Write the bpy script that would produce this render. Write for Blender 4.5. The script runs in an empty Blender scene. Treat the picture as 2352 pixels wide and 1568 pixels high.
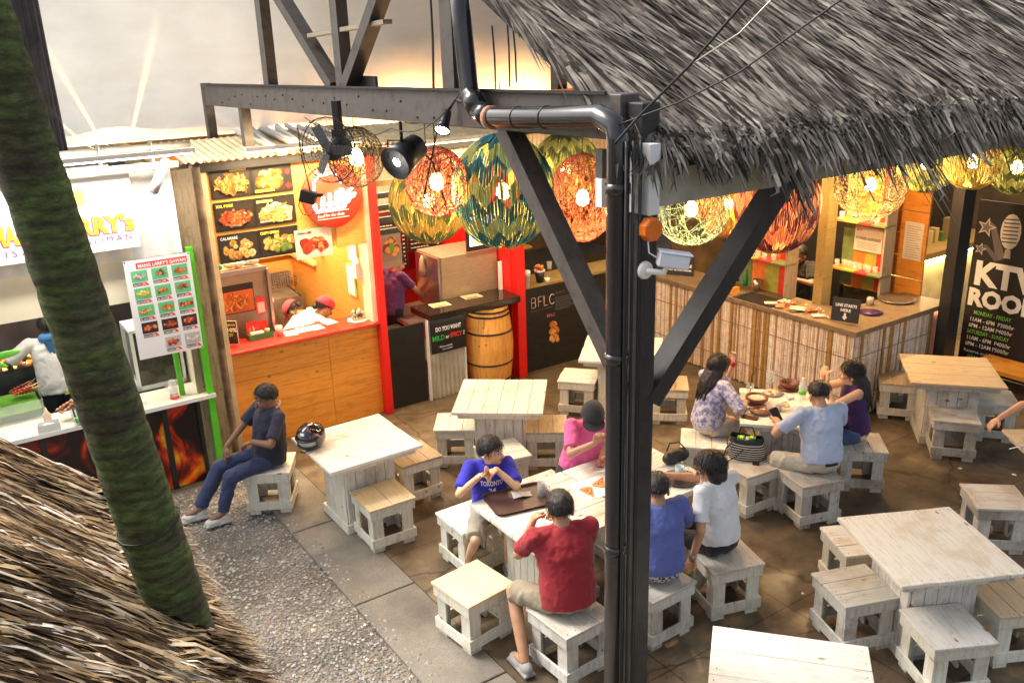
import bpy, bmesh, math, random
from mathutils import Vector, Matrix, noise
R = math.radians
random.seed(7)
SC = bpy.context.scene
COL = SC.collection

# ---------------------------------------------------------------- camera
FPX, PITCH, ROLL, CH = 2052.65, 0.329776, -0.0314138, 4.1742     # focal length in pixels of a 2352 px wide frame
fw = Vector((0, math.cos(PITCH), -math.sin(PITCH))); rt = Vector((1, 0, 0)); up = rt.cross(fw)
R2 = math.cos(ROLL)*rt + math.sin(ROLL)*up
U2 = -math.sin(ROLL)*rt + math.cos(ROLL)*up
cd = bpy.data.cameras.new('camera'); cam = bpy.data.objects.new('camera', cd); COL.objects.link(cam)
cam.matrix_world = Matrix(((R2.x, U2.x, -fw.x, 0), (R2.y, U2.y, -fw.y, 0), (R2.z, U2.z, -fw.z, CH), (0, 0, 0, 1)))
cd.sensor_width = 36; cd.lens = FPX/2352*36; cd.clip_end = 400; cd.clip_start = 0.05
SC.camera = cam
# ---------------------------------------------------------------- world, sun, exposure
SUN_EL, SUN_AZ = 48, 292      # azimuth of the sun, clockwise from +Y
SC.world = bpy.data.worlds.new('World'); SC.world.use_nodes = True
wn = SC.world.node_tree.nodes; wl = SC.world.node_tree.links
sky = wn.new('ShaderNodeTexSky'); sky.sky_type = 'NISHITA'; sky.sun_disc = False
sky.sun_elevation = R(SUN_EL); sky.sun_rotation = R(SUN_AZ); sky.dust_density = 4; sky.air_density = 1.2; sky.ozone_density = 0.6
hs = wn.new('ShaderNodeHueSaturation'); hs.inputs['Saturation'].default_value = .45; wl.new(sky.outputs[0], hs.inputs['Color']); wl.new(hs.outputs[0], wn['Background'].inputs[0]); wn['Background'].inputs[1].default_value = 0.115
sd = bpy.data.lights.new('sun', 'SUN'); sun = bpy.data.objects.new('sun', sd); COL.objects.link(sun)
sd.energy = 1.7; sd.angle = R(26); sd.color = (1, 0.94, 0.84)
sdir = Vector((math.sin(R(SUN_AZ))*math.cos(R(SUN_EL)), math.cos(R(SUN_AZ))*math.cos(R(SUN_EL)), math.sin(R(SUN_EL))))
sun.rotation_euler = sdir.to_track_quat('Z', 'Y').to_euler()
SC.view_settings.view_transform = 'Standard'; SC.view_settings.look = 'None'
SC.view_settings.exposure = 1.2; SC.view_settings.gamma = 1
SC.view_settings.use_curve_mapping = False
SC.cycles.max_bounces = 7; SC.cycles.diffuse_bounces = 3; SC.cycles.glossy_bounces = 3
SC.cycles.transmission_bounces = 5; SC.cycles.transparent_max_bounces = 8
SC.cycles.caustics_reflective = False; SC.cycles.caustics_refractive = False
SC.cycles.sample_clamp_indirect = 4

# ---------------------------------------------------------------- frames
# the stalls, the bar, the beam and both roofs share one grid: a runs along the row of stalls, b away from it
TH = R(33.7)
UA = Vector((math.cos(TH), math.sin(TH), 0)); VB = Vector((-math.sin(TH), math.cos(TH), 0)); ZZ = Vector((0, 0, 1))
def W(a, b, z=0): return UA*a + VB*b + ZZ*z
def sight(x, y):        # direction through a point of the survey photograph
    return (R2*((x-1176)/FPX) - U2*((y-784)/FPX) + fw)
def on(x, y, **k):      # that sight line met with a plane z=, a= or b=
    d = sight(x, y); o = Vector((0, 0, CH))
    (n, v), = k.items(); n = {'z': ZZ, 'a': UA, 'b': VB}[n]
    return o + d*((v - o.dot(n))/d.dot(n))
def ab(p): return (p.dot(UA), p.dot(VB), p.z)
GRID = Matrix.Rotation(TH, 4, 'Z')

# ---------------------------------------------------------------- materials
MATS = {}
def new_mat(name):
    m = bpy.data.materials.new(name); m.use_nodes = True
    nt = m.node_tree; b = nt.nodes['Principled BSDF']
    return m, nt, b
def nd(nt, t, **kw):
    n = nt.nodes.new(t)
    for k, v in kw.items():
        if hasattr(n, k): setattr(n, k, v)
        else: n.inputs[k.replace('_', ' ')].default_value = v
    return n
def ramp(nt, stops):
    r = nt.nodes.new('ShaderNodeValToRGB'); e = r.color_ramp.elements
    while len(e) > 1: e.remove(e[0])
    e[0].position = stops[0][0]; e[0].color = (*stops[0][1], 1)
    for p, c in stops[1:]:
        x = e.new(p); x.color = (*c, 1)
    return r
def coords(nt, scale=(1, 1, 1), shift=True, kind='Object'):
    tc = nt.nodes.new('ShaderNodeTexCoord'); mp = nt.nodes.new('ShaderNodeMapping')
    mp.inputs['Scale'].default_value = scale
    nt.links.new(tc.outputs[kind], mp.inputs['Vector'])
    if shift:
        oi = nt.nodes.new('ShaderNodeObjectInfo'); mu = nd(nt, 'ShaderNodeMath', operation='MULTIPLY'); mu.inputs[1].default_value = 37
        nt.links.new(oi.outputs['Random'], mu.inputs[0]); cx = nt.nodes.new('ShaderNodeCombineXYZ')
        nt.links.new(mu.outputs[0], cx.inputs[0]); nt.links.new(mu.outputs[0], cx.inputs[1])
        nt.links.new(cx.outputs[0], mp.inputs['Location'])
    return mp.outputs[0]
def noisen(nt, vec, scale, detail=4, rough=0.55):
    n = nd(nt, 'ShaderNodeTexNoise', Scale=scale, Detail=detail, Roughness=rough); nt.links.new(vec, n.inputs['Vector']); return n
def bumpn(nt, b, height, strength=0.3, dist=0.01):
    bp = nd(nt, 'ShaderNodeBump', Strength=strength, Distance=dist); nt.links.new(height, bp.inputs['Height']); nt.links.new(bp.outputs[0], b.inputs['Normal'])
def mixc(nt, fac, c1, c2, mode='MIX'):
    m = nt.nodes.new('ShaderNodeMix'); m.data_type = 'RGBA'; m.blend_type = mode
    for i, v in ((0, fac), (6, c1), (7, c2)):
        if isinstance(v, (int, float)): m.inputs[i].default_value = v
        elif isinstance(v, tuple): m.inputs[i].default_value = (*v, 1)
        else: nt.links.new(v, m.inputs[i])
    return m.outputs[2]
def mat(name, c, rough=0.6, metal=0, var=0.15, vs=6, bump=0.0, bs=60, scale=(1, 1, 1), coat=0, sheen=0, trans=0):
    if name in MATS: return MATS[name]
    m, nt, b = new_mat(name); v = coords(nt, scale)
    n = noisen(nt, v, vs)
    lo = tuple(max(0, x*(1-var*1.4)) for x in c); hi = tuple(min(1, x*(1+var)) for x in c)
    r = ramp(nt, [(0.3, lo), (0.7, hi)]); nt.links.new(n.outputs[0], r.inputs[0]); nt.links.new(r.outputs[0], b.inputs['Base Color'])
    b.inputs['Roughness'].default_value = rough; b.inputs['Metallic'].default_value = metal
    b.inputs['Coat Weight'].default_value = coat; b.inputs['Sheen Weight'].default_value = sheen; b.inputs['Transmission Weight'].default_value = trans
    if bump:
        n2 = noisen(nt, v, bs, 3); bumpn(nt, b, n2.outputs[0], bump, 0.01)
    MATS[name] = m; return m
def mat_vc(name, rough=0.6, var=0.1, metal=0, bump=0.0, bs=60, vs=8, coat=0, emit=0):
    if name in MATS: return MATS[name]
    m, nt, b = new_mat(name); v = coords(nt)
    at = nd(nt, 'ShaderNodeAttribute', attribute_name='Col'); n = noisen(nt, v, vs, 5)
    mr = nd(nt, 'ShaderNodeMapRange'); mr.inputs[3].default_value = 1-var*1.5; mr.inputs[4].default_value = 1+var
    nt.links.new(n.outputs[0], mr.inputs[0]); c = mixc(nt, 1.0, at.outputs['Color'], mr.outputs[0], 'MULTIPLY')
    nt.links.new(c, b.inputs['Base Color']); b.inputs['Roughness'].default_value = rough; b.inputs['Metallic'].default_value = metal; b.inputs['Coat Weight'].default_value = coat
    if emit: nt.links.new(c, b.inputs['Emission Color']); b.inputs['Emission Strength'].default_value = emit
    if bump: bumpn(nt, b, noisen(nt, v, bs, 3).outputs[0], bump)
    MATS[name] = m; return m
def mat_emit(name, c, s):
    if name in MATS: return MATS[name]
    m, nt, b = new_mat(name); b.inputs['Base Color'].default_value = (*c, 1); b.inputs['Emission Color'].default_value = (*c, 1); b.inputs['Emission Strength'].default_value = s
    MATS[name] = m; return m
def mat_wood(name, base, dark, under=None, grain=(1, 14, 14), rough=0.6, patch=0.5, knots=True, stain=0.5, bump=0.25):
    """boards: fine grain along local x, blotches of the colour underneath, knots"""
    if name in MATS: return MATS[name]
    m, nt, b = new_mat(name); v = coords(nt, grain); v0 = coords(nt)
    g = noisen(nt, v, 4.5, 6, 0.65); p = noisen(nt, v0, 3.2, 4, 0.6); s = noisen(nt, v0, 11, 5, 0.7)
    rg = ramp(nt, [(0.25, dark), (0.5, base), (0.8, tuple(min(1, x*1.12) for x in base))]); nt.links.new(g.outputs[0], rg.inputs[0]); c = rg.outputs[0]
    if under:
        rp = ramp(nt, [(patch-0.06, (0, 0, 0)), (patch+0.14, (0.75, 0.75, 0.75))]); nt.links.new(p.outputs[0], rp.inputs[0]); c = mixc(nt, rp.outputs[0], c, under)
    rs = ramp(nt, [(0.25, (1-stain*.7,)*3), (0.45, (1, 1, 1))]); nt.links.new(s.outputs[0], rs.inputs[0]); c = mixc(nt, 1.0, c, rs.outputs[0], 'MULTIPLY')
    if knots:
        vo = nd(nt, 'ShaderNodeTexVoronoi', Scale=5.5); nt.links.new(coords(nt, (0.6, 1.3, 1.3)), vo.inputs['Vector'])
        rk = ramp(nt, [(0.05, (0.45, 0.28, 0.16)), (0.11, (1, 1, 1))]); nt.links.new(vo.outputs['Distance'], rk.inputs[0]); c = mixc(nt, 1.0, c, rk.outputs[0], 'MULTIPLY')
    oi = nt.nodes.new('ShaderNodeObjectInfo'); ro = ramp(nt, [(0, (.8, .78, .74)), (.5, (.97, .95, .93)), (1, (1.06, 1.06, 1.05))]); nt.links.new(oi.outputs['Random'], ro.inputs[0]); c = mixc(nt, 1.0, c, ro.outputs[0], 'MULTIPLY')
    nt.links.new(c, b.inputs['Base Color']); b.inputs['Roughness'].default_value = rough
    if bump: bumpn(nt, b, g.outputs[0], bump, 0.004)
    MATS[name] = m; return m
def mat_thatch(name, stops, rough=0.75):
    if name in MATS: return MATS[name]
    m, nt, b = new_mat(name); ge = nt.nodes.new('ShaderNodeNewGeometry')
    r = ramp(nt, stops); nt.links.new(ge.outputs['Random Per Island'], r.inputs[0])
    n = noisen(nt, coords(nt, shift=False), 5, 5); rr = ramp(nt, [(0.32, (0.35, 0.33, 0.32)), (0.62, (1.15, 1.12, 1.1))]); nt.links.new(n.outputs[0], rr.inputs[0])
    c = mixc(nt, 1.0, r.outputs[0], rr.outputs[0], 'MULTIPLY'); nt.links.new(c, b.inputs['Base Color']); b.inputs['Roughness'].default_value = .9; b.inputs['Specular IOR Level'].default_value = .12
    MATS[name] = m; return m
def mat_glass(name, c=(0.9, 0.95, 0.95), rough=0.05, alpha=0.25):
    if name in MATS: return MATS[name]
    m, nt, b = new_mat(name); b.inputs['Base Color'].default_value = (*c, 1); b.inputs['Roughness'].default_value = rough
    b.inputs['Alpha'].default_value = alpha; b.inputs['Coat Weight'].default_value = 0.5
    MATS[name] = m; return m

# ---------------------------------------------------------------- mesh builder
class MB:
    def __init__(s, M=None, color=(0.8, 0.8, 0.8)):
        s.v = []; s.f = []; s.c = []; s.M = M or Matrix.Identity(4); s.color = color; s.sm = []
    def add(s, vs, fs, smooth=False):
        o = len(s.v); s.v += [s.M @ Vector(p) for p in vs]
        for f in fs: s.f.append([i+o for i in f]); s.c.append(s.color); s.sm.append(smooth)
    def box(s, x0, x1, y0, y1, z0, z1):
        s.add([(x0, y0, z0), (x1, y0, z0), (x1, y1, z0), (x0, y1, z0), (x0, y0, z1), (x1, y0, z1), (x1, y1, z1), (x0, y1, z1)],
              [(0, 3, 2, 1), (4, 5, 6, 7), (0, 1, 5, 4), (1, 2, 6, 5), (2, 3, 7, 6), (3, 0, 4, 7)]); return s
    def obox(s, c, size, rot=None):
        rot = rot or Matrix.Identity(3); c = Vector(c); h = [x/2 for x in size]
        vs = [c + rot @ Vector((sx*h[0], sy*h[1], sz*h[2])) for sz in (-1, 1) for sx, sy in ((-1, -1), (1, -1), (1, 1), (-1, 1))]
        s.add(vs, [(0, 3, 2, 1), (4, 5, 6, 7), (0, 1, 5, 4), (1, 2, 6, 5), (2, 3, 7, 6), (3, 0, 4, 7)]); return s
    def beam(s, p, q, w, h, upv=(0, 0, 1)):
        p, q = Vector(p), Vector(q); d = (q-p).normalized(); x = d.cross(Vector(upv))
        if x.length < 1e-3: x = d.cross(Vector((1, 0, 0)))
        x.normalize(); y = x.cross(d)
        rot = Matrix((x, d, y)).transposed(); s.obox((p+q)/2, (w, (q-p).length, h), rot); return s
    def tube(s, pts, r, n=8, cap=True, smooth=True):
        pts = [Vector(p) for p in pts]; N = len(pts); rs = r if isinstance(r, (list, tuple)) else [r]*N
        vs = []; x = None
        for i, p in enumerate(pts):
            d = (pts[min(i+1, N-1)] - pts[max(i-1, 0)]).normalized()
            if x is None: x = d.orthogonal().normalized()
            x = (x - d*x.dot(d)).normalized(); y = d.cross(x)
            for k in range(n):
                a = 2*math.pi*k/n; vs.append(p + (x*math.cos(a)+y*math.sin(a))*rs[i])
        fs = [(i*n+k, i*n+(k+1) % n, (i+1)*n+(k+1) % n, (i+1)*n+k) for i in range(N-1) for k in range(n)]
        if cap: fs += [tuple(range(n-1, -1, -1)), tuple((N-1)*n+k for k in range(n))]
        s.add(vs, fs, smooth); return s
    def lathe(s, prof, n=20, c=(0, 0, 0), rot=None, smooth=True):
        c = Vector(c); rot = rot or Matrix.Identity(3); vs = []
        for r, z in prof:
            for k in range(n): a = 2*math.pi*k/n; vs.append(c + rot @ Vector((r*math.cos(a), r*math.sin(a), z)))
        fs = [(i*n+k, i*n+(k+1) % n, (i+1)*n+(k+1) % n, (i+1)*n+k) for i in range(len(prof)-1) for k in range(n)]
        if prof[0][0] > 1e-4: fs.append(tuple(range(n-1, -1, -1)))
        if prof[-1][0] > 1e-4: fs.append(tuple((len(prof)-1)*n+k for k in range(n)))
        s.add(vs, fs, smooth); return s
    def ball(s, c, rad, rot=None, nu=16, nv=10, smooth=True):
        if isinstance(rad, (int, float)): rad = (rad,)*3
        c = Vector(c); rot = rot or Matrix.Identity(3); vs = [c + rot @ Vector((0, 0, -rad[2]))]
        for j in range(1, nv):
            t = -math.pi/2 + math.pi*j/nv
            for k in range(nu):
                a = 2*math.pi*k/nu; vs.append(c + rot @ Vector((rad[0]*math.cos(t)*math.cos(a), rad[1]*math.cos(t)*math.sin(a), rad[2]*math.sin(t))))
        vs.append(c + rot @ Vector((0, 0, rad[2]))); L = len(vs)-1
        fs = [(0, 1+(k+1) % nu, 1+k) for k in range(nu)]
        fs += [(1+j*nu+k, 1+j*nu+(k+1) % nu, 1+(j+1)*nu+(k+1) % nu, 1+(j+1)*nu+k) for j in range(nv-2) for k in range(nu)]
        fs += [(L, 1+(nv-2)*nu+k, 1+(nv-2)*nu+(k+1) % nu) for k in range(nu)]
        s.add(vs, fs, smooth); return s
    def cap(s, p, q, r0, r1, n=14):      # tapered capsule
        p, q = Vector(p), Vector(q); d = q-p; L = d.length
        if L < 1e-5: return s.ball(p, r0)
        rot = d.to_track_quat('Z', 'Y').to_matrix(); prof = []
        for i in range(6): t = -math.pi/2 + math.pi/2*i/5; prof.append((max(r0*math.cos(t), 0 if i == 0 else 1e-3), r0*math.sin(t)))
        for i in range(6): t = math.pi/2*i/5; prof.append((max(r1*math.cos(t), 0 if i == 5 else 1e-3), L + r1*math.sin(t)))
        prof[0] = (2e-4, prof[0][1]); prof[-1] = (2e-4, prof[-1][1])
        return s.lathe(prof, n, p, rot)
    def cyl(s, p, q, r0, r1=None, n=14, smooth=True):
        p, q = Vector(p), Vector(q); r1 = r0 if r1 is None else r1
        return s.lathe([(r0, 0), (r1, (q-p).length)], n, p, (q-p).to_track_quat('Z', 'Y').to_matrix(), smooth)
    def poly(s, pts, z0=0, z1=0.01, F=None):   # outline in a plane with thickness; F maps (x,y,z)
        F = F or Matrix.Identity(4); n = len(pts)
        vs = [F @ Vector((x, y, z0)) for x, y in pts] + [F @ Vector((x, y, z1)) for x, y in pts]
        s.add(vs, [tuple(range(n-1, -1, -1)), tuple(range(n, 2*n))] + [(i, (i+1) % n, n+(i+1) % n, n+i) for i in range(n)]); return s
    def face(s, pts, F=None):
        F = F or Matrix.Identity(4); s.add([F @ Vector(p if len(p) == 3 else (*p, 0)) for p in pts], [tuple(range(len(pts)))]); return s
    def build(s, name, m, parent=None, smooth=None, loc=None):
        me = bpy.data.meshes.new(name); me.from_pydata([tuple(p) for p in s.v], [], s.f); me.materials.append(m)
        ca = me.color_attributes.new('Col', 'FLOAT_COLOR', 'CORNER')
        buf = []
        for poly, c in zip(me.polygons, s.c): buf += [c[0], c[1], c[2], 1]*poly.loop_total
        ca.data.foreach_set('color', buf)
        me.polygons.foreach_set('use_smooth', s.sm if smooth is None else [smooth]*len(s.f)); me.update()
        o = bpy.data.objects.new(name, me); COL.objects.link(o)
        if parent: o.parent = parent
        if loc: o.location = loc
        return o
def tag(o, label=None, cat=None, group=None, kind=None):
    if label: o['label'] = label
    if cat: o['category'] = cat
    if group: o['group'] = group
    if kind: o['kind'] = kind
    return o
def thing(name, label, cat, loc=(0, 0, 0), rz=0, group=None):
    o = bpy.data.objects.new(name, None); COL.objects.link(o); o.location = loc; o.rotation_euler = (0, 0, rz); o.empty_display_size = 0.1
    return tag(o, label, cat, group)
def gthing(name, label, cat, a, b, z=0, group=None): return thing(name, label, cat, W(a, b, z), TH, group)
def dup(root, loc, rz=None, label=None, name=None):
    r = root.copy(); COL.objects.link(r); r.location = loc
    if rz is not None: r.rotation_euler = (0, 0, rz)
    if label: r['label'] = label
    for ch in list(root.children):
        c = ch.copy(); COL.objects.link(c); c.parent = r
        for g in list(ch.children): e = g.copy(); COL.objects.link(e); e.parent = c
    return r
def bevel(o, w, seg=1):
    bm = bmesh.new(); bm.from_mesh(o.data); bmesh.ops.bevel(bm, geom=list(bm.edges), offset=w, segments=seg, affect='EDGES', clamp_overlap=True); bm.to_mesh(o.data); bm.free(); return o
def frame(o, x, y):          # matrix: local x, y directions and origin; z = x cross y
    x = Vector(x).normalized(); y = Vector(y); y = (y - x*y.dot(x)).normalized(); z = x.cross(y)
    return Matrix(((x.x, y.x, z.x, o[0]), (x.y, y.y, z.y, o[1]), (x.z, y.z, z.z, o[2]), (0, 0, 0, 1)))
def text(body, F, size, m, parent, bold=0.0, align='LEFT', ext=0.0012, space=1.0, name='lettering', sx=1.0, shear=0, wid=None):
    cu = bpy.data.curves.new(name, 'FONT'); cu.body = body; cu.size = size; cu.offset = bold*size; cu.extrude = ext; cu.align_x = align
    cu.space_character = space; cu.shear = shear; cu.resolution_u = 2; cu.space_line = 1.0
    to = bpy.data.objects.new(name, cu); me = bpy.data.meshes.new_from_object(to); bpy.data.objects.remove(to)
    if wid:
        xs = [v.co.x for v in me.vertices]; k = wid/max(1e-6, max(xs)-min(xs)); sx = k
    me.transform(F @ Matrix.Diagonal((sx, 1, 1, 1))); me.materials.clear(); me.materials.append(m); me.name = name
    o = bpy.data.objects.new(name, me); COL.objects.link(o); o.parent = parent; return o
XZ = lambda x, y, z: frame((x, y, z), (1, 0, 0), (0, 0, 1))          # writes on a face that looks toward local -y
YZ = lambda x, y, z: frame((x, y, z), (0, -1, 0), (0, 0, 1))         # writes on a face that looks toward local -x
XY = lambda x, y, z, r=0: Matrix.Translation((x, y, z)) @ Matrix.Rotation(r, 4, 'Z')
def remesh(mb, name, m, parent, vox=0.008, smooth=3, disp=0.0, dscale=0.08, colors=False):
    me = bpy.data.meshes.new(name); me.from_pydata([tuple(p) for p in mb.v], [], mb.f)
    o = bpy.data.objects.new(name, me); COL.objects.link(o)
    md = o.modifiers.new('r', 'REMESH'); md.mode = 'VOXEL'; md.voxel_size = vox; md.use_smooth_shade = True
    if smooth: sm = o.modifiers.new('s', 'SMOOTH'); sm.factor = 0.5; sm.iterations = smooth
    if disp:
        tx = bpy.data.textures.new(name, 'MARBLE' if name in ('shirt', 'trousers') else 'CLOUDS'); tx.noise_scale = dscale; tx.noise_depth = 2
        if tx.type == 'MARBLE': tx.turbulence = 4.5; tx.marble_type = 'SOFT'
        dm = o.modifiers.new('d', 'DISPLACE'); dm.texture = tx; dm.strength = disp; dm.mid_level = 0.5
    dg = bpy.context.evaluated_depsgraph_get(); me2 = bpy.data.meshes.new_from_object(o.evaluated_get(dg)); me2.name = name
    bpy.data.objects.remove(o); me2.materials.clear(); me2.materials.append(m)
    me2.polygons.foreach_set('use_smooth', [True]*len(me2.polygons))
    o = bpy.data.objects.new(name, me2); COL.objects.link(o); o.parent = parent; return o
def blob(cx, cy, r, n=9, irr=0.3, sx=1, sy=1, rnd=random):
    return [(cx + sx*r*(1+rnd.uniform(-irr, irr))*math.cos(2*math.pi*i/n), cy + sy*r*(1+rnd.uniform(-irr, irr))*math.sin(2*math.pi*i/n)) for i in range(n)]
FOOD = dict(fried=[(.6, .2, .03), (.5, .14, .02), (.72, .32, .07), (.3, .07, .01), (.78, .42, .14)], pork=[(.45, .06, .02), (.6, .1, .02), (.3, .03, .01), (.7, .25, .08)],
            pale=[(.72, .42, .14), (.6, .3, .07), (.8, .56, .26), (.4, .16, .03)], greens=[(.2, .26, .05), (.6, .38, .1), (.7, .45, .14), (.12, .2, .03), (.6, .2, .05)],
            red=[(.65, .05, .02), (.8, .15, .05), (.4, .02, .01), (.8, .3, .1)], grill=[(.3, .1, .05), (.45, .18, .08), (.15, .05, .03), (.6, .3, .15)],
            yellow=[(.75, .6, .1), (.6, .5, .05), (.85, .7, .25)], grey=[(.45, .42, .4), (.6, .55, .5), (.3, .27, .27)], white=[(.8, .78, .7), (.7, .68, .6)])
def picture(parent, F, w, h, bg, food, n=40, seed=1, r=None, ring=False, name='picture', spread=(0.36, 0.34), cy=0.5, style=''):
    """a printed picture: a flat sheet with a heap of flat irregular shapes"""
    rn = random.Random(seed); mb = MB(F); mb.color = bg; mb.face([(0, 0, 0), (w, 0, 0), (w, h, 0), (0, h, 0)])
    r = r or min(w, h)*0.09; z = 0.0004; pts = []
    for i in range(n):
        a = rn.uniform(0, 6.28); q = rn.random()**0.6
        pts.append((w/2 + math.cos(a)*q*w*spread[0], h*cy + math.sin(a)*q*h*spread[1]))
    pts.sort(key=lambda p: -p[1])
    if style == 'slab':      # one slab of ribs on its paper, speckled
        mb.color = (.78, .7, .55); mb.face([(px, py, z) for px, py in blob(w/2, h*.4, h*.42, 9, .1, sx=w/h*.95, sy=.75, rnd=rn)]); z += .0003
        mb.color = (.3, .03, .015); mb.face([(px, py, z) for px, py in blob(w/2, h*.45, h*.36, 14, .08, sx=w/h*.9, sy=.72, rnd=rn)]); z += .0003
    if style == 'paper': mb.color = (.75, .68, .55); mb.face([(w*.06, h*.1, z), (w*.9, h*.05, z), (w*.96, h*.62, z), (w*.5, h*.92, z), (w*.1, h*.6, z)]); z += .0003
    for x, y in pts:
        if style in ('strips', 'paper'):
            L = r*rn.uniform(1.4, 3.4); A = rn.gauss(1.2 if style == 'strips' else .9, .8); k = rn.uniform(-1.2, 1.2); q = rn.choice(FOOD[food])
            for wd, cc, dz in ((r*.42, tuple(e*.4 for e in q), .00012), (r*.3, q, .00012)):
                z += dz; mb.color = cc; cl = []
                for j in range(6): t = j/5-.5; a2 = A+k*t; cl.append((min(max(x+math.cos(a2)*L*t, wd), w-wd), min(max(y+math.sin(a2)*L*t, wd), h-wd), a2, wd*(1-abs(t)*1.1)))
                mb.face([(X-math.sin(a2)*W2, Y+math.cos(a2)*W2, z) for X, Y, a2, W2 in cl][::-1]+[(X+math.sin(a2)*W2, Y-math.cos(a2)*W2, z) for X, Y, a2, W2 in cl])
            continue
        if style == 'slab' and ((x-w/2)/w*2.2)**2+((y-h*.45)/h*3)**2 > 1: continue
        rr = r*rn.uniform(.6, 1.35); x = min(max(x, rr*1.35), w-rr*1.35); y = min(max(y, rr*1.35), h-rr*1.35)
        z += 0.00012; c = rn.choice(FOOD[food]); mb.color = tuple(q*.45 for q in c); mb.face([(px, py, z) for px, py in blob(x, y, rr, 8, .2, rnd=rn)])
        z += 0.00012; mb.color = c; mb.face([(px, py+rr*.12, z) for px, py in blob(x, y, rr*.82, 8, .25, rnd=rn)])
        if ring: z += 0.00012; mb.color = tuple(q*.5 for q in c); mb.face([(px, py, z) for px, py in blob(x, y, rr*.4, 7, .2, rnd=rn)])
    return mb.build(name, mat_vc('printed_picture', 0.45, 0.12, vs=60), parent)
# ================================================================ common materials
M_white = mat('white_paint', (.78, .78, .75), .5, var=.06)
M_black = mat('black_plastic', (.015, .015, .016), .4, var=.2)
M_darkm = mat('dark_metal', (.03, .03, .035), .35, .5, var=.3)
M_steel = mat('brushed_steel', (.5, .46, .4), .32, .9, var=.12, scale=(1, 1, 12), vs=12)
M_red = mat('red_paint', (.72, .012, .008), .45, var=.12, vs=3, bump=.1)
M_redtop = mat('red_laminate', (.75, .03, .02), .3, var=.08)
M_green = mat('green_paint', (.1, .55, .02), .4, var=.08)
M_paper = mat('paper', (.82, .8, .76), .7, var=.04)
M_screen = mat_vc('printed_sheet', .35, .05)
M_vc = mat_vc('coloured', .5, .12)
M_beam = mat_wood('painted_timber', (.085, .072, .066), (.03, .026, .025), grain=(2, 2, 2), rough=.55, knots=False, stain=.6, bump=.4)
M_post = mat('post_paint', (.02, .018, .018), .6, var=.35, vs=9, bump=.25, bs=40)
M_pine = mat_wood('varnished_pine', (.72, .3, .045), (.5, .17, .02), grain=(1, 1, 10), rough=.4, stain=.35, bump=.15)
M_ply = mat_wood('plywood', (.74, .36, .08), (.6, .25, .05), grain=(1, 1, 9), rough=.5, stain=.25, knots=False, bump=.1)
M_letw = mat('white_letters', (.85, .85, .82), .5, var=0)
M_lety = mat('yellow_letters', (.85, .78, .1), .5, var=0)
M_letg = mat('green_letters', (.25, .62, .08), .5, var=0)
M_letr = mat('red_letters', (.8, .05, .04), .5, var=0)
M_letk = mat('dark_letters', (.03, .025, .03), .5, var=0)
M_conc = mat('cement', (.46, .4, .32), .75, var=.25, vs=7, bump=.5, bs=25)
M_corr = mat('galvanised', (.62, .6, .52), .4, .35, var=.2, vs=3)
M_corrw = mat('white_sheet_metal', (.8, .79, .75), .4, var=.08)
M_cord = mat('black_cord', (.012, .012, .012), .5, var=0)

# ================================================================ ground
def ground_mat():
    m, nt, b = new_mat('wet_concrete'); v = coords(nt, shift=False)
    n1 = noisen(nt, v, .9, 6, .6); n2 = noisen(nt, v, 5, 6, .7); n3 = noisen(nt, v, 60, 3)
    r1 = ramp(nt, [(.3, (.075, .056, .035)), (.5, (.135, .1, .062)), (.68, (.24, .185, .12))]); nt.links.new(n1.outputs[0], r1.inputs[0])
    r2 = ramp(nt, [(.3, (.55, .52, .48)), (.7, (1.3, 1.25, 1.2))]); nt.links.new(n2.outputs[0], r2.inputs[0])
    c = mixc(nt, 1, r1.outputs[0], r2.outputs[0], 'MULTIPLY')
    br = nd(nt, 'ShaderNodeTexBrick'); br.offset = 0; br.inputs['Scale'].default_value = 1; br.inputs['Brick Width'].default_value = 1.22; br.inputs['Row Height'].default_value = 1.22
    br.inputs['Mortar Size'].default_value = .006; br.inputs['Color1'].default_value = (1, 1, 1, 1); br.inputs['Color2'].default_value = (.93, .92, .9, 1); br.inputs['Mortar'].default_value = (.4, .38, .35, 1)
    nt.links.new(v, br.inputs['Vector']); c = mixc(nt, 1, c, br.outputs[0], 'MULTIPLY')
    vc = nd(nt, 'ShaderNodeTexVoronoi', Scale=.55, feature='DISTANCE_TO_EDGE'); wv = noisen(nt, v, 4, 4); nt.links.new(mixc(nt, .12, v, wv.outputs['Color']), vc.inputs['Vector']); rc = ramp(nt, [(.0, (.35, .33, .3)), (.006, (1, 1, 1))]); nt.links.new(vc.outputs['Distance'], rc.inputs[0]); c = mixc(nt, 1, c, rc.outputs[0], 'MULTIPLY')
    n5 = noisen(nt, v, 14, 3, .6); r5 = ramp(nt, [(.68, (1, 1, 1)), (.74, (.5, .48, .45))]); nt.links.new(n5.outputs[0], r5.inputs[0]); c = mixc(nt, 1, c, r5.outputs[0], 'MULTIPLY'); nt.links.new(c, b.inputs['Base Color'])
    rr = ramp(nt, [(.38, (.3,)*3), (.6, (.6,)*3)]); n4 = noisen(nt, v, 1.7, 5, .65); nt.links.new(n4.outputs[0], rr.inputs[0]); nt.links.new(rr.outputs[0], b.inputs['Roughness'])
    b.inputs['Specular IOR Level'].default_value = .4
    bumpn(nt, b, n2.outputs[0], .25, .006); return m
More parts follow.
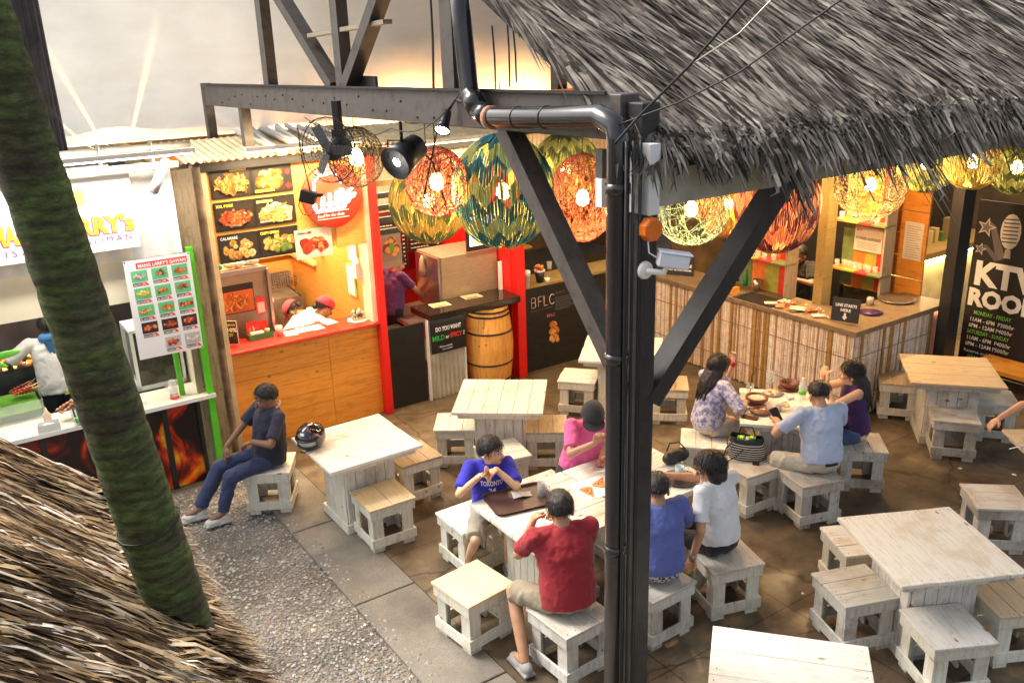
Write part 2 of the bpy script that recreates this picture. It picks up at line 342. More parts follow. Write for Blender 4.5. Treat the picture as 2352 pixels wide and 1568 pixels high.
def slab_mat():
    m, nt, b = new_mat('rough_concrete'); v = coords(nt, shift=False)
    n1 = noisen(nt, v, 1.6, 5, .6); n3 = noisen(nt, v, 90, 4, .7)
    r1 = ramp(nt, [(.3, (.115, .1, .08)), (.7, (.27, .24, .195))]); nt.links.new(n1.outputs[0], r1.inputs[0])
    r2 = ramp(nt, [(.3, (.7, .7, .7)), (.7, (1.2, 1.2, 1.2))]); nt.links.new(n3.outputs[0], r2.inputs[0])
    c = mixc(nt, 1, r1.outputs[0], r2.outputs[0], 'MULTIPLY'); nt.links.new(c, b.inputs['Base Color']); b.inputs['Roughness'].default_value = .75
    bumpn(nt, b, n3.outputs[0], .5, .004); return m
def gravel_mat():
    m, nt, b = new_mat('gravel_bed'); v = coords(nt, shift=False)
    vo = nd(nt, 'ShaderNodeTexVoronoi', Scale=48); nt.links.new(v, vo.inputs['Vector'])
    n1 = noisen(nt, v, 2.2, 4); r1 = ramp(nt, [(.3, (.09, .08, .066)), (.65, (.24, .215, .18))]); nt.links.new(n1.outputs[0], r1.inputs[0])
    rv = ramp(nt, [(.1, (.5, .48, .45)), (.6, (1.3, 1.25, 1.2))]); nt.links.new(vo.outputs['Distance'], rv.inputs[0]); c = mixc(nt, 1, r1.outputs[0], rv.outputs[0], 'MULTIPLY'); nt.links.new(c, b.inputs['Base Color']); b.inputs['Roughness'].default_value = .8
    bumpn(nt, b, vo.outputs['Distance'], 1, .015); return m
def sheet(name, pts, m, z, label=None):
    mb = MB(); mb.face([W(a, b, z) for a, b in pts]); o = mb.build(name, m); o.matrix_world = Matrix.Identity(4)
    o['kind'] = 'structure'; return o
def gsheet(name, a0, a1, b0, b1, m, z):
    mb = MB(); mb.face([(a0, b0, 0), (a1, b0, 0), (a1, b1, 0), (a0, b1, 0)]); o = mb.build(name, m); o.location = (0, 0, z); o.rotation_euler = (0, 0, TH); o['kind'] = 'structure'; return o
gsheet('ground', -90, 90, -90, 90, mat('soil', (.09, .075, .05), .9, vs=3), -.012)
gsheet('gravel_path', -3, 2.26, -4, 8.46, gravel_mat(), -.004)
# the concrete kerb strip: a real slab 2 cm proud, in panels with open joints
mb = MB()
for i in range(-2, 7):
    b0 = -1+i*1.33; mb.box(2.22, 2.745, b0, b0+1.318, -.1, .018)
o = mb.build('kerb_strip', slab_mat()); o.rotation_euler = (0, 0, TH); o['kind'] = 'structure'; bevel(o, .006)
gsheet('concrete_floor', 2.75, 18, -4, 18, ground_mat(), .012)
# pebbles
mb = MB(); rn = random.Random(3)
def pebble(mb, x, y, z, r):
    a = rn.uniform(0, 6.3); ca, sa = math.cos(a), math.sin(a); k = rn.uniform(.55, 1); h = r*rn.uniform(.35, .7)
    vs = [(r, 0, 0), (.2*r, k*r, .1*h), (-r*.9, .2*r, 0), (-.1*r, -k*r, .1*h), (.1*r, 0, h), (-.35*r, .1*r, h*.8)]
    mb.add([(x+ca*p-sa*q, y+sa*p+ca*q, z+t) for p, q, t in vs], [(0, 1, 4), (1, 5, 4), (1, 2, 5), (2, 3, 5), (3, 4, 5), (3, 0, 4)])
for i in range(17000):
    b = rn.uniform(1.6, 8.4); a = rn.uniform(.35, 2.36)
    if a > 2.21:
        if rn.random() > .25: continue
    elif rn.random() > .45+.55*(noise.noise(Vector((a*1.5, b*1.5, 0)))+.6): continue
    v = rn.uniform(.2, .72)*(1 if rn.random() < .8 else 1.4); v = .55*v+.08; mb.color = (v, v*.95, v*.87)
    pebble(mb, a, b, .0 if a < 2.21 else .018, rn.uniform(.008, .02)*(1.6 if rn.random() < .04 else 1))
o = mb.build('gravel', mat_vc('pebble', .75, .15, vs=30)); o.rotation_euler = (0, 0, TH); tag(o, 'loose grey gravel between the thatched hut and the concrete kerb', 'gravel', kind='stuff')
# litter on the floor
def litter(px, py, s, label, c=(.8, .78, .7)):
    p = on(px, py, z=.014); t = MB(); t.color = c; rn2 = random.Random(int(px)); pts = blob(0, 0, s, 7, .4, rnd=rn2); t.poly(pts, 0, .003)
    o = t.build('paper_scrap', M_vc); o.location = p; tag(o, label, 'litter', 'paper scraps on the floor')
litter(2098, 962, .035, 'small torn paper scrap on dark floor left of the brown table'); litter(2205, 1075, .02, 'tiny pale scrap on the floor below the front stool of the brown table')
litter(2330, 1090, .02, 'tiny pale scrap on the floor near the right edge table'); litter(1844, 1362, .012, 'tiny white crumb alone on dark floor by the big pale table')
litter(936, 1437, .016, 'white cigarette end on the concrete kerb left of the pine stool'); litter(925, 1490, .016, 'white cigarette end lying on the gravel')

# ================================================================ stalls
class Grp:
    def __init__(s, name, label, cat, a, b, z=0, group=None):
        s.t = gthing(name, label, cat, a, b, z, group); s.M = Matrix.Translation((-a, -b, -z))
    def mb(s, c=(.8, .8, .8)): return MB(s.M.copy(), c)
    def put(s, mb, name, m, par=None): return mb.build(name, m, par or s.t)
    def XZ(s, a, b, z): return s.M @ XZ(a, b, z)
    def YZ(s, a, b, z): return s.M @ YZ(a, b, z)
    def XY(s, a, b, z, r=0): return s.M @ XY(a, b, z, r)
def corrugated(mb, a0, a1, z0, z1, b, pitch=.076, amp=.012, axis='a'):
    n = max(2, int((a1-a0)/pitch*6)); vs = []
    for i in range(n+1):
        a = a0+(a1-a0)*i/n; q = b+amp*math.sin(2*math.pi*a/pitch)
        for z in (z0, z1): vs.append((a, q, z) if axis == 'a' else (q, a, z))
    for q in list(vs): vs.append((q[0], q[1]+.002, q[2]) if axis == 'a' else (q[0]+.002, q[1], q[2]))
    m = 2*(n+1)
    mb.add(vs, [(2*i, 2*i+2, 2*i+3, 2*i+1) for i in range(n)] + [(m+2*i+1, m+2*i+3, m+2*i+2, m+2*i) for i in range(n)], True); return mb
def slope_corr(mb, a0, a1, b0, z0, b1, z1, pitch=.076, amp=.012, th=.003):
    n = max(2, int((a1-a0)/pitch*6)); vs = []
    for k in (0, 1):
        for i in range(n+1):
            a = a0+(a1-a0)*i/n; q = amp*math.sin(2*math.pi*a/pitch) - k*th
            vs += [(a, b0, z0+q), (a, b1, z1+q)]
    m = 2*(n+1)
    mb.add(vs, [(2*i, 2*i+2, 2*i+3, 2*i+1) for i in range(n)] + [(m+2*i+1, m+2*i+3, m+2*i+2, m+2*i) for i in range(n)], True); return mb

# ---- the grill stall on the left
S = Grp('grill_stall', 'white corrugated grill stall with a pale counter and flame printed front', 'food stall', .9, 8.5)
m = S.mb(); m.box(-1.2, 2.1, 8.42, 8.9, .905, .935); S.put(m, 'counter_top', mat('cream_laminate', (.82, .76, .6), .35, var=.05))
m = S.mb(); m.box(-1.2, 2.1, 8.412, 8.42, .9, .94); S.put(m, 'counter_edge', M_corrw)
def flame_mat():
    mm, nt, b = new_mat('flame_print'); v = coords(nt, (1, 1, .75), shift=False); n = noisen(nt, v, 2.3, 3, .5); n.inputs['Distortion'].default_value = 1.6
    r = ramp(nt, [(.46, (.012, .004, .003)), (.53, (.2, .008, .002)), (.6, (.75, .06, .004)), (.68, (.85, .3, .01)), (.78, (.9, .75, .08))]); nt.links.new(n.outputs[0], r.inputs[0]); nt.links.new(r.outputs[0], b.inputs['Base Color'])
    b.inputs['Roughness'].default_value = .35; return mm
m = S.mb(); m.box(-1.2, 2.0, 8.56, 8.58, 0, .9); S.put(m, 'flame_panel', flame_mat())
for a in (.55, 1.1, 1.62, 1.95):
    m = S.mb(); m.box(a-.025, a+.025, 8.53, 8.558, 0, .9); S.put(m, 'leg', M_black)
m = S.mb(); m.box(-1.2, 1.98, 8.5, 8.52, 1.97, 2.42); S.put(m, 'fascia_board', mat('cream_board', (.8, .72, .52), .5, var=.03))
m = S.mb(); corrugated(m, -1.2, 2.0, 2.36, 3.2, 8.47, .19, .014); S.put(m, 'wall_cladding', M_corrw)
m = S.mb(); m.box(2.03, 2.09, 8.44, 8.5, 0, .9); m.box(2.03, 2.09, 8.44, 8.5, .94, 2.4); S.put(m, 'corner_post', M_green)
m = S.mb(); m.box(2.0, 2.03, 8.6, 10.4, .935, 3.1); S.put(m, 'side_wall', mat('cream_board'  , (.8, .72, .52)))
m = S.mb(); m.box(-1.2, 2.03, 10.4, 10.45, 0, 3.1); S.put(m, 'back_wall', mat('sooty_wall', (.06, .05, .05), .7, var=.4, vs=2))
m = S.mb(); slope_corr(m, -1.2, 2.12, 8.25, 3.27, 10.6, 3.02, .076, .012); S.put(m, 'roof', M_corr)
m = S.mb(); m.tube([(-1.2, 8.2, 3.36), (2.14, 8.2, 3.36)], .028, 10); S.put(m, 'roof_pipe', mat('rusty_pipe', (.42, .36, .26), .5, var=.3))
m = S.mb(); m.tube([(-1.2, 8.16, 3.2), (2.0, 8.16, 3.2)], .032, 10); S.put(m, 'gutter', mat('rusty_pipe', (.42, .36, .26)))
for i in range(6):
    a = -.3+i*.42; m = S.mb(); m.box(a, a+.012, 8.15, 8.26, 3.19, 3.42); S.put(m, 'bracket', M_steel)
m = S.mb(); m.tube([(1.9, 8.16, 3.24), (1.72, 7.95, 3.02)], .04, 12); S.put(m, 'lamp_arm', mat('pipe_grey', (.4, .39, .35), .4))
m = S.mb(); m.box(1.96, 2.2, 8.52, 8.56, 0, 3.1); S.put(m, 'corner_boards', mat_wood('weathered_board', (.3, .22, .13), (.1, .07, .04), grain=(9, 9, 1), stain=.7))
# sign board
S2 = Grp('stall_sign', 'big white sign board with yellow bubble lettering above the grill counter', 'sign', .6, 8.36, 2.5)
m = S2.mb(); m.box(-.9, 1.62, 8.33, 8.37, 2.5, 3.14); S2.put(m, 'panel', mat('sign_white', (.86, .86, .86), .4, var=.01))  # plain even white, no emission
M_bub = mat('bubble_outline', (.75, .12, .22), .5, var=0)
for txt, a, sz in (('MANG', .5, .22), ("ARRY's", 1.02, .2)):
    al = .34 if txt == 'MANG' else .58
    text(txt, S2.XZ(a-.01, 8.329, 2.655), sz, M_bub, S2.t, bold=.075, wid=al+.03, ext=.0008)
    text(txt, S2.XZ(a, 8.327, 2.66), sz, mat('bubble_yellow', (.9, .62, .03), .5, var=0), S2.t, bold=.03, wid=al, ext=.0012)
text('I S A W A N', S2.XZ(.56, 8.328, 2.56), .075, mat('purple_letters', (.28, .08, .2), .5), S2.t, wid=.5)
text('D I L I M A N', S2.XZ(1.13, 8.328, 2.575), .075, mat('purple_letters', (.28, .08, .2)), S2.t, wid=.42)
m = S2.mb(); m.color = (.8, .2, .2); m.face([(x, 8.3285, z) for x, z in blob(1.2, 2.98, .085, 12, .02, sx=.7)][::-1]); m.color = (.85, .65, .08); m.face([(x, 8.327, z) for x, z in blob(1.195, 2.98, .065, 12, .02, sx=.65)][::-1]); S2.put(m, 'emblem', M_screen)

# menu poster
A0, A1, Z0, Z1 = 1.46, 2.04, 1.44, 2.37
S3 = Grp('menu_poster', 'white plastic menu poster with rows of grilled skewer pictures on green', 'poster', 1.75, 8.4, 1.44)
m = S3.mb((.8, .8, .8)); m.box(A0, A1, 8.386, 8.39, Z0, Z1); S3.put(m, 'sheet', M_screen)
m = S3.mb((.75, .04, .03)); m.box(A0+.1, A1-.03, 8.3845, 8.3858, Z1-.085, Z1-.03); S3.put(m, 'title_band', M_screen)
text("MANG LARRY'S ISAWAN", S3.XZ(A0+.115, 8.3835, Z1-.076), .046, M_letw, S3.t, bold=.02, wid=.42)
items = [('GOTO', 'grey', '10'), ('GIZZARD', 'grill', '10'), ('BIG ISAW', 'pork', '10'), ('BUTCHI', 'yellow', '10'), ('DBL ISAW', 'fried', '10'), ('LIVER', 'grill', '10'),
         ('SPL. ISAW', 'pale', '10'), ('TENGA', 'fried', '10'), ('PORK BBQ', 'red', '25'), ('BIG HOTDOG', 'red', '25'), ('LIEMPO', 'pork', '80'), ('PORK CHOP', 'red', '80'), None, ('CHICKEN', 'red', '80'), ('RICE', 'white', '15')]
for i, it in enumerate(items):
    if not it: continue
    c, r = i % 3, i//3; x = A0+.045+c*.178+r*.006; z = Z1-.215-r*.163+(.012 if r < 4 else 0)
    bg = (.12, .5, .22) if r < 3 else ((.03, .02, .02) if r == 3 else (.5, .5, .48)); pw, ph = .142, .105
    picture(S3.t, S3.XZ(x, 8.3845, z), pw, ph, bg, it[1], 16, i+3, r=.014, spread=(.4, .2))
    m = S3.mb((.02, .02, .02)); m.box(x+.005, x+.08, 8.3838, 8.3852, z-.036, z-.008); m.color = (.75, .05, .04); m.face([(x+.083, 8.3835, z-.036), (x+.145, 8.3835, z-.036), (x+.118, 8.3835, z-.006), (x+.083, 8.3835, z-.006)]); S3.put(m, 'price_tag', M_screen)
    text(it[0], S3.XZ(x+.009, 8.3832, z-.031), .02, M_letw, S3.t, bold=.02, wid=.066); text(it[2], S3.XZ(x+.086, 8.3828, z-.033), .026, M_letw, S3.t, bold=.02)
for a, z in ((A0+.01, Z1-.01), (A1-.012, Z1-.01), (A1-.012, Z0+.01)):
    m = S3.mb(); m.tube([(a, 8.38, z), (a, 8.387, z)], .006, 8); S3.put(m, 'rivet', M_black)
# things between the stalls
def bamboo(name, label, p, q, r, group=None):
    p, q = Vector(p), Vector(q); N = 22; pts = []; rs = []
    for i in range(N+1):
        for dt, k in ((-.004, 1), (0, 1.12), (.004, 1)):
            t = min(1, max(0, i/N+dt)); pts.append((q-p)*t); rs.append(r*(k if 0 < i < N else 1)*(1-.15*t))
    mb = MB(); mb.tube(pts, rs, 10); o = mb.build(name, mat_wood('dry_bamboo', (.62, .42, .2), (.4, .22, .08), grain=(9, 9, 1), rough=.45, knots=False)); o.location = p; tag(o, label, 'bamboo pole', group); return o
bamboo('bamboo_pole', 'tall bamboo pole leaning at the green corner post', W(2.17, 8.5, 0), W(2.13, 8.52, 3.2), .03)
bamboo('bamboo_pole', 'short bamboo stub behind the leaning bamboo pole, under the roof pipes', W(2.2, 8.62, 1.2), W(2.22, 8.62, 3.2), .028)
# rusty partition
S = Grp('sheet_partition', 'brown rusty corrugated sheet between the two left stalls', 'partition', 2.02, 8.66)
m = S.mb(); corrugated(m, 2.0, 2.3, 0, 3.1, 8.6, .1, .016); S.put(m, 'sheet', mat('rust_sheet', (.28, .2, .12), .5, .3, var=.5, vs=4))
S = Grp('concrete_pillar', 'cream painted concrete pillar with a rough dark side at the orange stall', 'pillar', 2.35, 8.95)
m = S.mb(); m.box(2.27, 2.42, 8.86, 9.1, 0, 3.1); S.put(m, 'painted_face', mat('cream_render', (.62, .5, .34), .7, var=.18, vs=5, bump=.3, bs=20))
mt = MB(S.M.copy(), (.1, .09, .09))
pts = []; rn = random.Random(4)
for i in range(26): z = 3.1*i/25; pts.append((2.235+rn.uniform(-.008, .008), 8.9, z))
mt.tube(pts, [.045+rn.uniform(-.01, .012) for _ in pts], 8); S.put(mt, 'rough_edge', mat('tarred_concrete', (.07, .06, .06), .8, var=.5, vs=9, bump=.9, bs=30))
# ---- things of the grill stall
def bx_thing(name, label, cat, a, b, z, parts, group=None):
    """parts: (name, material, function(mb))"""
    S = Grp(name, label, cat, a, b, z, group); S.M = Matrix.Identity(4); out = []
    for nm, mt, fn in parts:
        mb = MB(); fn(mb); out.append(S.put(mb, nm, mt))
    S.parts = out; return S
bx_thing('green_pipe', 'bright green plastic pipe standing on the pale counter behind the menu poster', 'pipe', 1.83, 8.6, .935, [('pipe', M_green, lambda m: m.tube([(0, 0, 0), (-.02, 0, 1.0)], .027, 14))])
bx_thing('seasoning_jar', 'clear jar with white label and red lid standing lid down by the green pipe', 'jar', 1.74, 8.55, .935, [
    ('lid', M_redtop, lambda m: m.lathe([(.042, 0), (.044, .004), (.044, .022), (.042, .024)], 20)), ('glass', mat_glass('jar_glass', (.75, .72, .65), .1, .55), lambda m: m.lathe([(.039, .024), (.04, .03), (.04, .17), (.035, .185), (.03, .19)], 20)),
    ('label', M_paper, lambda m: m.lathe([(.0412, .06), (.0412, .14)], 20)), ('contents', mat('spice', (.3, .22, .15), .9), lambda m: m.lathe([(.03, .026), (.037, .03), (.037, .055), (0.0001, .058)], 16))])
bx_thing('price_card', 'small white card box lying on the counter by the tree trunk', 'card', 1.42, 8.6, .935, [('card', M_paper, lambda m: m.box(-.06, .06, -.03, .03, 0, .035)), ('red_side', M_redtop, lambda m: m.box(-.063, -.0605, -.03, .03, 0, .035))])
bx_thing('display_case', 'white framed glass display case at the right end of the grill counter', 'display case', 1.75, 8.95, .935, [
    ('frame', M_white, lambda m: [m.box(x, x+.03, y, y+.03, 0, .62) for x in (-.25, .19) for y in (0, .4)] + [m.box(-.25, .22, 0, .43, 0, .045), m.box(-.25, .22, 0, .43, .6, .63)]),
    ('dark_glass', mat('smoked_glass', (.045, .045, .03), .12, var=.5, vs=9), lambda m: m.box(-.22, .19, .012, .4, .045, .6)), ('knob', M_black, lambda m: m.tube([(.2, -.02, .4), (.2, .0, .4)], .018, 12))])
bx_thing('glass_screen', 'slanting steel edged glass screen beside the tree trunk', 'glass screen', 1.38, 8.92, .935, [
    ('frame', M_steel, lambda m: [m.beam((-.12, .9, .72), (-.1, .35, .62), .02, .03), m.beam((-.1, .35, .62), (.08, 0, .04), .02, .03), m.beam((-.12, .9, 0), (-.12, .9, .72), .02, .02), m.beam((.08, 0, 0), (.08, 0, .04), .02, .02)]),
    ('pane', mat_glass('pane_glass', (.8, .85, .8), .05, .2), lambda m: m.face([(-.12, .9, .02), (-.12, .9, .7), (-.1, .35, .6), (.08, 0, .03)]))])
G1 = bx_thing('charcoal_grill', 'long black charcoal grill with glowing embers behind the counter', 'grill', .3, 9.95, 0, [
    ('trough', mat('grill_iron', (.05, .05, .055), .45, .4, var=.4), lambda m: [m.box(-1.4, .75, -.3, .25, .86, 1.2), m.box(-1.4, -1.3, -.25, .2, 0, .86), m.box(.6, .7, -.25, .2, 0, .86)]),
    ('grate', M_darkm, lambda m: [m.tube([(-1.35+.07*i, -.28, 1.235), (-1.35+.07*i, .22, 1.235)], .004, 6) for i in range(30)])])
m = MB(); rn = random.Random(9)
for i in range(260):
    k = rn.random(); m.color = (.9, .12, .02) if k < .4 else ((1, .45, .1) if k < .55 else (.08, .03, .02)); m.ball((rn.uniform(-1.3, .7), rn.uniform(-.26, .2), 1.205+rn.uniform(0, .02)), (rn.uniform(.015, .03), .02, .012), nu=6, nv=4, smooth=False)
G1.put(m, 'embers', mat_vc('embers', .8, .3, emit=2.2))['kind'] = 'stuff'
# raw skewers on a banana leaf tray, near the far left
def skewers(label, a, b, z, n, seed, L=.24, up=.5, dirx=1):
    S = Grp('skewer_bundle', label, 'skewers', a, b, z, 'skewers on the grill counter'); S.M = Matrix.Identity(4); rn = random.Random(seed); ms = MB(); mm = MB()
    for i in range(n):
        x, y = rn.uniform(-.05, .05), rn.uniform(-.05, .05); d = Vector((rn.uniform(.3, 1.1)*dirx, rn.uniform(-.25, .25), up*rn.uniform(.6, 1.2))).normalized(); p = Vector((x, y, .02+i*.002))
        ms.tube([p, p+d*L], .0022, 5); mm.color = rn.choice(FOOD['grill'] if seed % 2 else FOOD['pork'])
        for k in range(4): mm.ball(p+d*(.03+.032*k), (.017, .014, .012), nu=7, nv=5)
    S.put(ms, 'stick', mat('bamboo_stick', (.7, .5, .22), .6)); S.put(mm, 'meat', M_vc); return S
skewers('bundle of grilled skewers standing in a white tub on the counter', .75, 8.62, 1.0, 14, 3, .28, .45)
skewers('second bundle of skewers leaning right, against the white tub', .9, 8.58, 1.0, 10, 7, .24, .5)
skewers('pile of raw pink meat skewers on the glass shelf by the grill', .45, 9.2, 1.06, 18, 2, .22, .12)
bx_thing('glass_tray', 'glass sided tray lined with green banana leaf behind the squeeze bottle', 'tray', .3, 9.15, .6, [
    ('leaf', mat('banana_leaf', (.12, .32, .03), .45, var=.3, vs=4), lambda m: [m.box(-.7, .33, -.3, .28, .3, .312), m.box(-.7, .33, -.3, .28, .42, .43)]), ('glass', mat_glass('pane_glass'), lambda m: [m.box(-.7, .34, -.32, -.312, .25, .52), m.box(.34, .346, -.32, .28, .25, .52)]), ('base', M_steel, lambda m: m.box(-.7, .34, -.32, .28, .24, .29))])
bx_thing('squeeze_bottle', 'pinkish squeeze bottle standing at the left end of the counter', 'bottle', .63, 8.55, .935, [('body', mat('cream_plastic', (.72, .55, .4), .4), lambda m: m.lathe([(.03, 0), (.035, .01), (.035, .13), (.02, .15), (.014, .16), (.004, .2)], 16))])
bx_thing('plastic_tub', 'translucent white tub holding sticks near the left end of the counter', 'tub', .88, 8.57, .935, [('tub', mat_glass('cloudy_plastic', (.8, .8, .78), .3, .7), lambda m: m.lathe([(.05, 0), (.06, .12), (.056, .12), (.046, .006)], 18))])
bx_thing('plastic_box', 'cloudy plastic food box at the left end of the counter', 'box', .62, 8.47, .935, [('box', mat_glass('cloudy_plastic', (.8, .8, .78), .3, .7), lambda m: [m.box(-.09, .09, -.05, .05, 0, .008), m.box(-.09, .09, -.05, -.046, 0, .08), m.box(-.09, .09, .046, .05, 0, .08), m.box(-.09, -.086, -.05, .05, 0, .08), m.box(.086, .09, -.05, .05, 0, .08)]), ('tissue', M_paper, lambda m: m.ball((0, 0, .045), (.06, .035, .03)))])
bx_thing('wire_holder', 'white wire holder with a green cup of sachets on the counter', 'holder', .88, 8.44, .935, [
    ('wire', M_white, lambda m: [m.tube([(.05*math.cos(t*.4), .05*math.sin(t*.4), z) for t in range(17)], .003, 5) for z in (.03, .085)] + [m.tube([(.05*math.cos(t), .05*math.sin(t), 0), (.05*math.cos(t), .05*math.sin(t), .09)], .003, 5) for t in (0, 1.57, 3.14, 4.7)]),
    ('green_cup', mat('green_plastic', (.15, .5, .1), .35), lambda m: m.lathe([(.03, .004), (.04, .085), (.036, .085), (.028, .01)], 16)), ('pen', M_black, lambda m: m.tube([(-.03, 0, .02), (-.045, .01, .17)], .008, 8))])
bx_thing('leaf_decoration', 'bright green plastic banana leaf hanging under the cream fascia', 'leaf', .33, 8.55, 1.7, [('leaf', mat('plastic_leaf', (.16, .5, .05), .4, var=.2), lambda m: [m.ball((.05, 0, -.02), (.16, .015, .035), Matrix.Rotation(-.1, 3, 'Y')), m.ball((-.02, 0, -.07), (.12, .015, .03), Matrix.Rotation(.5, 3, 'Y'))])])

# ---- the orange stall
S = Grp('fry_stall', 'orange timber food stall with a red counter top and hanging picture menu', 'food stall', 3.3, 9.0)
m = S.mb()
for i in range(7): m.box(2.43, 3.52, 8.95, 8.97, .02+i*.155, .02+i*.155+.152)
for i in range(7): m.box(3.525, 4.12, 8.953, 8.973, .02+i*.155, .02+i*.155+.152)
S.put(m, 'front_boards', M_pine)
m = S.mb(); m.box(2.43, 3.62, 8.87, 9.3, 1.12, 1.15); m.box(3.624, 4.16, 8.865, 9.3, 1.12, 1.15); bevel(S.put(m, 'counter_top', M_redtop), .004)
m = S.mb(); m.box(2.25, 4.16, 11.5, 11.55, 0, 3.1); S.put(m, 'back_wall', M_ply)
m = S.mb(); m.box(4.12, 4.16, 8.98, 11.5, 0, 3.1); S.put(m, 'side_wall', M_ply)
m = S.mb(); m.box(2.2, 2.26, 9.1, 11.5, 0, 3.1); S.put(m, 'side_wall', M_ply)
m = S.mb(); m.box(2.43, 4.16, 8.93, 8.945, 2.08, 3.08); m.box(3.72, 4.12, 8.912, 8.93, 2.06, 3.0); S.put(m, 'sign_board', M_ply)
m = S.mb(); m.box(2.3, 4.2, 8.82, 8.87, 3.02, 3.1); S.put(m, 'eave_beam', M_black)
m = S.mb(); slope_corr(m, 2.2, 4.4, 8.68, 3.13, 9.6, 3.25); slope_corr(m, 2.2, 4.4, 9.62, 3.24, 11.56, 3.02); S.put(m, 'roof', mat('fibreglass_sheet', (.62, .5, .28), .4, var=.2))
m = S.mb(); m.box(3.2, 4.12, 11.42, 11.5, 1.48, 1.53); m.box(4.06, 4.12, 10.6, 11.5, 1.48, 1.53); S.put(m, 'trim', mat_wood('pale_pine', (.8, .55, .24), (.65, .4, .14), grain=(1, 1, 9), knots=False))
m = S.mb(); m.box(4.12, 4.2, 8.84, 8.95, 0, 3.05); S.put(m, 'red_post', M_red)
m = S.mb(); m.box(4.06, 4.118, 8.9, 9.12, 1.15, 3.05); S.put(m, 'white_jamb', mat('warm_white', (.75, .62, .45), .6))
S.put(S.mb().box(2.25, 4.12, 8.98, 11.5, 0, .02), 'platform', mat('stall_floor', (.25, .18, .12), .6))
# three rows of menu pictures
names = [('', 'CHICKEN POPPERS'), ('XXL PORK', ''), ('CALAMARE', 'CRISPY GREENS')]
foods = [('fried', 'fried'), ('pork', 'pale'), ('pale', 'greens')]
for r in range(3):
    z = 2.73-r*.325; h = .29 if r else .31
    for c in range(2):
        a0 = 2.46+c*.41; wd = .41 if c == 0 else .43
        P = Grp('food_poster', ['top left', 'top right', 'middle left', 'middle right', 'bottom left', 'bottom right'][r*2+c]+' black menu panel showing '+['fried squid', 'fried chicken pieces with two red dip pots', 'a slab of red ribs', 'pale fish strips in paper', 'battered squid rings', 'battered greens with a white dip pot'][r*2+c], 'menu panel', a0+wd/2, 8.925, z, 'menu panels of the orange stall')
        m = P.mb((.02, .02, .018)); m.box(a0, a0+wd-.003, 8.915, 8.925, z, z+h); P.put(m, 'panel', M_screen)
        rad = [.032, .042, .014, .036, .036, .03][r*2+c]
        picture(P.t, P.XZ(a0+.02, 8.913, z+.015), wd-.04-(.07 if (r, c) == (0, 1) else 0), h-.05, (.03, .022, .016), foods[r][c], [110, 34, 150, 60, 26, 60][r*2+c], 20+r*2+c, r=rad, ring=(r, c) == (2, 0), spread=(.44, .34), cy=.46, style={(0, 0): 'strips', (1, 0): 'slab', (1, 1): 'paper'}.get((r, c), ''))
        if (r, c) == (0, 1):
            m = P.mb((.6, .03, .03))
            for zz in (z+.06, z+.2): m.face([(x, 8.911, y) for x, y in blob(a0+wd-.05, zz, .028, 12, .05)][::-1])
            P.put(m, 'dip_pots', M_screen)
        if (r, c) == (2, 1):
            m = P.mb((.8, .78, .72)); m.face([(x, 8.905, y) for x, y in blob(a0+.26, z+.075, .04, 14, .04)][::-1]); P.put(m, 'dip_pot', M_screen)
        tx = names[r][c]
        if tx: text(tx, P.XZ(a0+(.02 if (r or c) else .2), 8.9, z+h-.05 if (r, c) != (0, 1) else z+.02), .04, M_lety if r < 2 or c else M_letw, P.t, bold=.02, wid=min(.2, .022*len(tx)))
        else:        # a title too small to read: one bar of tiny marks
            m = P.mb((.8, .75, .2))
            for k in range(12): m.box(a0+(.2 if not r else .02)+k*.014, a0+(.2 if not r else .02)+k*.014+.011, 8.898, 8.9, z+h-.05, z+h-.025)
            P.put(m, 'title_marks', M_screen)
# round red sign, lit
P = Grp('round_sign', 'glowing round red sign with white script hanging on the orange stall', 'sign', 3.7, 8.86, 2.3)
m = P.mb(); m.lathe([(.33, -.03), (.335, 0), (.335, .03), (.33, .035)], 48, (3.7, 8.885, 2.63), Matrix.Rotation(R(90), 3, 'X')); P.put(m, 'disc', mat('red_sign_face', (.8, .06, .03), .3, var=.03))
M_neon = mat_emit('neon_white', (1, .9, .82), 4.5)
m = P.mb()
for k, (p, q) in enumerate([((3.48, 2.67), (3.5, 2.8)), ((3.5, 2.8), (3.56, 2.86)), ((3.56, 2.86), (3.66, 2.86)), ((3.66, 2.88), (3.74, 2.86)), ((3.74, 2.86), (3.8, 2.76))]): m.tube([(p[0], 8.84, p[1]), (q[0], 8.84, q[1])], .011, 8)
P.put(m, 'neon_outline', M_neon)
m = P.mb()
def scrib(m, x0, z0, w, h, n, r):      # bright tubes bent into script loops, unreadable as in the photo
    pts = []
    for i in range(n*14+1):
        t = i/14; pts.append((x0 + w*t/n + .3*w/n*math.cos(t*6.283), 8.836, z0 + h*(.5+.5*math.sin(t*6.283))*(1 if int(t) % 2 else .75)))
    m.tube(pts, r, 6)
scrib(m, 3.56, 2.55, .3, .11, 4, .014); scrib(m, 3.72, 2.6, .2, .09, 3, .014); scrib(m, 3.46, 2.49, .34, .1, 4, .014); m.tube([(3.78, 8.836, 2.7), (3.78, 8.836, 2.58), (3.92, 8.836, 2.7)], .016, 6)
P.put(m, 'neon_script', M_neon)
text('food for the dude', P.XZ(3.5, 8.846, 2.42), .045, M_letw, P.t, wid=.3, shear=.3)
m = P.mb((.85, .82, .8)); m.box(3.48, 3.86, 8.847, 8.849, 2.468, 2.474); m.box(3.5, 3.86, 8.847, 8.849, 2.395, 2.401); P.put(m, 'rule_lines', M_screen)
P = Grp('onion_poster', 'pale poster of orange onion rings below the round red sign', 'poster', 3.46, 8.92, 2.0)
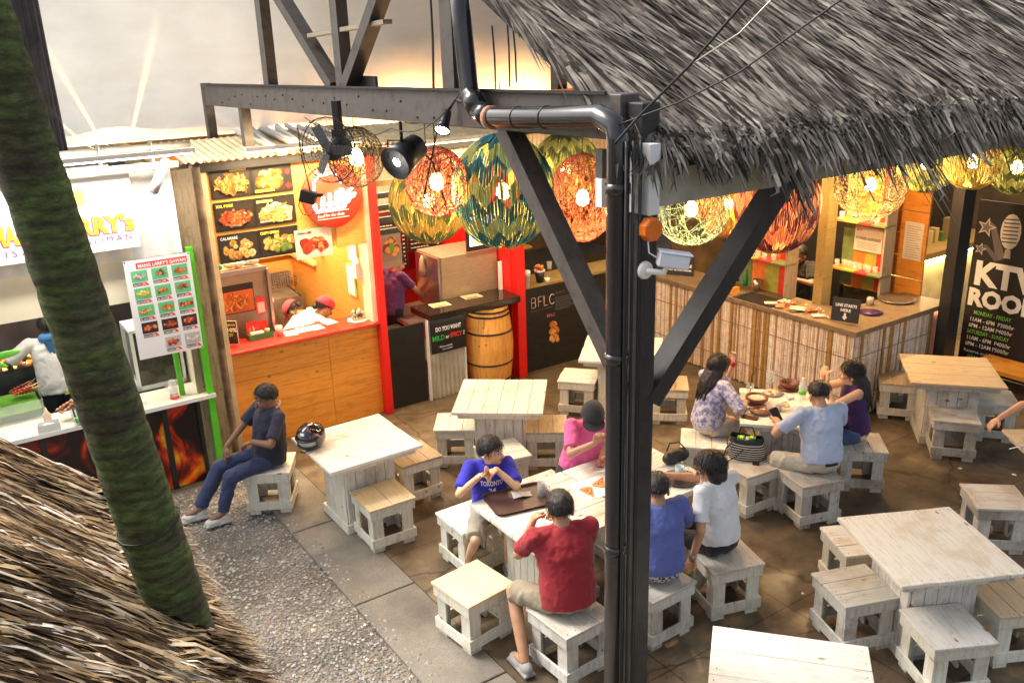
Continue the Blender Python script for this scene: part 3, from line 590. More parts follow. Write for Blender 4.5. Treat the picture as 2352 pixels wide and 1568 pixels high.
m = P.mb((.8, .62, .5)); m.box(3.25, 3.66, 8.905, 8.91, 2.0, 2.31); P.put(m, 'sheet', M_screen)
picture(P.t, P.XZ(3.27, 8.903, 2.02), .37, .22, (.8, .6, .5), 'red', 20, 31, r=.045, ring=True, spread=(.38, .28)); text('ONION RIMS', P.XZ(3.28, 8.902, 2.262), .04, M_letk, P.t, bold=.01, wid=.16)
# fridge with poster, on the counter side
P = Grp('drink_cooler', 'grey metal cooler with a food picture on its door behind the red counter', 'cooler', 2.8, 9.75, 0)
m = P.mb(); m.box(2.46, 3.1, 9.5, 10.1, 0, 1.84); bevel(P.put(m, 'cabinet', mat('grey_metal', (.34, .3, .24), .4, .5, var=.1)), .012)
m = P.mb(); m.box(2.46, 3.1, 9.47, 9.495, 1.81, 1.86); m.box(3.085, 3.115, 9.44, 9.5, 1.05, 1.83); P.put(m, 'edge_trim', M_steel)
m = P.mb((.02, .018, .015)); m.box(2.5, 2.93, 9.488, 9.498, 1.38, 1.7); P.put(m, 'door_picture', M_screen)
picture(P.t, P.XZ(2.51, 9.486, 1.39), .41, .24, (.55, .14, .03), 'fried', 60, 44, r=.035, spread=(.34, .3), style='strips')
m = P.mb((.75, .05, .05)); m.face([(x, 9.484, z) for x, z in blob(2.99, 1.42, .085, 20, 0, sx=.75, sy=1.3)][::-1]); m.color = (.8, .75, .7); m.face([(2.95, 9.482, 1.34), (3.03, 9.482, 1.34), (3.03, 9.482, 1.46), (2.95, 9.482, 1.46)]); P.put(m, 'red_sticker', M_screen)
for i, (nm, c, a, s, lb) in enumerate([('green_bag', (.05, .3, .08), 2.58, (.1, .08, .06), 'green bag lying on top of the grey cooler'), ('cloth_bundle', (.75, .75, .7), 2.8, (.12, .07, .055), 'white cloth bundle in the middle of the cooler top'), ('towel', (.55, .65, .7), 2.98, (.1, .06, .06), 'pale blue and pink towel at the right end of the cooler top')]):
    P = Grp(nm, lb, 'bundle', a, 9.62, 1.86); P.M = Matrix.Identity(4); m = MB(); rn = random.Random(i); m.color = c
    for k in range(7): m.ball((rn.uniform(-s[0]*.6, s[0]*.6), rn.uniform(-.03, .03), s[2]*.6), (s[0]*.5, s[1]*.6, s[2]*rn.uniform(.5, .9)), nu=9, nv=6)
    remesh(m, 'cloth', mat(nm, c, .7, var=.3, vs=20), P.t, .01, 2, .01, .03)
# counter things
def on_counter(name, label, cat, px, py, z, parts, group=None):
    a, b, _ = ab(on(px, py, z=z)); return bx_thing(name, label, cat, a, b, z, parts, group)
P = on_counter('discount_stand', 'tilted black card stand reading ten percent off at the left end of the red counter', 'sign', 536, 790, 1.15, [('board', M_black, lambda m: m.obox((0, 0, .13), (.13, .012, .26))), ('rim', M_white, lambda m: [m.obox((x, -.007, .13), (.005, .004, .262)) for x in (-.065, .065)]+[m.obox((0, -.007, z), (.13, .004, .005)) for z in (.001, .259)])])
P.t.rotation_euler = (0, 0, TH+R(-38)); text('10%', XZ(-.052, -.0085, .14), .06, M_letw, P.t, bold=.02, wid=.1); text('OFF', XZ(-.045, -.0085, .085), .05, M_letg, P.t, bold=.02, wid=.06); text('EVERY DAY', XZ(-.05, -.0085, .205), .03, M_lety, P.t, wid=.1)
P = on_counter('flyer_box', 'green box holding red flyers on the red counter', 'box', 597, 775, 1.15, [('tray', mat('green_card', (.02, .16, .05), .5), lambda m: [m.box(-.13, .13, -.07, .07, 0, .01), m.box(-.13, .13, -.075, -.07, 0, .065), m.box(-.13, .13, .07, .075, 0, .065), m.box(-.135, -.13, -.07, .07, 0, .065), m.box(.13, .135, -.07, .07, 0, .065)]),
    ('red_flyer', M_redtop, lambda m: [m.box(-.12, -.005, .04, .045, .02, .18), m.box(.0, .12, .045, .05, .03, .17)]), ('napkins', M_paper, lambda m: m.box(-.1, .04, -.04, .02, .01, .075)), ('tape_roll', mat('tape', (.6, .5, .2), .4), lambda m: m.lathe([(.028, .05), (.028, .09), (.001, .09)], 16, (.085, -.01, 0)))])
text(': )', XZ(-.09, .0395, .08), .07, M_letw, P.t, bold=.01)
on_counter('plastic_cup', 'clear plastic cup of red drink on the red counter', 'cup', 642, 770, 1.15, [('cup', mat_glass('cup_plastic', (.85, .85, .85), .1, .35), lambda m: m.lathe([(.03, 0), (.043, .11), (.041, .11), (.028, .004)], 18)), ('drink', mat('red_drink', (.4, .03, .03), .2), lambda m: m.lathe([(.027, .004), (.036, .07), (.0001, .07)], 16))])
for i, (px, py, lb) in enumerate([(668, 765, 'leftmost white menu card flat on the red counter'), (696, 757, 'middle white menu card flat on the red counter'), (726, 752, 'rightmost white menu card flat on the red counter'), (755, 740, 'crumpled white papers at the back of the red counter')]):
    P = on_counter('menu_card', lb, 'card', px, py, 1.151, [('card', M_paper, lambda m: m.box(-.07, .07, -.09, .09, 0, .003+.004*(i == 3)))], 'cards on the red counter')
    P.t.rotation_euler = (0, 0, TH+R(-12+i*7))
    if i < 3: P.put(MB(None, (.6, .1, .08)).box(-.03, .03, .02, .05, .0032, .0036), 'printed_mark', M_screen)
P = on_counter('garnish_food', 'heap of fried food with green garnish at the right end of the red counter', 'food', 826, 733, 1.151, [('wrapper', M_paper, lambda m: m.poly(blob(0, 0, .12, 8, .3), 0, .004))])
m = MB(); rn = random.Random(5)
for i in range(46): m.color = rn.choice([(.12, .16, .1), (.25, .3, .22), (.5, .5, .42), (.06, .09, .05)]); m.ball((rn.gauss(-.02, .035), rn.gauss(0, .03), .02+rn.uniform(0, .1)), rn.uniform(.012, .024), nu=7, nv=5)
P.put(m, 'garnish', M_vc)
m = MB(); m.color = (.75, .4, .12)
for i in range(9): m.cap((rn.uniform(-.1, 0), rn.uniform(-.06, .06), .012), (rn.uniform(0, .12), rn.uniform(-.06, .06), .02), .009, .009, 8)
P.put(m, 'fries', M_vc)
# wall things of the orange stall (on the right hand wall, a = 4.12)
P = Grp('wall_switch', 'white switch box high on the plywood side wall', 'switch', 4.1, 10.35, 1.75); m = P.mb(); m.box(4.05, 4.118, 10.3, 10.38, 1.72, 1.86); P.put(m, 'box', M_white)
P = Grp('tax_notice', 'white paper notice with red letters on the wall beside the red post', 'notice', 4.11, 9.45, 1.95); m = P.mb(); m.box(4.108, 4.118, 9.3, 9.55, 1.75, 2.05); P.put(m, 'paper', M_paper); text('BIR', P.YZ(4.1065, 9.44, 1.95), .085, M_letr, P.t, bold=.02, wid=.12)
m = P.mb((.6, .15, .12))
for i in range(8): m.box(4.1065, 4.1078, 9.46, 9.53, 1.79+i*.02, 1.8+i*.02)
P.put(m, 'red_lines', M_screen)
P = Grp('meter_box', 'small white electric box with a conduit beside the tax notice', 'electric box', 4.09, 9.25, 1.7); m = P.mb(); m.box(4.04, 4.06, 9.14, 9.2, 1.65, 1.85); m.box(4.0, 4.06, 9.125, 9.22, 1.62, 1.8); P.put(m, 'box', M_white); m = P.mb(); m.tube([(4.05, 9.17, 1.85), (4.05, 9.17, 2.9)], .011, 8); P.put(m, 'conduit', M_white)
P = Grp('clear_folder', 'green edged plastic folder of papers hanging on the plywood side wall', 'folder', 4.1, 9.6, 1.4); m = P.mb(); m.box(4.1, 4.117, 9.4, 9.62, 1.32, 1.7); P.put(m, 'cover', mat('lime_plastic', (.35, .7, .15), .4)); m = P.mb(); m.box(4.093, 4.0995, 9.415, 9.6, 1.34, 1.68); P.put(m, 'papers', M_paper)
P = Grp('deep_fryer', 'steel fryer with wire baskets in the back corner of the orange stall', 'fryer', 3.7, 11.1); m = P.mb(); m.box(3.35, 4.0, 10.9, 11.38, 0, 1.05); P.put(m, 'cabinet', mat('greasy_steel', (.3, .27, .22), .4, .7, var=.3))
def basket(m, x, y, z, w, d, h):
    for i in range(9): q = w*i/8; m.tube([(x+q, y, z+h), (x+q, y, z), (x+q, y+d, z), (x+q, y+d, z+h)], .003, 4)
    for i in range(5): q = h*i/4; m.tube([(x, y, z+q), (x+w, y, z+q), (x+w, y+d, z+q), (x, y+d, z+q), (x, y, z+q)], .003, 4)
m = P.mb(); basket(m, 3.38, 10.95, 1.18, .26, .2, .14); P.put(m, 'wire_basket', M_darkm)
m = P.mb(); basket(m, 3.7, 10.95, 1.18, .26, .2, .14); m.tube([(3.83, 10.95, 1.2), (3.9, 10.7, 1.1)], .012, 8); P.put(m, 'wire_basket', M_darkm)
m = P.mb(); m.box(3.36, 4.0, 11.3, 11.38, 1.05, 1.3); P.put(m, 'splash_back', M_steel)
# pipes lying on the roof
mbp = MB(); mbp.lathe([(.024, 0), (.024, 1.0), (.019, 1.0), (.019, 0), (.024, 0)], 12, (0, .05, 0), Vector((0, -1, -.135)).to_track_quat('Z', 'Y').to_matrix())
pp0 = mbp.build('plastic_pipe', mat('pvc_grey', (.55, .53, .5), .35)); rn = random.Random(2)
pts = [(552, 311), (550, 327), (582, 314), (594, 307), (603, 313), (612, 316), (619, 312), (640, 311), (663, 305), (670, 303), (690, 306), (643, 328), (709, 303), (732, 303)]
for i, (px, py) in enumerate(pts):
    p = on(px, py, b=9.55); p.z = 3.285+.02*(i % 3)
    o = pp0 if i == 0 else pp0.copy()
    if i: COL.objects.link(o)
    o.location = p; o.rotation_euler = (0, 0, TH+R(rn.uniform(-8, 8)))
    tag(o, 'grey plastic pipe lying with open end up on the orange stall roof', 'pipe', 'open ended plastic pipes piled on the roof')
# ---- the red and black stall with the barrel
S = Grp('barrel_stall', 'black and red stall with a polished black counter and half barrel front', 'food stall', 5.2, 9.0)
m = S.mb(); m.box(4.21, 4.72, 8.95, 8.98, 0, 1.0); S.put(m, 'gate_panel', mat('black_board', (.012, .012, .012), .35, var=.2))
m = S.mb(); m.box(4.7, 5.98, 8.74, 9.22, 1.06, 1.14); bevel(S.put(m, 'counter_top', mat('black_granite', (.02, .016, .012), .12, var=.3, vs=60)), .006)
m = S.mb(); m.box(4.21, 4.7, 9.12, 9.6, .8, .83); m.box(4.7, 6.0, 9.22, 10.1, .86, .9); S.put(m, 'work_top', M_steel)
m = S.mb(); corrugated(m, 4.76, 5.24, 0, .98, 8.93, .062, .012); S.put(m, 'corrugated_front', M_corr)
m = S.mb(); m.box(4.74, 4.757, 8.9, 8.95, 0, 1.05); m.box(5.24, 5.26, 8.9, 8.95, 0, 1.05); S.put(m, 'trim', M_white)
m = S.mb(); m.box(4.78, 5.3, 8.85, 8.87, 1.035, 1.055); S.put(m, 'light_strip', mat_emit('led_strip', (1, .9, .7), 9))
m = S.mb(); m.box(6.0, 6.12, 8.84, 8.96, 0, 3.0); m.box(5.99, 6.03, 8.96, 11.0, 0, 3.0); S.put(m, 'red_wall', M_red)
m = S.mb(); m.box(4.16, 6.0, 11.0, 11.05, 0, 1.95); S.put(m, 'back_wall', mat('deep_red_wall', (.4, .01, .01), .5))
m = S.mb(); corrugated(m, 4.16, 6.0, 1.95, 3.1, 10.98, .076, .012); S.put(m, 'upper_cladding', mat('warm_sheet', (.7, .6, .42), .4))
m = S.mb(); m.box(4.16, 4.19, 8.98, 11, 0, 3.1); S.put(m, 'side_wall', M_red)
for i in range(5):
    z = 2.66-i*.135; m = S.mb(); m.box(4.2, 5.2, 8.9, 8.96, z, z+.06); S.put(m, 'slat', M_black if i else mat('brown_slat', (.2, .13, .04), .5))
m = S.mb(); m.box(4.16, 6.05, 8.82, 8.9, 3.0, 3.08); S.put(m, 'eave_beam', M_black)
m = S.mb(); slope_corr(m, 4.4, 6.6, 8.68, 3.13, 9.6, 3.25); slope_corr(m, 4.4, 6.6, 9.62, 3.24, 11.56, 3.02); S.put(m, 'roof', mat('fibreglass_sheet', (.62, .5, .28), .4))
m = S.mb(); corrugated(m, 4.55, 7.6, 2.72, 3.04, 8.99, .062, .012); S.put(m, 'upper_front', mat('warm_sheet', (.7, .6, .42)))
m = S.mb(); m.box(4.2, 6.0, 8.98, 11.0, 0, .02); S.put(m, 'platform', mat('stall_floor', (.25, .18, .12)))
P = Grp('spicy_sign', 'black sign with white, green and red words under the black counter', 'sign', 5, 8.88, .6)
m = P.mb(); m.box(4.78, 5.26, 8.885, 8.9, .6, 1.02); P.put(m, 'panel', mat('black_board', (.012, .012, .012)))
text('DO YOU WANT', P.XZ(4.84, 8.883, .87), .075, M_letw, P.t, bold=.025, wid=.35); text('MILD', P.XZ(4.79, 8.883, .76), .085, mat('vivid_green_letters', (.02, .55, .08), .5), P.t, bold=.025, wid=.165)
text('or', P.XZ(4.972, 8.883, .765), .065, M_letw, P.t, bold=.02, wid=.05); text('SPICY', P.XZ(5.035, 8.883, .765), .08, M_letr, P.t, bold=.03, wid=.165); text('?', P.XZ(5.215, 8.883, .765), .075, M_letw, P.t, bold=.02)
text('DynamiteBuffPh', P.XZ(4.92, 8.883, .665), .028, M_letw, P.t, wid=.14); text('DynamiteBuffPh', P.XZ(4.92, 8.883, .63), .028, M_letw, P.t, wid=.14)
m = P.mb((.08, .15, .5)); m.box(4.87, 4.887, 8.883, 8.8845, .665, .685); m.color = (.8, .8, .8); m.box(4.893, 4.91, 8.883, 8.8845, .665, .685); P.put(m, 'social_marks', M_screen)
# half barrel
P = Grp('barrel', 'honey coloured wooden barrel with black hoops standing under the counter end', 'barrel', 5.64, 8.98); P.M = Matrix.Identity(4)
prof = [(.25, 0), (.275, .15), (.298, .35), (.305, .52), (.298, .7), (.272, .9), (.25, 1.04)]; m = MB()
N = 24; vs = []; fs = []
for i, (r, z) in enumerate(prof):
    for k in range(N):
        for e in (.008, .12, .88, .992):
            t = 2*math.pi*(k+e)/N; rr = r-(.004 if e in (.008, .992) else 0); vs.append((rr*math.cos(t), rr*math.sin(t), z))
q = N*4
fs = [(i*q+k, i*q+(k+1) % q, (i+1)*q+(k+1) % q, (i+1)*q+k) for i in range(len(prof)-1) for k in range(q)] + [tuple((len(prof)-1)*q+k for k in range(q))]
m.add(vs, fs, False); P.put(m, 'staves', mat_wood('barrel_wood', (.75, .38, .09), (.5, .2, .03), grain=(7, 7, .8), rough=.35, stain=.4))
def rad(z):
    for (r0, z0), (r1, z1) in zip(prof, prof[1:]):
        if z0 <= z <= z1: return r0+(r1-r0)*(z-z0)/(z1-z0)
for z in (.1, .32, .72, .93, .985):
    m = MB(); m.lathe([(rad(z)+.001, z), (rad(z)+.006, z), (rad(min(1.03, z+.022))+.006, z+.022), (rad(min(1.03, z+.022))+.001, z+.022)], 48); P.put(m, 'hoop', M_black)
P = Grp('steel_oven', 'big brushed steel oven box standing on the black counter', 'oven', 5.55, 9.55, .9)
m = P.mb(); m.box(5.16, 5.98, 9.24, 9.85, .97, 1.66); bevel(P.put(m, 'body', mat('bronzed_steel', (.46, .35, .23), .45, .6, var=.12, scale=(1, 1, 12), vs=12)), .01); m = P.mb(); m.box(5.2, 5.94, 9.3, 9.8, .9, .97); P.put(m, 'foot', M_black)
m = P.mb(); m.box(5.13, 5.16, 9.26, 9.83, 1.0, 1.64); P.put(m, 'door', M_steel)
P = Grp('tea_towel', 'pale tea towel hanging on the left side of the steel oven', 'towel', 5.1, 9.6, 1.4); m = P.mb(); m.tube([(5.11, 9.62, 1.63), (5.11, 9.62, 1.58), (5.105, 9.6, 1.45), (5.11, 9.61, 1.36)], [.008, .03, .055, .03], 10); P.put(m, 'cloth', mat('pale_cloth', (.65, .5, .35), .9))
P = Grp('white_post', 'slim white plastic strip standing behind the steel oven on the counter', 'post', 5.96, 9.05, 1.14); m = P.mb(); m.box(5.93, 5.975, 9.13, 9.16, 1.14, 1.5); P.put(m, 'strip', M_white)
for i, (px, py, lb) in enumerate([(1010, 700, 'left yellow and white menu sheet lying on the black counter'), (1083, 681, 'right yellow and white menu sheet lying on the black counter')]):
    a, b, _ = ab(on(px, py, z=1.142)); P = Grp('menu_sheet', lb, 'menu', a, b, 1.142, 'menu sheets on the black counter'); P.M = Matrix.Identity(4); rn = random.Random(i)
    m = MB(None, (.7, .6, .4)); m.box(-.12, .12, -.085, .085, 0, .003); m.color = (.5, .42, .05)
    for k in range(9): m.box(-.1+k*.02, -.088+k*.02, -.02, rn.uniform(.03, .07), .0032, .0036)
    m.color = (.1, .08, .05); m.box(-.1, .06, -.07, -.05, .0032, .0036); m.box(-.1, .1, -.045, -.035, .0032, .0036); P.put(m, 'sheet', M_screen); P.t.rotation_euler = (0, 0, TH+R(-5))
# menu boards, picture, screen
P = Grp('chicken_poster', 'photo poster of fried chicken with parsley above the cashier', 'poster', 4.6, 9.6, 1.4)
m = P.mb((.35, .33, .28)); m.box(4.55, 4.83, 9.6, 9.615, 1.55, 2.0); P.put(m, 'sheet', M_screen); m = P.mb((.65, .03, .02)); m.face([(4.64, 9.598, 1.82), (4.83, 9.598, 1.82), (4.83, 9.598, 2.0), (4.64, 9.598, 2.0)]); P.put(m, 'red_corner', M_screen)
picture(P.t, P.XZ(4.56, 9.597, 1.63), .26, .33, (.3, .28, .24), 'fried', 22, 51, r=.04, spread=(.34, .34)); m = P.mb((.15, .5, .06)); m.face([(x, 9.588, z) for x, z in blob(4.7, 1.8, .045, 11, .35)][::-1]); P.put(m, 'parsley', M_screen)
for i, (a0, a1, z0, z1, lb) in enumerate([(4.86, 5.4, 1.25, 2.0, 'left black menu board with small white lines behind the cashier'), (5.42, 5.92, 1.45, 2.0, 'right black menu board with small white lines, left of the screen')]):
    P = Grp('menu_board', lb, 'menu board', (a0+a1)/2, 10.6, z0, 'black menu boards'); m = P.mb((.02, .018, .016)); m.box(a0, a1, 10.55, 10.565, z0, z1); P.put(m, 'panel', M_screen); rn = random.Random(i)
    m = P.mb((.7, .65, .5))
    for k in range(int((z1-z0)/.055)-1):
        x = a0+.03
        while x < a1-.2: w = rn.uniform(.02, .05); m.box(x, x+w, 10.546, 10.549, z0+.05+k*.055, z0+.062+k*.055); x += w+.012
        m.box(a1-.07, a1-.04, 10.546, 10.549, z0+.05+k*.055, z0+.065+k*.055)
    P.put(m, 'small_print', M_screen)
P = Grp('menu_screen', 'black framed screen showing food pictures, hung above the steel oven', 'screen', 5.9, 9.3, 1.7)
m = P.mb(); m.box(5.52, 6.0, 9.2, 9.23, 1.68, 2.14); m.tube([(5.76, 9.25, 2.1), (5.76, 9.25, 3.0)], .015, 8); P.put(m, 'casing', M_black)
P.put(P.mb((.75, .78, .85)).box(5.56, 5.98, 9.196, 9.199, 1.74, 2.1), 'display', mat_vc('lit_display', .3, .02, emit=1.6)); m = P.mb((.02, .02, .02))
for k in range(11): m.box(5.57+k*.018, 5.573+k*.018, 9.192, 9.194, 1.76, 2.08)
for k in range(17): m.box(5.565, 5.76, 9.191, 9.193, 1.77+k*.018, 1.773+k*.018)
m.color = (.75, .02, .03); m.face([(x, 9.188, z) for x, z in blob(5.66, 2.0, .05, 16, 0)][::-1]); m.color = (.85, .6, .2); m.face([(5.62, 9.187, 1.75), (5.8, 9.187, 1.75), (5.8, 9.187, 1.84), (5.62, 9.187, 1.83)]); m.color = (.05, .05, .25); m.face([(5.8, 9.187, 1.75), (5.97, 9.187, 1.75), (5.97, 9.187, 2.09), (5.8, 9.187, 2.09)])
P.put(m, 'picture', mat_vc('lit_picture', .3, .02, emit=.8))
# ---- black counter wall with white lettering
S = Grp('black_counter', 'long black counter front with pale outlined letters and a chicken picture', 'counter', 6.9, 9.0)
m = S.mb(); m.box(6.12, 8.05, 8.95, 9.0, 0, 1.14); S.put(m, 'front_panel', mat('slate_black', (.012, .011, .01), .5, var=.5, vs=14, scale=(1, 1, 5)))
m = S.mb(); m.box(6.12, 8.05, 8.93, 9.4, 1.14, 1.17); S.put(m, 'counter_top', mat_wood('dull_yellow_top', (.35, .24, .08), (.2, .13, .04), knots=False))
m = S.mb(); m.box(6.12, 8.05, 9.4, 10.1, 1.17, 1.3); S.put(m, 'inner_counter', M_black); m = S.mb(); m.box(6.2, 7.2, 10.2, 10.7, 1.3, 1.33); S.put(m, 'yellow_table', mat('yellow_top', (.55, .35, .06), .4))
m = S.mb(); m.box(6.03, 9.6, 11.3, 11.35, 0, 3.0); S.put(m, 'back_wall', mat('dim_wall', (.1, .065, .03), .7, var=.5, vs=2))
for k, (p, q) in enumerate([(6.28, 'B'), (6.39, 'F'), (6.48, 'L'), (6.57, 'C')]):
    z0 = .87; h = .13; m = S.mb(); r = .0048; b = 8.944
    if q == 'B': m.tube([(p, b, z0), (p, b, z0+h), (p+.05, b, z0+h), (p+.065, b, z0+h*.85), (p+.06, b, z0+h*.6), (p+.045, b, z0+h*.53), (p+.005, b, z0+h*.53)], r, 6); m.tube([(p, b, z0), (p+.055, b, z0), (p+.07, b, z0+h*.2), (p+.06, b, z0+h*.45), (p+.045, b, z0+h*.53)], r, 6)
    if q == 'F': m.tube([(p, b, z0), (p, b, z0+h), (p+.055, b, z0+h)], r, 6); m.tube([(p, b, z0+h*.52), (p+.045, b, z0+h*.52)], r, 6)
    if q == 'L': m.tube([(p, b, z0+h), (p, b, z0), (p+.05, b, z0)], r, 6)
    if q == 'C': m.tube([(p+.04+.042*math.cos(R(t)), b, z0+h/2+h/2*math.sin(R(t))) for t in range(45, 320, 15)], r, 6)
    S.put(m, 'lettering', mat('blush_letters', (.85, .6, .5), .4))
text('BFLC', S.XZ(6.52, 8.946, .7), .06, mat('pink_letters', (.7, .15, .18), .5), S.t, wid=.13)
text('BUCHAMBO PETACHON', S.XZ(6.26, 8.946, .815), .03, mat('faint_letters', (.1, .1, .11), .5), S.t, wid=.34); text("WHAT'S", S.XZ(6.66, 8.946, .99), .045, mat('faint_letters', (.1, .1, .11)), S.t, wid=.16)
m = S.mb((.09, .09, .1))
for k in range(7): m.box(6.66, 6.9+.03*(k % 3), 8.945, 8.948, .93-k*.026, .94-k*.026)
S.put(m, 'faint_print', M_screen)
picture(S.t, S.XZ(6.5, 8.946, .3), .27, .36, (.012, .011, .01), 'fried', 30, 61, r=.035, spread=(.3, .4), name='chicken_picture')
on_counter('cup_stack', 'stack of white paper cups at the left end of the black counter wall', 'cups', 1211, 660, 1.17, [('cups', M_white, lambda m: m.lathe([(.028, 0), (.042, .15), (.045, .15), (.045, .21), (.03, .22)], 16))])
P = on_counter('chips_bucket', 'black bucket of fried chips on the black counter wall', 'bucket', 1240, 648, 1.17, [('bucket', M_black, lambda m: m.lathe([(.045, 0), (.07, .16), (.066, .16), (.04, .01)], 20)), ('paper_rim', M_paper, lambda m: m.lathe([(.068, .14), (.073, .165), (.066, .16)], 20))])
m = MB(); rn = random.Random(8)
for i in range(26): m.color = rn.choice(FOOD['fried']); m.ball((rn.uniform(-.05, .05), rn.uniform(-.05, .05), .17+rn.uniform(0, .05)), (.025, .02, .015), nu=7, nv=5)
P.put(m, 'chips', M_vc)
on_counter('sauce_cup', 'small white sauce cup right of the chips bucket', 'cup', 1257, 648, 1.17, [('cup', M_white, lambda m: m.lathe([(.025, 0), (.038, .055), (.035, .055), (.022, .006)], 16))])
on_counter('glass_tumbler', 'empty glass tumbler behind the chips bucket', 'glass', 1262, 618, 1.3, [('glass', mat_glass('pane_glass'), lambda m: m.lathe([(.03, 0), (.035, .1), (.032, .1), (.027, .01)], 16))])
# ---- the bamboo bar
S = Grp('bamboo_bar', 'L shaped bar clad in pale split bamboo with a brown timber top', 'bar', 8.35, 7.0)
M_bam = mat_vc('split_bamboo', .55, .3, vs=14)
def bamboo_clad(S, p0, p1, nrm, z0, z1):
    """vertical slats between two ground points"""
    m = S.mb(); p0, p1, nrm = Vector(p0), Vector(p1), Vector(nrm); L = (p1-p0).length; d = (p1-p0)/L; x = 0; rn = random.Random(int(L*100))
    while x < L:
        w = rn.uniform(.018, .034); t = rn.random(); big = rn.random() < .09
        c = (.86, .72, .58) if t < .62 else ((.7, .52, .36) if t < .85 else (.42, .24, .1))
        if big: c = (.42, .24, .07); w = .045
        k = rn.uniform(.9, 1.16); m.color = tuple(min(.95, q*k) for q in c); o = p0+d*(x+w/2)+nrm*(.006 if big else 0)
        pts = []
        for j in range(5): a = math.pi*j/4; pts.append(o - d*math.cos(a)*w*.48 + nrm*math.sin(a)*w*.35)
        zb = z0+rn.uniform(0, .02); vs = []; zs = [zb]
        q = zb+rn.uniform(.1, .3)
        while q < z1: zs += [q-.004, q, q+.004]; q += rn.uniform(.22, .34)
        zs.append(z1)
        base = m.color
        for z in zs: vs.append([(v.x, v.y, z) for v in pts])
        for i in range(len(zs)-1):
            node = zs[i+1]-zs[i] < .006
            m.color = tuple(q*.62 for q in base) if node else base
            for j in range(4): m.add([vs[i][j], vs[i][j+1], vs[i+1][j+1], vs[i+1][j]], [(0, 1, 2, 3)], True)
        x += w+rn.uniform(0, .003)
    return S.put(m, 'bamboo_cladding', M_bam)
bamboo_clad(S, (8.07, 8.6, 0), (8.07, 5.5, 0), (-1, 0, 0), .02, 1.03)
bamboo_clad(S, (8.07, 5.5, 0), (9.55, 5.5, 0), (0, -1, 0), .02, 1.03)
m = S.mb(); m.box(8.09, 8.16, 5.52, 8.6, 0, 1.02); m.box(8.16, 9.55, 5.52, 5.6, 0, 1.02); S.put(m, 'carcass', M_black)
m = S.mb(); m.box(8.0, 8.6, 5.42, 8.62, 1.03, 1.09); m.box(8.6, 9.75, 5.42, 6.02, 1.03, 1.09); bevel(S.put(m, 'bar_top', mat_wood('dark_bar_top', (.24, .17, .1), (.12, .08, .05), grain=(3, 3, 3), rough=.4, knots=False)), .005)
m = S.mb()
for z in (.28, .75): m.tube([(8.055, 8.6, z), (8.052, 5.48, z)], .004, 5); m.tube([(8.06, 5.485, z), (9.55, 5.485, z)], .004, 5)
S.put(m, 'binding_wire', mat('rust_wire', (.3, .15, .08), .6))
m = S.mb()
for k in range(7): m.box(9.74, 9.77, 5.8, 8.9, 1.0+k*.27, 1.0+k*.27+.258)
S.put(m, 'back_boards', M_pine)
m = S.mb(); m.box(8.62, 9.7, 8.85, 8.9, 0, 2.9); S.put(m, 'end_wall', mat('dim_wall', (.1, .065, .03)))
m = S.mb(); m.box(8.55, 8.72, 6.3, 6.42, 0, 2.9); S.put(m, 'timber_post', mat_wood('olive_post', (.4, .3, .1), (.25, .17, .05), knots=False)); m = S.mb(); m.box(9.66, 9.739, 6.85, 7.9, 0, 2.6); S.put(m, 'dark_gap_panel', M_black)  # shade of the gap between the shelves put in as a black panel
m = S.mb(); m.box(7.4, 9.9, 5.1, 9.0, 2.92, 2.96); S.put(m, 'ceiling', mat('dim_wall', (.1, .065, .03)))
COLS = [(.16, .22, .08), (.78, .2, .03), (.38, .36, .05), (.7, .04, .03)]
def shelf_unit(name, label, a, b0, b1, z0, z1, shelves):
    P = Grp(name, label, 'shelf', a, (b0+b1)/2, z0, 'colour striped glass shelves of the bar'); n = len(COLS); w = (b0-b1)/n
    m = P.mb()
    for i, c in enumerate(COLS): m.color = c; m.box(a, a+.02, b0-w*(i+1)+.003, b0-w*i, z0, z1)
    P.put(m, 'painted_boards', mat_vc('worn_paint', .6, .35, vs=14)); m = P.mb(); m.box(a-.16, a+.04, b1-.03, b1-.002, z0, z1); P.put(m, 'side_board', mat_wood('grey_board', (.36, .3, .22), (.22, .18, .13), grain=(9, 9, 1), knots=False))
    for zs in shelves:
        m = P.mb()
        for i in range(n): m.color = COLS[(i+1) % n]; m.box(a-.2, a-.002, b0+.04-(w+.02)*(i+1), b0+.04-(w+.02)*i-.001, zs, zs+.02)
        P.put(m, 'shelf_board', mat_vc('worn_paint', .6))
    return P
shelf_unit('striped_shelf', 'striped shelf with a liquor notice, behind the bar corner', 9.5, 6.75, 6.1, 1.09, 2.6, (1.32, 1.92))
shelf_unit('striped_shelf', 'low striped shelf with six glasses, left of the olive timber post', 8.55, 7.55, 6.72, 1.09, 2.4, (1.5,))
rn = random.Random(12)
gm = MB(); gm.lathe([(.026, 0), (.034, .085), (.0315, .085), (.024, .008)], 14); g0 = gm.build('drinking_glass', mat_glass('pane_glass', alpha=.35)); first = True
def glass(a, b, z, lab, grp):
    global first
    o = g0 if first else g0.copy()
    if not first: COL.objects.link(o)
    first = False; o.location = W(a, b, z); tag(o, lab, 'glass', grp)
for i in range(6): glass(8.44+rn.uniform(-.04, .04), 7.5-i*.115, 1.521, 'empty drinking glass in the row on the low striped shelf', 'glasses in a row on the low shelf')
for i in range(8): glass(9.4+rn.uniform(-.05, .04), 6.72-i*.075, 1.341, 'empty drinking glass on the lower board of the liquor notice shelf', 'glasses on the lower board of the striped shelf')
for i in range(5): glass(9.4+rn.uniform(-.05, .04), 6.7-i*.12, 1.941, 'empty drinking glass on the upper board of the liquor notice shelf', 'glasses on the upper board of the striped shelf')
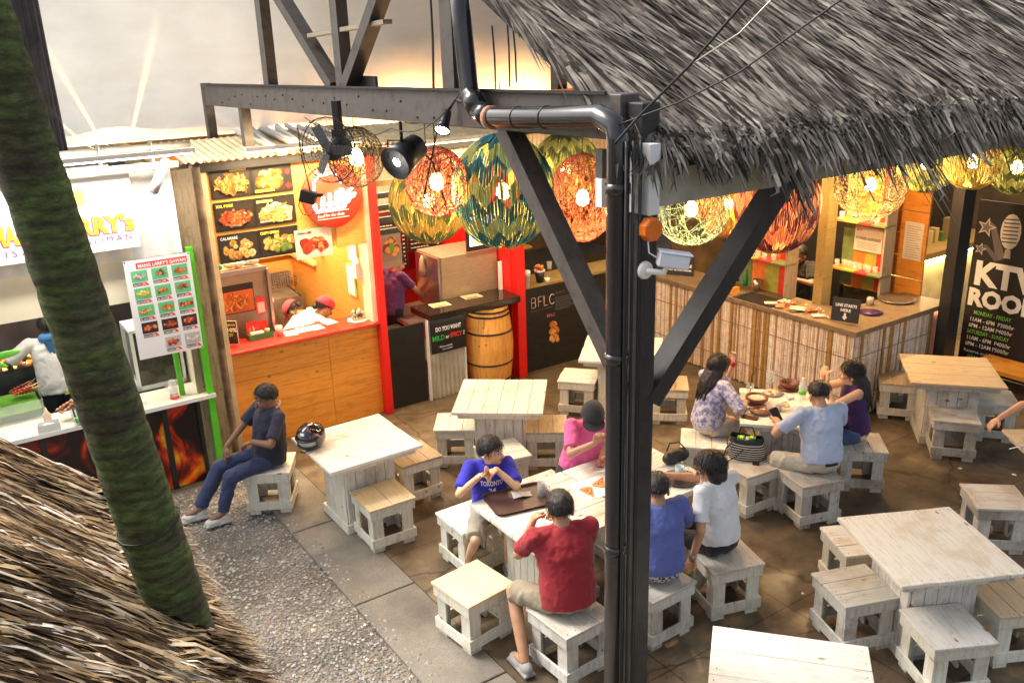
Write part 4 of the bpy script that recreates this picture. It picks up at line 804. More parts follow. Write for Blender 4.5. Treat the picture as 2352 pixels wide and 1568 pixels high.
P = Grp('liquor_notice', 'white paper notice with bold dark print pinned to the striped shelf', 'notice', 9.49, 6.3, 1.55); m = P.mb((.68, .62, .52)); m.box(9.482, 9.49, 6.2, 6.58, 1.56, 1.86); P.put(m, 'paper', M_screen)
text('2017', P.YZ(9.481, 6.56, 1.8), .045, M_letk, P.t, bold=.01, wid=.07); text('AUTHORIZED LIQUOR DEALER', P.YZ(9.481, 6.56, 1.7), .05, M_letk, P.t, bold=.01, wid=.34)
m = P.mb((.35, .3, .28))
for k in range(5): m.box(9.48, 9.4815, 6.24+.02*(k % 2), 6.54, 1.59+k*.018, 1.597+k*.018)
P.put(m, 'small_print', M_screen)
P = Grp('permit_sheet', 'white permit sheet pinned to the orange boards right of the striped shelf', 'notice', 9.72, 5.7, 1.5); m = P.mb((.72, .64, .52)); m.box(9.73, 9.737, 5.84, 6.08, 1.5, 1.95); m.color = (.4, .35, .3)
for k in range(14): m.box(9.728, 9.7295, 5.86+(k % 4)*.02, 6.05, 1.53+k*.028, 1.538+k*.028)
P.put(m, 'paper', M_screen)
on_counter('glass_jug', 'glass jug at the right end of the bar in front of the orange boards', 'jug', 2093, 655, 1.09, [('glass', mat_glass('pane_glass'), lambda m: m.lathe([(.05, 0), (.06, .16), (.057, .16), (.047, .01)], 18))])
P = on_counter('line_sign', 'black card sign reading line starts here on the bar corner', 'sign', 1940, 740, 1.09, [('board', M_black, lambda m: m.obox((0, 0, .14), (.3, .012, .26), Matrix.Rotation(R(-8), 3, 'X')))])
P.t.rotation_euler = (0, 0, TH+R(-72)); F = Matrix.Translation((0, 0, .14)) @ Matrix.Rotation(R(-8), 4, 'X')
text('LINE STARTS', F @ XZ(-.115, -.008, .035), .045, M_letw, P.t, bold=.03, wid=.23); text('HERE', F @ XZ(-.055, -.008, -.018), .045, M_letw, P.t, bold=.03, wid=.11)
m = MB(F, (.85, .83, .8)); m.poly([(-.012, .02), (.012, .02), (.012, -.02), (.03, -.02), (0, -.055), (-.03, -.02), (-.012, -.02)][::-1], 0, .001, XZ(0, -.008, -.055)); P.put(m, 'arrow', M_screen)
P = on_counter('service_sign', 'black card sign reading self service at the far left end of the bar', 'sign', 1563, 632, 1.09, [('board', M_black, lambda m: m.obox((0, 0, .13), (.36, .012, .26), Matrix.Rotation(R(-8), 3, 'X')))])
P.t.rotation_euler = (0, 0, TH+R(-60)); F = Matrix.Translation((0, 0, .13)) @ Matrix.Rotation(R(-8), 4, 'X'); text('SELF SERVICE', F @ XZ(-.16, -.008, -.02), .055, M_letw, P.t, bold=.03, wid=.31); text('PAY AS YOU ORDER', F @ XZ(-.16, -.008, -.07), .03, M_letw, P.t, bold=.02, wid=.31)
P = on_counter('straw_holder', 'steel cup full of white straws on the bar', 'holder', 1665, 668, 1.09, [('cup', M_steel, lambda m: m.lathe([(.045, 0), (.045, .13), (.042, .13), (.042, .01)], 20)), ('straws', M_paper, lambda m: [m.tube([(.02*math.cos(k), .02*math.sin(k), .02), (.03*math.cos(k)+.02, .03*math.sin(k), .24+.004*k)], .004, 5) for k in range(14)])])
on_counter('wood_block', 'small orange wooden block beside the straw holder', 'block', 1688, 674, 1.09, [('block', M_pine, lambda m: m.box(-.06, .06, -.02, .02, 0, .08))])
for i, (px, py, lb) in enumerate([(1683, 648, 'left tall purple bottle behind the straw holder'), (1700, 644, 'right tall purple bottle behind the straw holder')]): on_counter('purple_bottle', lb, 'bottle', px, py, 1.09, [('body', mat('purple_plastic', (.08, .03, .15), .35), lambda m: m.lathe([(.04, 0), (.042, .02), (.042, .24), (.02, .28), (.018, .31)], 18))], 'purple bottles on the bar')
on_counter('green_bottle', 'small green bottle right of the purple bottles', 'bottle', 1712, 655, 1.09, [('body', mat('green_bottle', (.02, .25, .06), .15), lambda m: m.lathe([(.028, 0), (.03, .1), (.012, .15), (.012, .19)], 16))])
on_counter('steel_tumbler', 'wide steel tumbler in front of the low striped shelf', 'tumbler', 1738, 668, 1.09, [('cup', M_steel, lambda m: m.lathe([(.04, 0), (.058, .15), (.055, .15), (.038, .01)], 20))])
on_counter('drip_mat', 'black rubber mat lying flat on the bar top', 'mat', 1745, 690, 1.091, [('mat', M_black, lambda m: m.box(-.14, .2, -.28, .3, 0, .008))])
rn = random.Random(77); P = on_counter('flyer_pile', 'scattered colourful menus and flyers along the bar top', 'flyers', 1850, 712, 1.092, []); m = MB()
for i in range(16): c = rn.choice([(.7, .55, .4), (.65, .12, .06), (.12, .1, .08), (.75, .7, .6), (.5, .3, .15)]); m.color = c; m.obox((rn.uniform(-.14, .12), rn.uniform(-.4, .4), .003+i*.0016), (.15, .1, .0014), Matrix.Rotation(rn.uniform(-.8, .8), 3, 'Z'))
for i in range(34): m.color = rn.choice([(.8, .75, .65), (.05, .04, .04), (.7, .1, .05)]); m.obox((rn.uniform(-.14, .12), rn.uniform(-.4, .4), .0292+i*.0001), (.05, .012, .0008), Matrix.Rotation(rn.uniform(-.8, .8), 3, 'Z'))
P.put(m, 'sheets', M_screen)['kind'] = 'stuff'
on_counter('round_tray', 'round steel tray at the right end of the bar top', 'tray', 2058, 690, 1.09, [('tray', M_steel, lambda m: m.lathe([(.0001, .004), (.19, .004), (.21, .03), (.205, .032), (.187, .012), (.0001, .012)], 32))])
on_counter('purple_plate', 'flat purple plate on the bar beside the line sign', 'plate', 2000, 719, 1.09, [('plate', mat('purple_plate', (.07, .02, .12), .4), lambda m: m.lathe([(.0001, 0), (.12, .004), (.13, .014), (.0001, .01)], 28))])
on_counter('upturned_cup', 'upturned grey cup between the line sign and the round tray', 'cup', 1998, 700, 1.09, [('cup', mat('grey_cup', (.4, .36, .3), .5), lambda m: m.lathe([(.045, 0), (.037, .09), (.0001, .092)], 18))])
# ---- right end: black post, lit booth, pink stool, banner, timber bench
S = Grp('black_column', 'tall black square column at the right end of the bamboo bar', 'column', 9.72, 5.35); m = S.mb(); m.box(9.5, 9.73, 5.28, 5.41, 0, 2.95); S.put(m, 'shaft', M_black)
S = Grp('side_bar', 'dim side bar with a timber ledge and a glowing cream front panel', 'bar', 10.9, 6.5)
m = S.mb(); m.box(9.9, 12.5, 6.3, 6.8, 1.28, 1.36); S.put(m, 'ledge', mat_wood('gold_ledge', (.4, .25, .07), (.25, .14, .04), knots=False)); m = S.mb(); m.box(9.9, 12.5, 6.4, 6.45, 0, 1.28); S.put(m, 'front_panel', mat('cream_panel', (.7, .58, .3), .5))
m = S.mb(); m.box(9.9, 12.5, 6.33, 6.36, 1.25, 1.275); S.put(m, 'light_strip', mat_emit('led_warm', (1, .82, .4), 34))
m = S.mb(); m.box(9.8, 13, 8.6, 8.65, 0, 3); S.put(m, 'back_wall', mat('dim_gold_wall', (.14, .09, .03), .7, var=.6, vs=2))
m = S.mb((.4, .3, .14)); rn = random.Random(6)
for i in range(12): x = 10+i*.16; m.color = rn.choice([(.5, .36, .15), (.3, .2, .08), (.1, .16, .05), (.5, .45, .3)]); m.box(x, x+rn.uniform(.06, .12), 6.6, 6.7, 1.36, 1.36+rn.uniform(.1, .34))
S.put(m, 'bar_clutter', M_vc)
S = Grp('pink_pouffe', 'round pinkish drum stool in front of the glowing panel', 'stool', 10.35, 5.95); S.M = Matrix.Identity(4); m = MB(); m.lathe([(.23, 0), (.24, .03), (.24, .72), (.22, .77), (.0001, .78)], 28); S.put(m, 'drum', mat('pink_vinyl', (.65, .28, .22), .5))
S = Grp('karaoke_banner', 'tall black banner with a silver microphone and white room lettering', 'banner', 10.6, 5.2)
B0, B1 = 5.7, 4.72; m = S.mb(); m.box(10.6, 10.62, B1, B0, .03, 2.15); S.put(m, 'sheet', mat('black_vinyl', (.008, .007, .01), .7, var=.1))
yz = lambda b, z, a=10.598: S.YZ(a, b, z)
text('KTV', yz(B0-.06, 1.13), .4, M_letw, S.t, bold=.045, wid=.76); text('ROOM', yz(B0-.02, .86), .29, M_letw, S.t, bold=.05, wid=.87)
lines = [('MONDAY - FRIDAY', M_letg, .745, .07, .46, .12), ('11AM - 6PM  P300/hr', M_letw, .655, .07, .54, .08), ('6PM - 12AM P400/hr', M_letw, .575, .07, .54, .08), ('SATURDAY - SUNDAY', M_letg, .495, .07, .52, .07), ('11AM - 6PM  P400/hr', M_letw, .415, .07, .54, .07), ('6PM - 12AM P500/hr', M_letw, .335, .07, .54, .07),
         ('Reserve and contact us', M_letw, .25, .055, .56, .06), ('0916 299 9730', M_letg, .175, .07, .42, .12), ('929 0699', M_letg, .1, .07, .26, .18)]
for tx, mt, z, sz, wd, off in lines: text(tx, yz(B0-off, z), sz, mt, S.t, bold=.012, wid=wd)
def star(cx, cz, r, k=.42): return [(cx+(r if i % 2 == 0 else r*k)*math.sin(math.pi*i/5+.2), cz+(r if i % 2 == 0 else r*k)*math.cos(math.pi*i/5+.2)) for i in range(10)]
def flat(S, pts, c, a, nm): m = S.mb(c); m.face([(a, B0-x, z) for x, z in pts]); return S.put(m, nm, M_screen)
flat(S, [(.15, 1.92), (.24, 1.86), (.4, 1.5), (.3, 1.45)], (.12, .11, .13), 10.5985, 'light_beam'); flat(S, [(.1, 1.62), (.16, 1.62), (.36, 1.47), (.28, 1.44)], (.1, .09, .11), 10.598, 'light_beam')
for cx, cz, r in ((.13, 1.83, .12), (.09, 1.56, .08)): flat(S, star(cx, cz, r), (.55, .5, .47), 10.5975, 'star'); flat(S, star(cx, cz, r*.72), (.14, .12, .13), 10.5972, 'star_centre')
flat(S, [(.42+.12*math.cos(t*.3927)*(1.0), 1.82+.21*math.sin(t*.3927)) for t in range(16)], (.6, .57, .52), 10.5968, 'microphone_head')
m = S.mb((.05, .05, .05))
for k in range(7): z = 1.68+k*.045; m.face([(10.5962, B0-.33, z), (10.5962, B0-.51, z+.012), (10.5962, B0-.51, z+.028), (10.5962, B0-.33, z+.016)])
S.put(m, 'microphone_grille', M_screen); flat(S, [(.39, 1.61), (.45, 1.61), (.46, 1.5), (.38, 1.5)], (.4, .38, .35), 10.5964, 'microphone_neck')
m = S.mb((.5, .5, .5))
for k in range(3): m.box(10.597, 10.598, B0-.55, B0-.1-.03*k, .035+k*.02, .043+k*.02)
S.put(m, 'small_print', M_screen)
S = Grp('timber_platform', 'low orange timber bench below the tall black banner', 'bench', 10.2, 4.6); m = S.mb()
for k in range(4): m.box(10.1+k*.12, 10.215+k*.12, 3.4, 5.3, .25, .3)
S.put(m, 'boards', M_pine); m = S.mb(); m.box(10.12, 10.5, 3.5, 3.6, 0, .25); m.box(10.12, 10.5, 5.1, 5.2, 0, .25); S.put(m, 'leg', M_pine)
# back enclosure beyond the bar so that no daylight leaks in
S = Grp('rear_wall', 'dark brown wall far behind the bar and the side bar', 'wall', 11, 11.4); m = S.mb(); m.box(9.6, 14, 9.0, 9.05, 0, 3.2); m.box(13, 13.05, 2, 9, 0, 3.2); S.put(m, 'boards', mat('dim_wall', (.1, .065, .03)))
# ================================================================ timber frame: post, beam, king posts, braces
S = Grp('roof_truss', 'dark timber post carrying a long roof beam with braces and king posts', 'timber frame', 2.92, 3.2)
m = S.mb(); m.box(2.89, 3.0, 3.18, 3.3, 0, 3.86); bevel(S.put(m, 'post', M_post), .006)
m = S.mb(); m.beam((2.92, 3.3, 3.79), (2.92, 10.1, 3.665), .12, .215); bevel(S.put(m, 'roof_beam', M_beam), .006)
m = S.mb(); m.beam((2.925, 4.36, 3.67), (2.925, 3.3, 2.42), .1, .12, (1, 0, 0)); S.put(m, 'brace', M_beam)
m = S.mb(); m.beam((3.0, 3.24, 2.34), (3.98, 3.24, 3.4), .1, .13, (0, 1, 0)); S.put(m, 'brace', M_post)
def pxa(x, y, a=2.92): return Vector(ab(on(x, y, a=a)))
for p, q, w, nm in (((596, -40), (612, 200), .13, 'king_post'), ((770, -60), (778, 215), .12, 'king_post'), ((625, -40), (772, 200), .11, 'diagonal'), ((893, -60), (795, 215), .11, 'diagonal'), ((1032, -60), (1030, 215), .14, 'king_post'), ((560, 245), (548, 330), .1, 'strut'), ((478, 235), (476, 330), .1, 'strut')):
    P0, P1 = pxa(*p), pxa(*q)
    if nm != 'diagonal': P1.y = P0.y if nm == 'king_post' else P1.y
    if nm == 'king_post': P0.y = P1.y
    m = S.mb(); m.beam(P0, P1, .09, w, (1, 0, 0)) if nm == 'diagonal' else m.box(2.875, 2.965, P0.y-w/2, P0.y+w/2, min(P0.z, P1.z), max(P0.z, P1.z)+.2); S.put(m, nm, M_beam)
P0, P1 = pxa(715, 82), pxa(890, 50); m = S.mb(); m.beam(P0, P1, .03, .07, (1, 0, 0)); S.put(m, 'tie_board', mat_wood('pale_tie', (.4, .34, .26), (.25, .2, .15), knots=False))
P0, P1 = pxa(790, 190), pxa(845, 190); m = S.mb(); m.box(2.98, 3.0, P1.y, P0.y, 3.79, 3.92); S.put(m, 'gusset', M_beam)
m = S.mb(); m.beam((2.85, 3.4, 3.9), (2.85, 10, 3.78), .02, .015); S.put(m, 'cable_tray', M_cord)
rn = random.Random(3); m = S.mb()
for i in range(26): b = 4+i*.22; z = rn.uniform(3.72, 3.84)-.0184*(b-3.3); m.cyl((2.852, b, z), (2.86, b, z), .008, n=6)
S.put(m, 'bolt', M_darkm)
# second beam, farther back, that carries the thatch roof
S = Grp('rear_beam', 'dark rear roof beam behind the lanterns with hanging cords', 'beam', 5, 7.6, 3.5)
m = S.mb(); m.box(4.0, 10.5, 7.55, 7.7, 3.42, 3.62); S.put(m, 'beam', M_beam)
m = S.mb(); m.box(5.7, 5.82, 7.56, 7.68, 3.62, 5.2); S.put(m, 'king_post', M_beam)
m = S.mb(); m.box(4.0, 9.0, 7.5, 7.54, 3.62, 3.64); S.put(m, 'orange_glow_strip', mat('orange_glow_strip', (.7, .25, .08), .5))  # orange glow along the beam's top put into the strip's colour
# drain pipe
S = Grp('drain_pipe', 'black plastic drain pipe bending along the beam and down the post', 'pipe', 2.79, 3.42); pts = [pxa(1046, -60, 2.78), pxa(1062, 60, 2.78), pxa(1078, 215, 2.78), pxa(1100, 255, 2.78), pxa(1125, 270, 2.78), pxa(1250, 270, 2.78), pxa(1378, 268, 2.78)]
v0 = pxa(1417, 700, 2.78); pts += [Vector((2.78, v0.y+.02, 3.76)), Vector((2.78, v0.y, 3.7)), Vector((2.78, v0.y, 3.5)), Vector((2.78, v0.y, 2)), Vector((2.78, v0.y, 0))]
m = S.mb(); m.tube(pts, .056, 16); S.put(m, 'pipe', mat('black_pvc', (.02, .018, .02), .22, var=.2, coat=.3))
m = S.mb(); m.cyl(pts[2], pts[3], .063); m.cyl(pts[3], pts[4], .063); S.put(m, 'elbow', mat('black_pvc', (.02, .018, .02))); m = S.mb(); m.cyl(pts[4], pts[4]+(pts[5]-pts[4]).normalized()*.035, .066); S.put(m, 'rust_collar', mat('rust_collar', (.4, .2, .12), .7))
for z in (3.45, 2.6, 1.5): m = S.mb(); m.cyl((2.78, v0.y, z), (2.78, v0.y, z+.05), .062); S.put(m, 'collar', mat('black_pvc', (.02, .018, .02)))
for px in (1255, 1190): q = pxa(px, 270, 2.78); m = S.mb(); m.lathe([(.058, -.006), (.061, 0), (.058, .006)], 20, q, Matrix.Rotation(R(90), 3, 'X')); S.put(m, 'tie', M_cord)
for k, (da, db) in enumerate([(-.0, -.085), (.03, -.1), (-.03, -.07)]):
    m = S.mb(); m.tube([(2.80+da, v0.y+db, z) for z in (3.7, 3, 2, 1.0, .3)], .009, 6); S.put(m, 'cable', M_cord)
# ================================================================ thatch
def blades(S, name, material, n, seedf, place, zf, flow, L, Wd, lift=.03, seed=1, droop=None, wave=.25):
    """many thin bent leaf strips laid on a slope, all pointing down slope"""
    rn = random.Random(seed); m = S.mb()
    for i in range(n):
        a, b = place(rn); rq = rn.random()**3; l = rn.uniform(*L); w = rn.uniform(*Wd)
        yaw = noise.noise(Vector((a*1.3, b*1.3, seed)))*wave*2 + rn.gauss(0, .055); d0 = Vector(flow); d = Vector((d0.x*math.cos(yaw)-d0.y*math.sin(yaw), d0.x*math.sin(yaw)+d0.y*math.cos(yaw), 0)); s = Vector((-d.y, d.x, 0))
        up0 = rn.uniform(0, lift); bend = rn.gauss(0, .06)*l; tl = rn.uniform(-.4, .4); vs = []
        for k in range(4):
            t = k/3; p = Vector((a, b, 0)) + d*l*t + s*bend*t*t; e = 0
            if droop and p.y < 3.2: kk = (.5+.5*max(0, min(1, (a-3.5)/1.6)))*(1+(2.2 if a < 4.6 else .7)*max(0, noise.noise(Vector((a*2.6, 3, 0)))))*(1 if a < 4.8 else .8); e = min(3.2-p.y, .16+.36*rq)*kk; p.y = 3.2-.85*e
            z = zf(p.x, p.y) + up0 + (.035 if k in (1, 2) else .0)*rn.random() - .01*t
            if droop: z += droop(e, p.x)
            ww = w*(1, 1, .8, .12)[k]/2; vs += [(p.x-s.x*ww, p.y-s.y*ww, z-ww*tl), (p.x+s.x*ww, p.y+s.y*ww, z+ww*tl)]
        m.add(vs, [(2*k, 2*k+1, 2*k+3, 2*k+2) for k in range(3)])
    o = S.put(m, name, material); return o
TR = Grp('thatched_roof', 'wide grey palm thatch roof sloping down to a white fascia on the right', 'thatched roof', 3.0, 3.2, 3.6)
SL = .54
def zr(a, b): return 3.715+SL*(b-3.2) + .025*math.sin(a*2.1+b)
def dr(e, a): return -.4*e*min(1, e*3)
grey = [(0, (.028, .022, .018)), (.2, (.085, .073, .06)), (.5, (.185, .163, .14)), (.8, (.26, .235, .2)), (1, (.35, .32, .275))]
M_tg = mat_thatch('grey_thatch', grey)
def pl1(rn):
    if rn.random() < .72: return 2.98+4.2*rn.random()**1.0, 3.1+2.3*rn.random()
    return 2.98+8*rn.random(), 3.1+5.5*rn.random()
m = TR.mb(); m.add([(2.95, 3.12, zr(2.95, 3.12)-.05), (12, 3.12, zr(12, 3.12)-.05), (12, 9.5, zr(12, 9.5)-.05), (2.95, 9.5, zr(2.95, 9.5)-.05), (2.95, 3.12, zr(2.95, 3.12)-.12), (12, 3.12, zr(12, 3.12)-.12), (12, 9.5, zr(12, 9.5)-.12), (2.95, 9.5, zr(2.95, 9.5)-.12)],
      [(0, 1, 2, 3), (7, 6, 5, 4), (0, 4, 5, 1), (1, 5, 6, 2), (2, 6, 7, 3), (3, 7, 4, 0)]); TR.put(m, 'under_layer', mat('thatch_base', (.06, .055, .05), .9, var=.5, vs=20))
blades(TR, 'leaf_strips', M_tg, 27000, 0, pl1, zr, (0, -1), (.4, .95), (.01, .03), .04, 5, dr, .16)
blades(TR, 'eave_fringe', M_tg, 1900, 0, lambda rn: (2.98+7*rn.random()**1.2, 3.02+.35*rn.random()), zr, (.1, -1), (.2, .62), (.01, .026), .02, 6, lambda e, a: -.75*e*min(1, e*3), .35)
blades(TR, 'rake_fringe', M_tg, 1500, 0, lambda rn: (2.95+.12*rn.random(), 3.2+5*rn.random()), zr, (-.16, -1), (.3, .7), (.012, .028), .01, 8, lambda e, a: -.5*e-.5*max(0, 2.95-a), .2)
m = TR.mb(); m.box(2.93, 9.5, 3.2, 3.225, 3.36, 3.66); TR.put(m, 'fascia_board', mat('dull_white_board', (.42, .42, .36), .6, var=.2, vs=5))  # duller white than the end piece, varied at random
m = TR.mb(); m.box(2.865, 2.93, 3.1, 3.34, 3.35, 3.68); TR.put(m, 'fascia_end', mat('white_board', (.72, .73, .74), .5, var=.05))
for i in range(7): a = 3.2+i*1.0; m = TR.mb(); m.beam((a, 3.2, 3.55), (a, 9.4, 3.55+SL*6.2), .08, .1); TR.put(m, 'rafter', M_beam)
# the near hut roof, bottom left
HR = Grp('hut_roof', 'brown and bleached palm leaf hut roof in the near left corner', 'thatched roof', -.3, 2.6, 0)
def zh(a, b): return 2.065+.95*(.72-a) + .03*math.sin(b*5+a*3) - (max(0, b-3.75)**2)*2.2 - .18*max(0, a-.6)
tan = [(0, (.03, .02, .013)), (.22, (.1, .06, .035)), (.5, (.3, .2, .1)), (.75, (.52, .38, .21)), (.9, (.7, .58, .42)), (1, (.88, .84, .76))]
M_tt = mat_thatch('tan_thatch', tan, .6)
m = HR.mb(); n = 12
vs = []
for i in range(n+1):
    for j in range(n+1): a = -1.6+2.12*i/n; b = .6+3.35*j/n; vs.append((a, b, zh(a, b)-.04))
m.add(vs, [(i*(n+1)+j, (i+1)*(n+1)+j, (i+1)*(n+1)+j+1, i*(n+1)+j+1) for i in range(n) for j in range(n)]); HR.put(m, 'under_layer', mat('hut_base', (.04, .03, .022), .9, var=.5, vs=20))
blades(HR, 'leaf_strips', M_tt, 25000, 0, lambda rn: (-1.6+2.0*rn.random(), .8+3.2*rn.random()), zh, (1, -.1), (.16, .42), (.006, .019), .045, 11, None, .22)
blades(HR, 'eave_fringe', M_tt, 4200, 0, lambda rn: (.36+.14*rn.random(), .9+3.05*rn.random()), lambda a, b: zh(min(a, .6), b)-.45*max(0, a-.6), (1, .05), (.1, .25), (.008, .024), .06, 12, None, .3)
blades(HR, 'gable_fringe', M_tt, 2600, 0, lambda rn: (-1.5+1.9*rn.random(), 3.8+.17*rn.random()), zh, (1, .12), (.2, .4), (.008, .02), .05, 13, None, .15)
for a, b in ((.55, 1.2), (.55, 3.6), (-1.3, 3.6)): m = HR.mb(); m.cyl((a, b, 0), (a, b, zh(a, b)-.06), .05); HR.put(m, 'post', M_beam)
# palm trunk
def trunk():
    S = Grp('palm_tree', 'mossy green leaning palm trunk crossing the left side of the view', 'palm tree', .74, 2.75)
    P0, P1 = Vector((.735, 2.75, 0)), Vector((.225, 2.75, 4.42)); d = P1-P0; P1 = P0+d*1.3; N = 220; n = 40; vs = []
    x = Vector((1, 0, 0)); d = (P1-P0).normalized(); x = (x-d*x.dot(d)).normalized(); y = d.cross(x)
    for i in range(N+1):
        t = i/N; c = P0+(P1-P0)*t; r0 = .113-.048*t+.03*math.exp(-t*12)
        for k in range(n):
            A = 2*math.pi*k/n; q = Vector((math.cos(A)*1.6, math.sin(A)*1.6, t*34)); r = r0*(1+.035*noise.noise(q)+.03*noise.noise(q*3.1)+.012*noise.noise(q*9)) + .0045*abs(math.sin(t*math.pi*52+noise.noise(q)*1.5))
            vs.append(c+(x*math.cos(A)+y*math.sin(A))*r)
    m = S.mb(); m.add(vs, [(i*n+k, i*n+(k+1) % n, (i+1)*n+(k+1) % n, (i+1)*n+k) for i in range(N) for k in range(n)], True)
    mm, nt, b = new_mat('mossy_bark'); v = coords(nt, (1, 1, 2.4), shift=False); v1 = coords(nt, shift=False)
    n1 = noisen(nt, v, 5, 6, .7); n2 = noisen(nt, v, 30, 6, .75); n3 = noisen(nt, v1, 2.2, 4)
    r1 = ramp(nt, [(.3, (.05, .038, .027)), (.42, (.075, .075, .035)), (.55, (.1, .15, .04)), (.75, (.2, .28, .08))]); nt.links.new(n1.outputs[0], r1.inputs[0]); r2 = ramp(nt, [(.3, (.35, .33, .3)), (.7, (1.5, 1.5, 1.4))]); nt.links.new(n2.outputs[0], r2.inputs[0])
    c = mixc(nt, 1, r1.outputs[0], r2.outputs[0], 'MULTIPLY'); r3 = ramp(nt, [(.64, (0, 0, 0)), (.72, (.5, .5, .5))]); nt.links.new(n3.outputs[0], r3.inputs[0]); c = mixc(nt, r3.outputs[0], c, (.2, .17, .14)); wv = nd(nt, 'ShaderNodeTexWave', Scale=8, Distortion=4, Detail=3); wv.bands_direction = 'Z'; nt.links.new(v1, wv.inputs['Vector']); rw = ramp(nt, [(.05, (.72, .7, .66)), (.35, (1, 1, 1)), (.9, (1.15, 1.15, 1.1))]); nt.links.new(wv.outputs['Color'], rw.inputs[0]); c = mixc(nt, 1, c, rw.outputs[0], 'MULTIPLY')
    nt.links.new(c, b.inputs['Base Color']); b.inputs['Roughness'].default_value = .85; bumpn(nt, b, n2.outputs[0], 1, .02); S.put(m, 'trunk', mm)
    dd = d; c = P0+(P1-P0)*.476; m = S.mb(); m.tube([c+(x*math.cos(k*.4)+y*math.sin(k*.4))*.1+dd*.012*math.sin(k*.4+1) for k in range(17)], .003, 6); S.put(m, 'wire', M_cord)
   
trunk()
# palm fronds beyond, top left
def frond_clump():
    c = on(20, 60, b=15.5); root = thing('palm_tree', 'distant green palm fronds glimpsed in the top left corner', 'palm tree', (c.x, c.y, 0)); rn = random.Random(21)
    m = MB(); m.tube([(0, 0, 0), (.1, 0, c.z-1.2), (0, 0, c.z-.3)], [.16, .12, .09], 10); m.build('trunk', mat('bark', (.12, .09, .06), .9), root); m = MB()
    for f in range(22):
        A = rn.uniform(0, 6.28); L = rn.uniform(1.4, 2.4); e = rn.uniform(.1, 1.1); pts = []
        for k in range(9): t = k/8; pts.append(Vector((math.cos(A)*L*t, math.sin(A)*L*t, c.z-.4+e*t*1.3-1.3*t*t)))
        s = Vector((-math.sin(A), math.cos(A), 0)); m.color = rn.choice([(.03, .12, .03), (.05, .2, .05), (.1, .3, .1), (.02, .08, .03)])
        for k in range(1, 8):
            for e2 in (-1, 1):
                for j in range(3): p = pts[k]+(pts[k+1]-pts[k])*(j/3); q = p+s*e2*.42*(1-abs(k/8-.4))+(pts[k+1]-pts[k])*1.0+Vector((0, 0, -.12)); m.add([p, p+(pts[k+1]-pts[k])*.22, q], [(0, 1, 2)])
    m.build('crown', mat_vc('frond', .5, .2), root)
frond_clump()
# ================================================================ tarpaulin and curtain behind the stalls
S = Grp('canvas_awning', 'huge cream canvas tarpaulin hanging behind and above the stalls', 'tarpaulin', 6, 12.2, 0); nn, nm2 = 60, 30; vs = []
for i in range(nn+1):
    for j in range(nm2+1):
        a = 1.62+12*i/nn; z = 1.5+6.5*j/nm2; b = 12.4 - .16*max(0, z-2.6)**1.35 + .05*math.sin(a*2.3+z*.8)+.03*math.sin(a*6+z*2); vs.append((a, b, z))
m = S.mb(); m.add(vs, [(i*(nm2+1)+j, (i+1)*(nm2+1)+j, (i+1)*(nm2+1)+j+1, i*(nm2+1)+j+1) for i in range(nn) for j in range(nm2)], True)
mm, nt, b = new_mat('canvas'); n1 = noisen(nt, coords(nt, (1, 1, 2.2), shift=False), 1.6, 5, .6); r1 = ramp(nt, [(.3, (.76, .75, .71)), (.7, (.86, .86, .83))]); nt.links.new(n1.outputs[0], r1.inputs[0]); nt.links.new(r1.outputs[0], b.inputs['Base Color']); b.inputs['Roughness'].default_value = .7
tr = nt.nodes.new('ShaderNodeBsdfTranslucent'); nt.links.new(r1.outputs[0], tr.inputs[0]); mx = nt.nodes.new('ShaderNodeMixShader'); mx.inputs[0].default_value = .33; nt.links.new(b.outputs[0], mx.inputs[1]); nt.links.new(tr.outputs[0], mx.inputs[2]); nt.links.new(mx.outputs[0], nt.nodes['Material Output'].inputs[0])
S.put(m, 'canvas', mm)
S = Grp('streak_slats', 'slats added between the stall roofs and the canvas to cut lamp light into streaks', 'light slats', 2.6, 11.3, 3.0); rn = random.Random(9); a = .6  # added slats that cut the bulb's light into streaks on the canvas
while a < 5.2: w = rn.uniform(.16, .36); m = S.mb(); m.box(a, a+w, 10.9, 12.18, 3.03, 3.045); S.put(m, 'slat', M_beam); a += w+rn.uniform(.018, .05)
ld = bpy.data.lights.new('bulb_light', 'POINT'); ld.energy = 38; ld.color = (1, .72, .3); ld.shadow_soft_size = .012; lo = bpy.data.objects.new('bulb_light', ld); COL.objects.link(lo); lo.parent = S.t; lo.location = (-.25, .4, -.42)
m = MB(); m.ball((-.25, .4, -.48), .03); m.tube([(-.25, .4, -.5), (-.25, .35, -.9)], .006, 6); S.put(m, 'bare_bulb', M_darkm)
S = Grp('canvas_shade_wall', 'plain tall block added unseen behind the canvas to keep the sun off it', 'sun block', 9, 15); m = S.mb(); m.box(3.0, 17, 15, 15.6, 0, 12); S.put(m, 'wall', mat('render_wall', (.5, .46, .4), .8)); m = S.mb(); m.box(2.9, 17.1, 14.9, 15.7, 12, 12.2); S.put(m, 'roof', M_conc)  # added tall block, unseen, shades the right of the canvas from the sun
S = Grp('rolled_curtain', 'dark blue grey rolled tarpaulin hanging at the left edge of the canvas', 'curtain', 1.5, 11.9, 1); m = S.mb()
for k, (a, r) in enumerate([(1.43, .055), (1.5, .06), (1.57, .065), (1.63, .055)]): m.tube([(a+.02*math.sin(z), 11.75+.05*k, z) for z in (.8, 2, 3, 4, 5, 6.5)], r, 12)
S.put(m, 'cloth', mat('slate_cloth', (.035, .035, .055), .5, var=.5, vs=4))
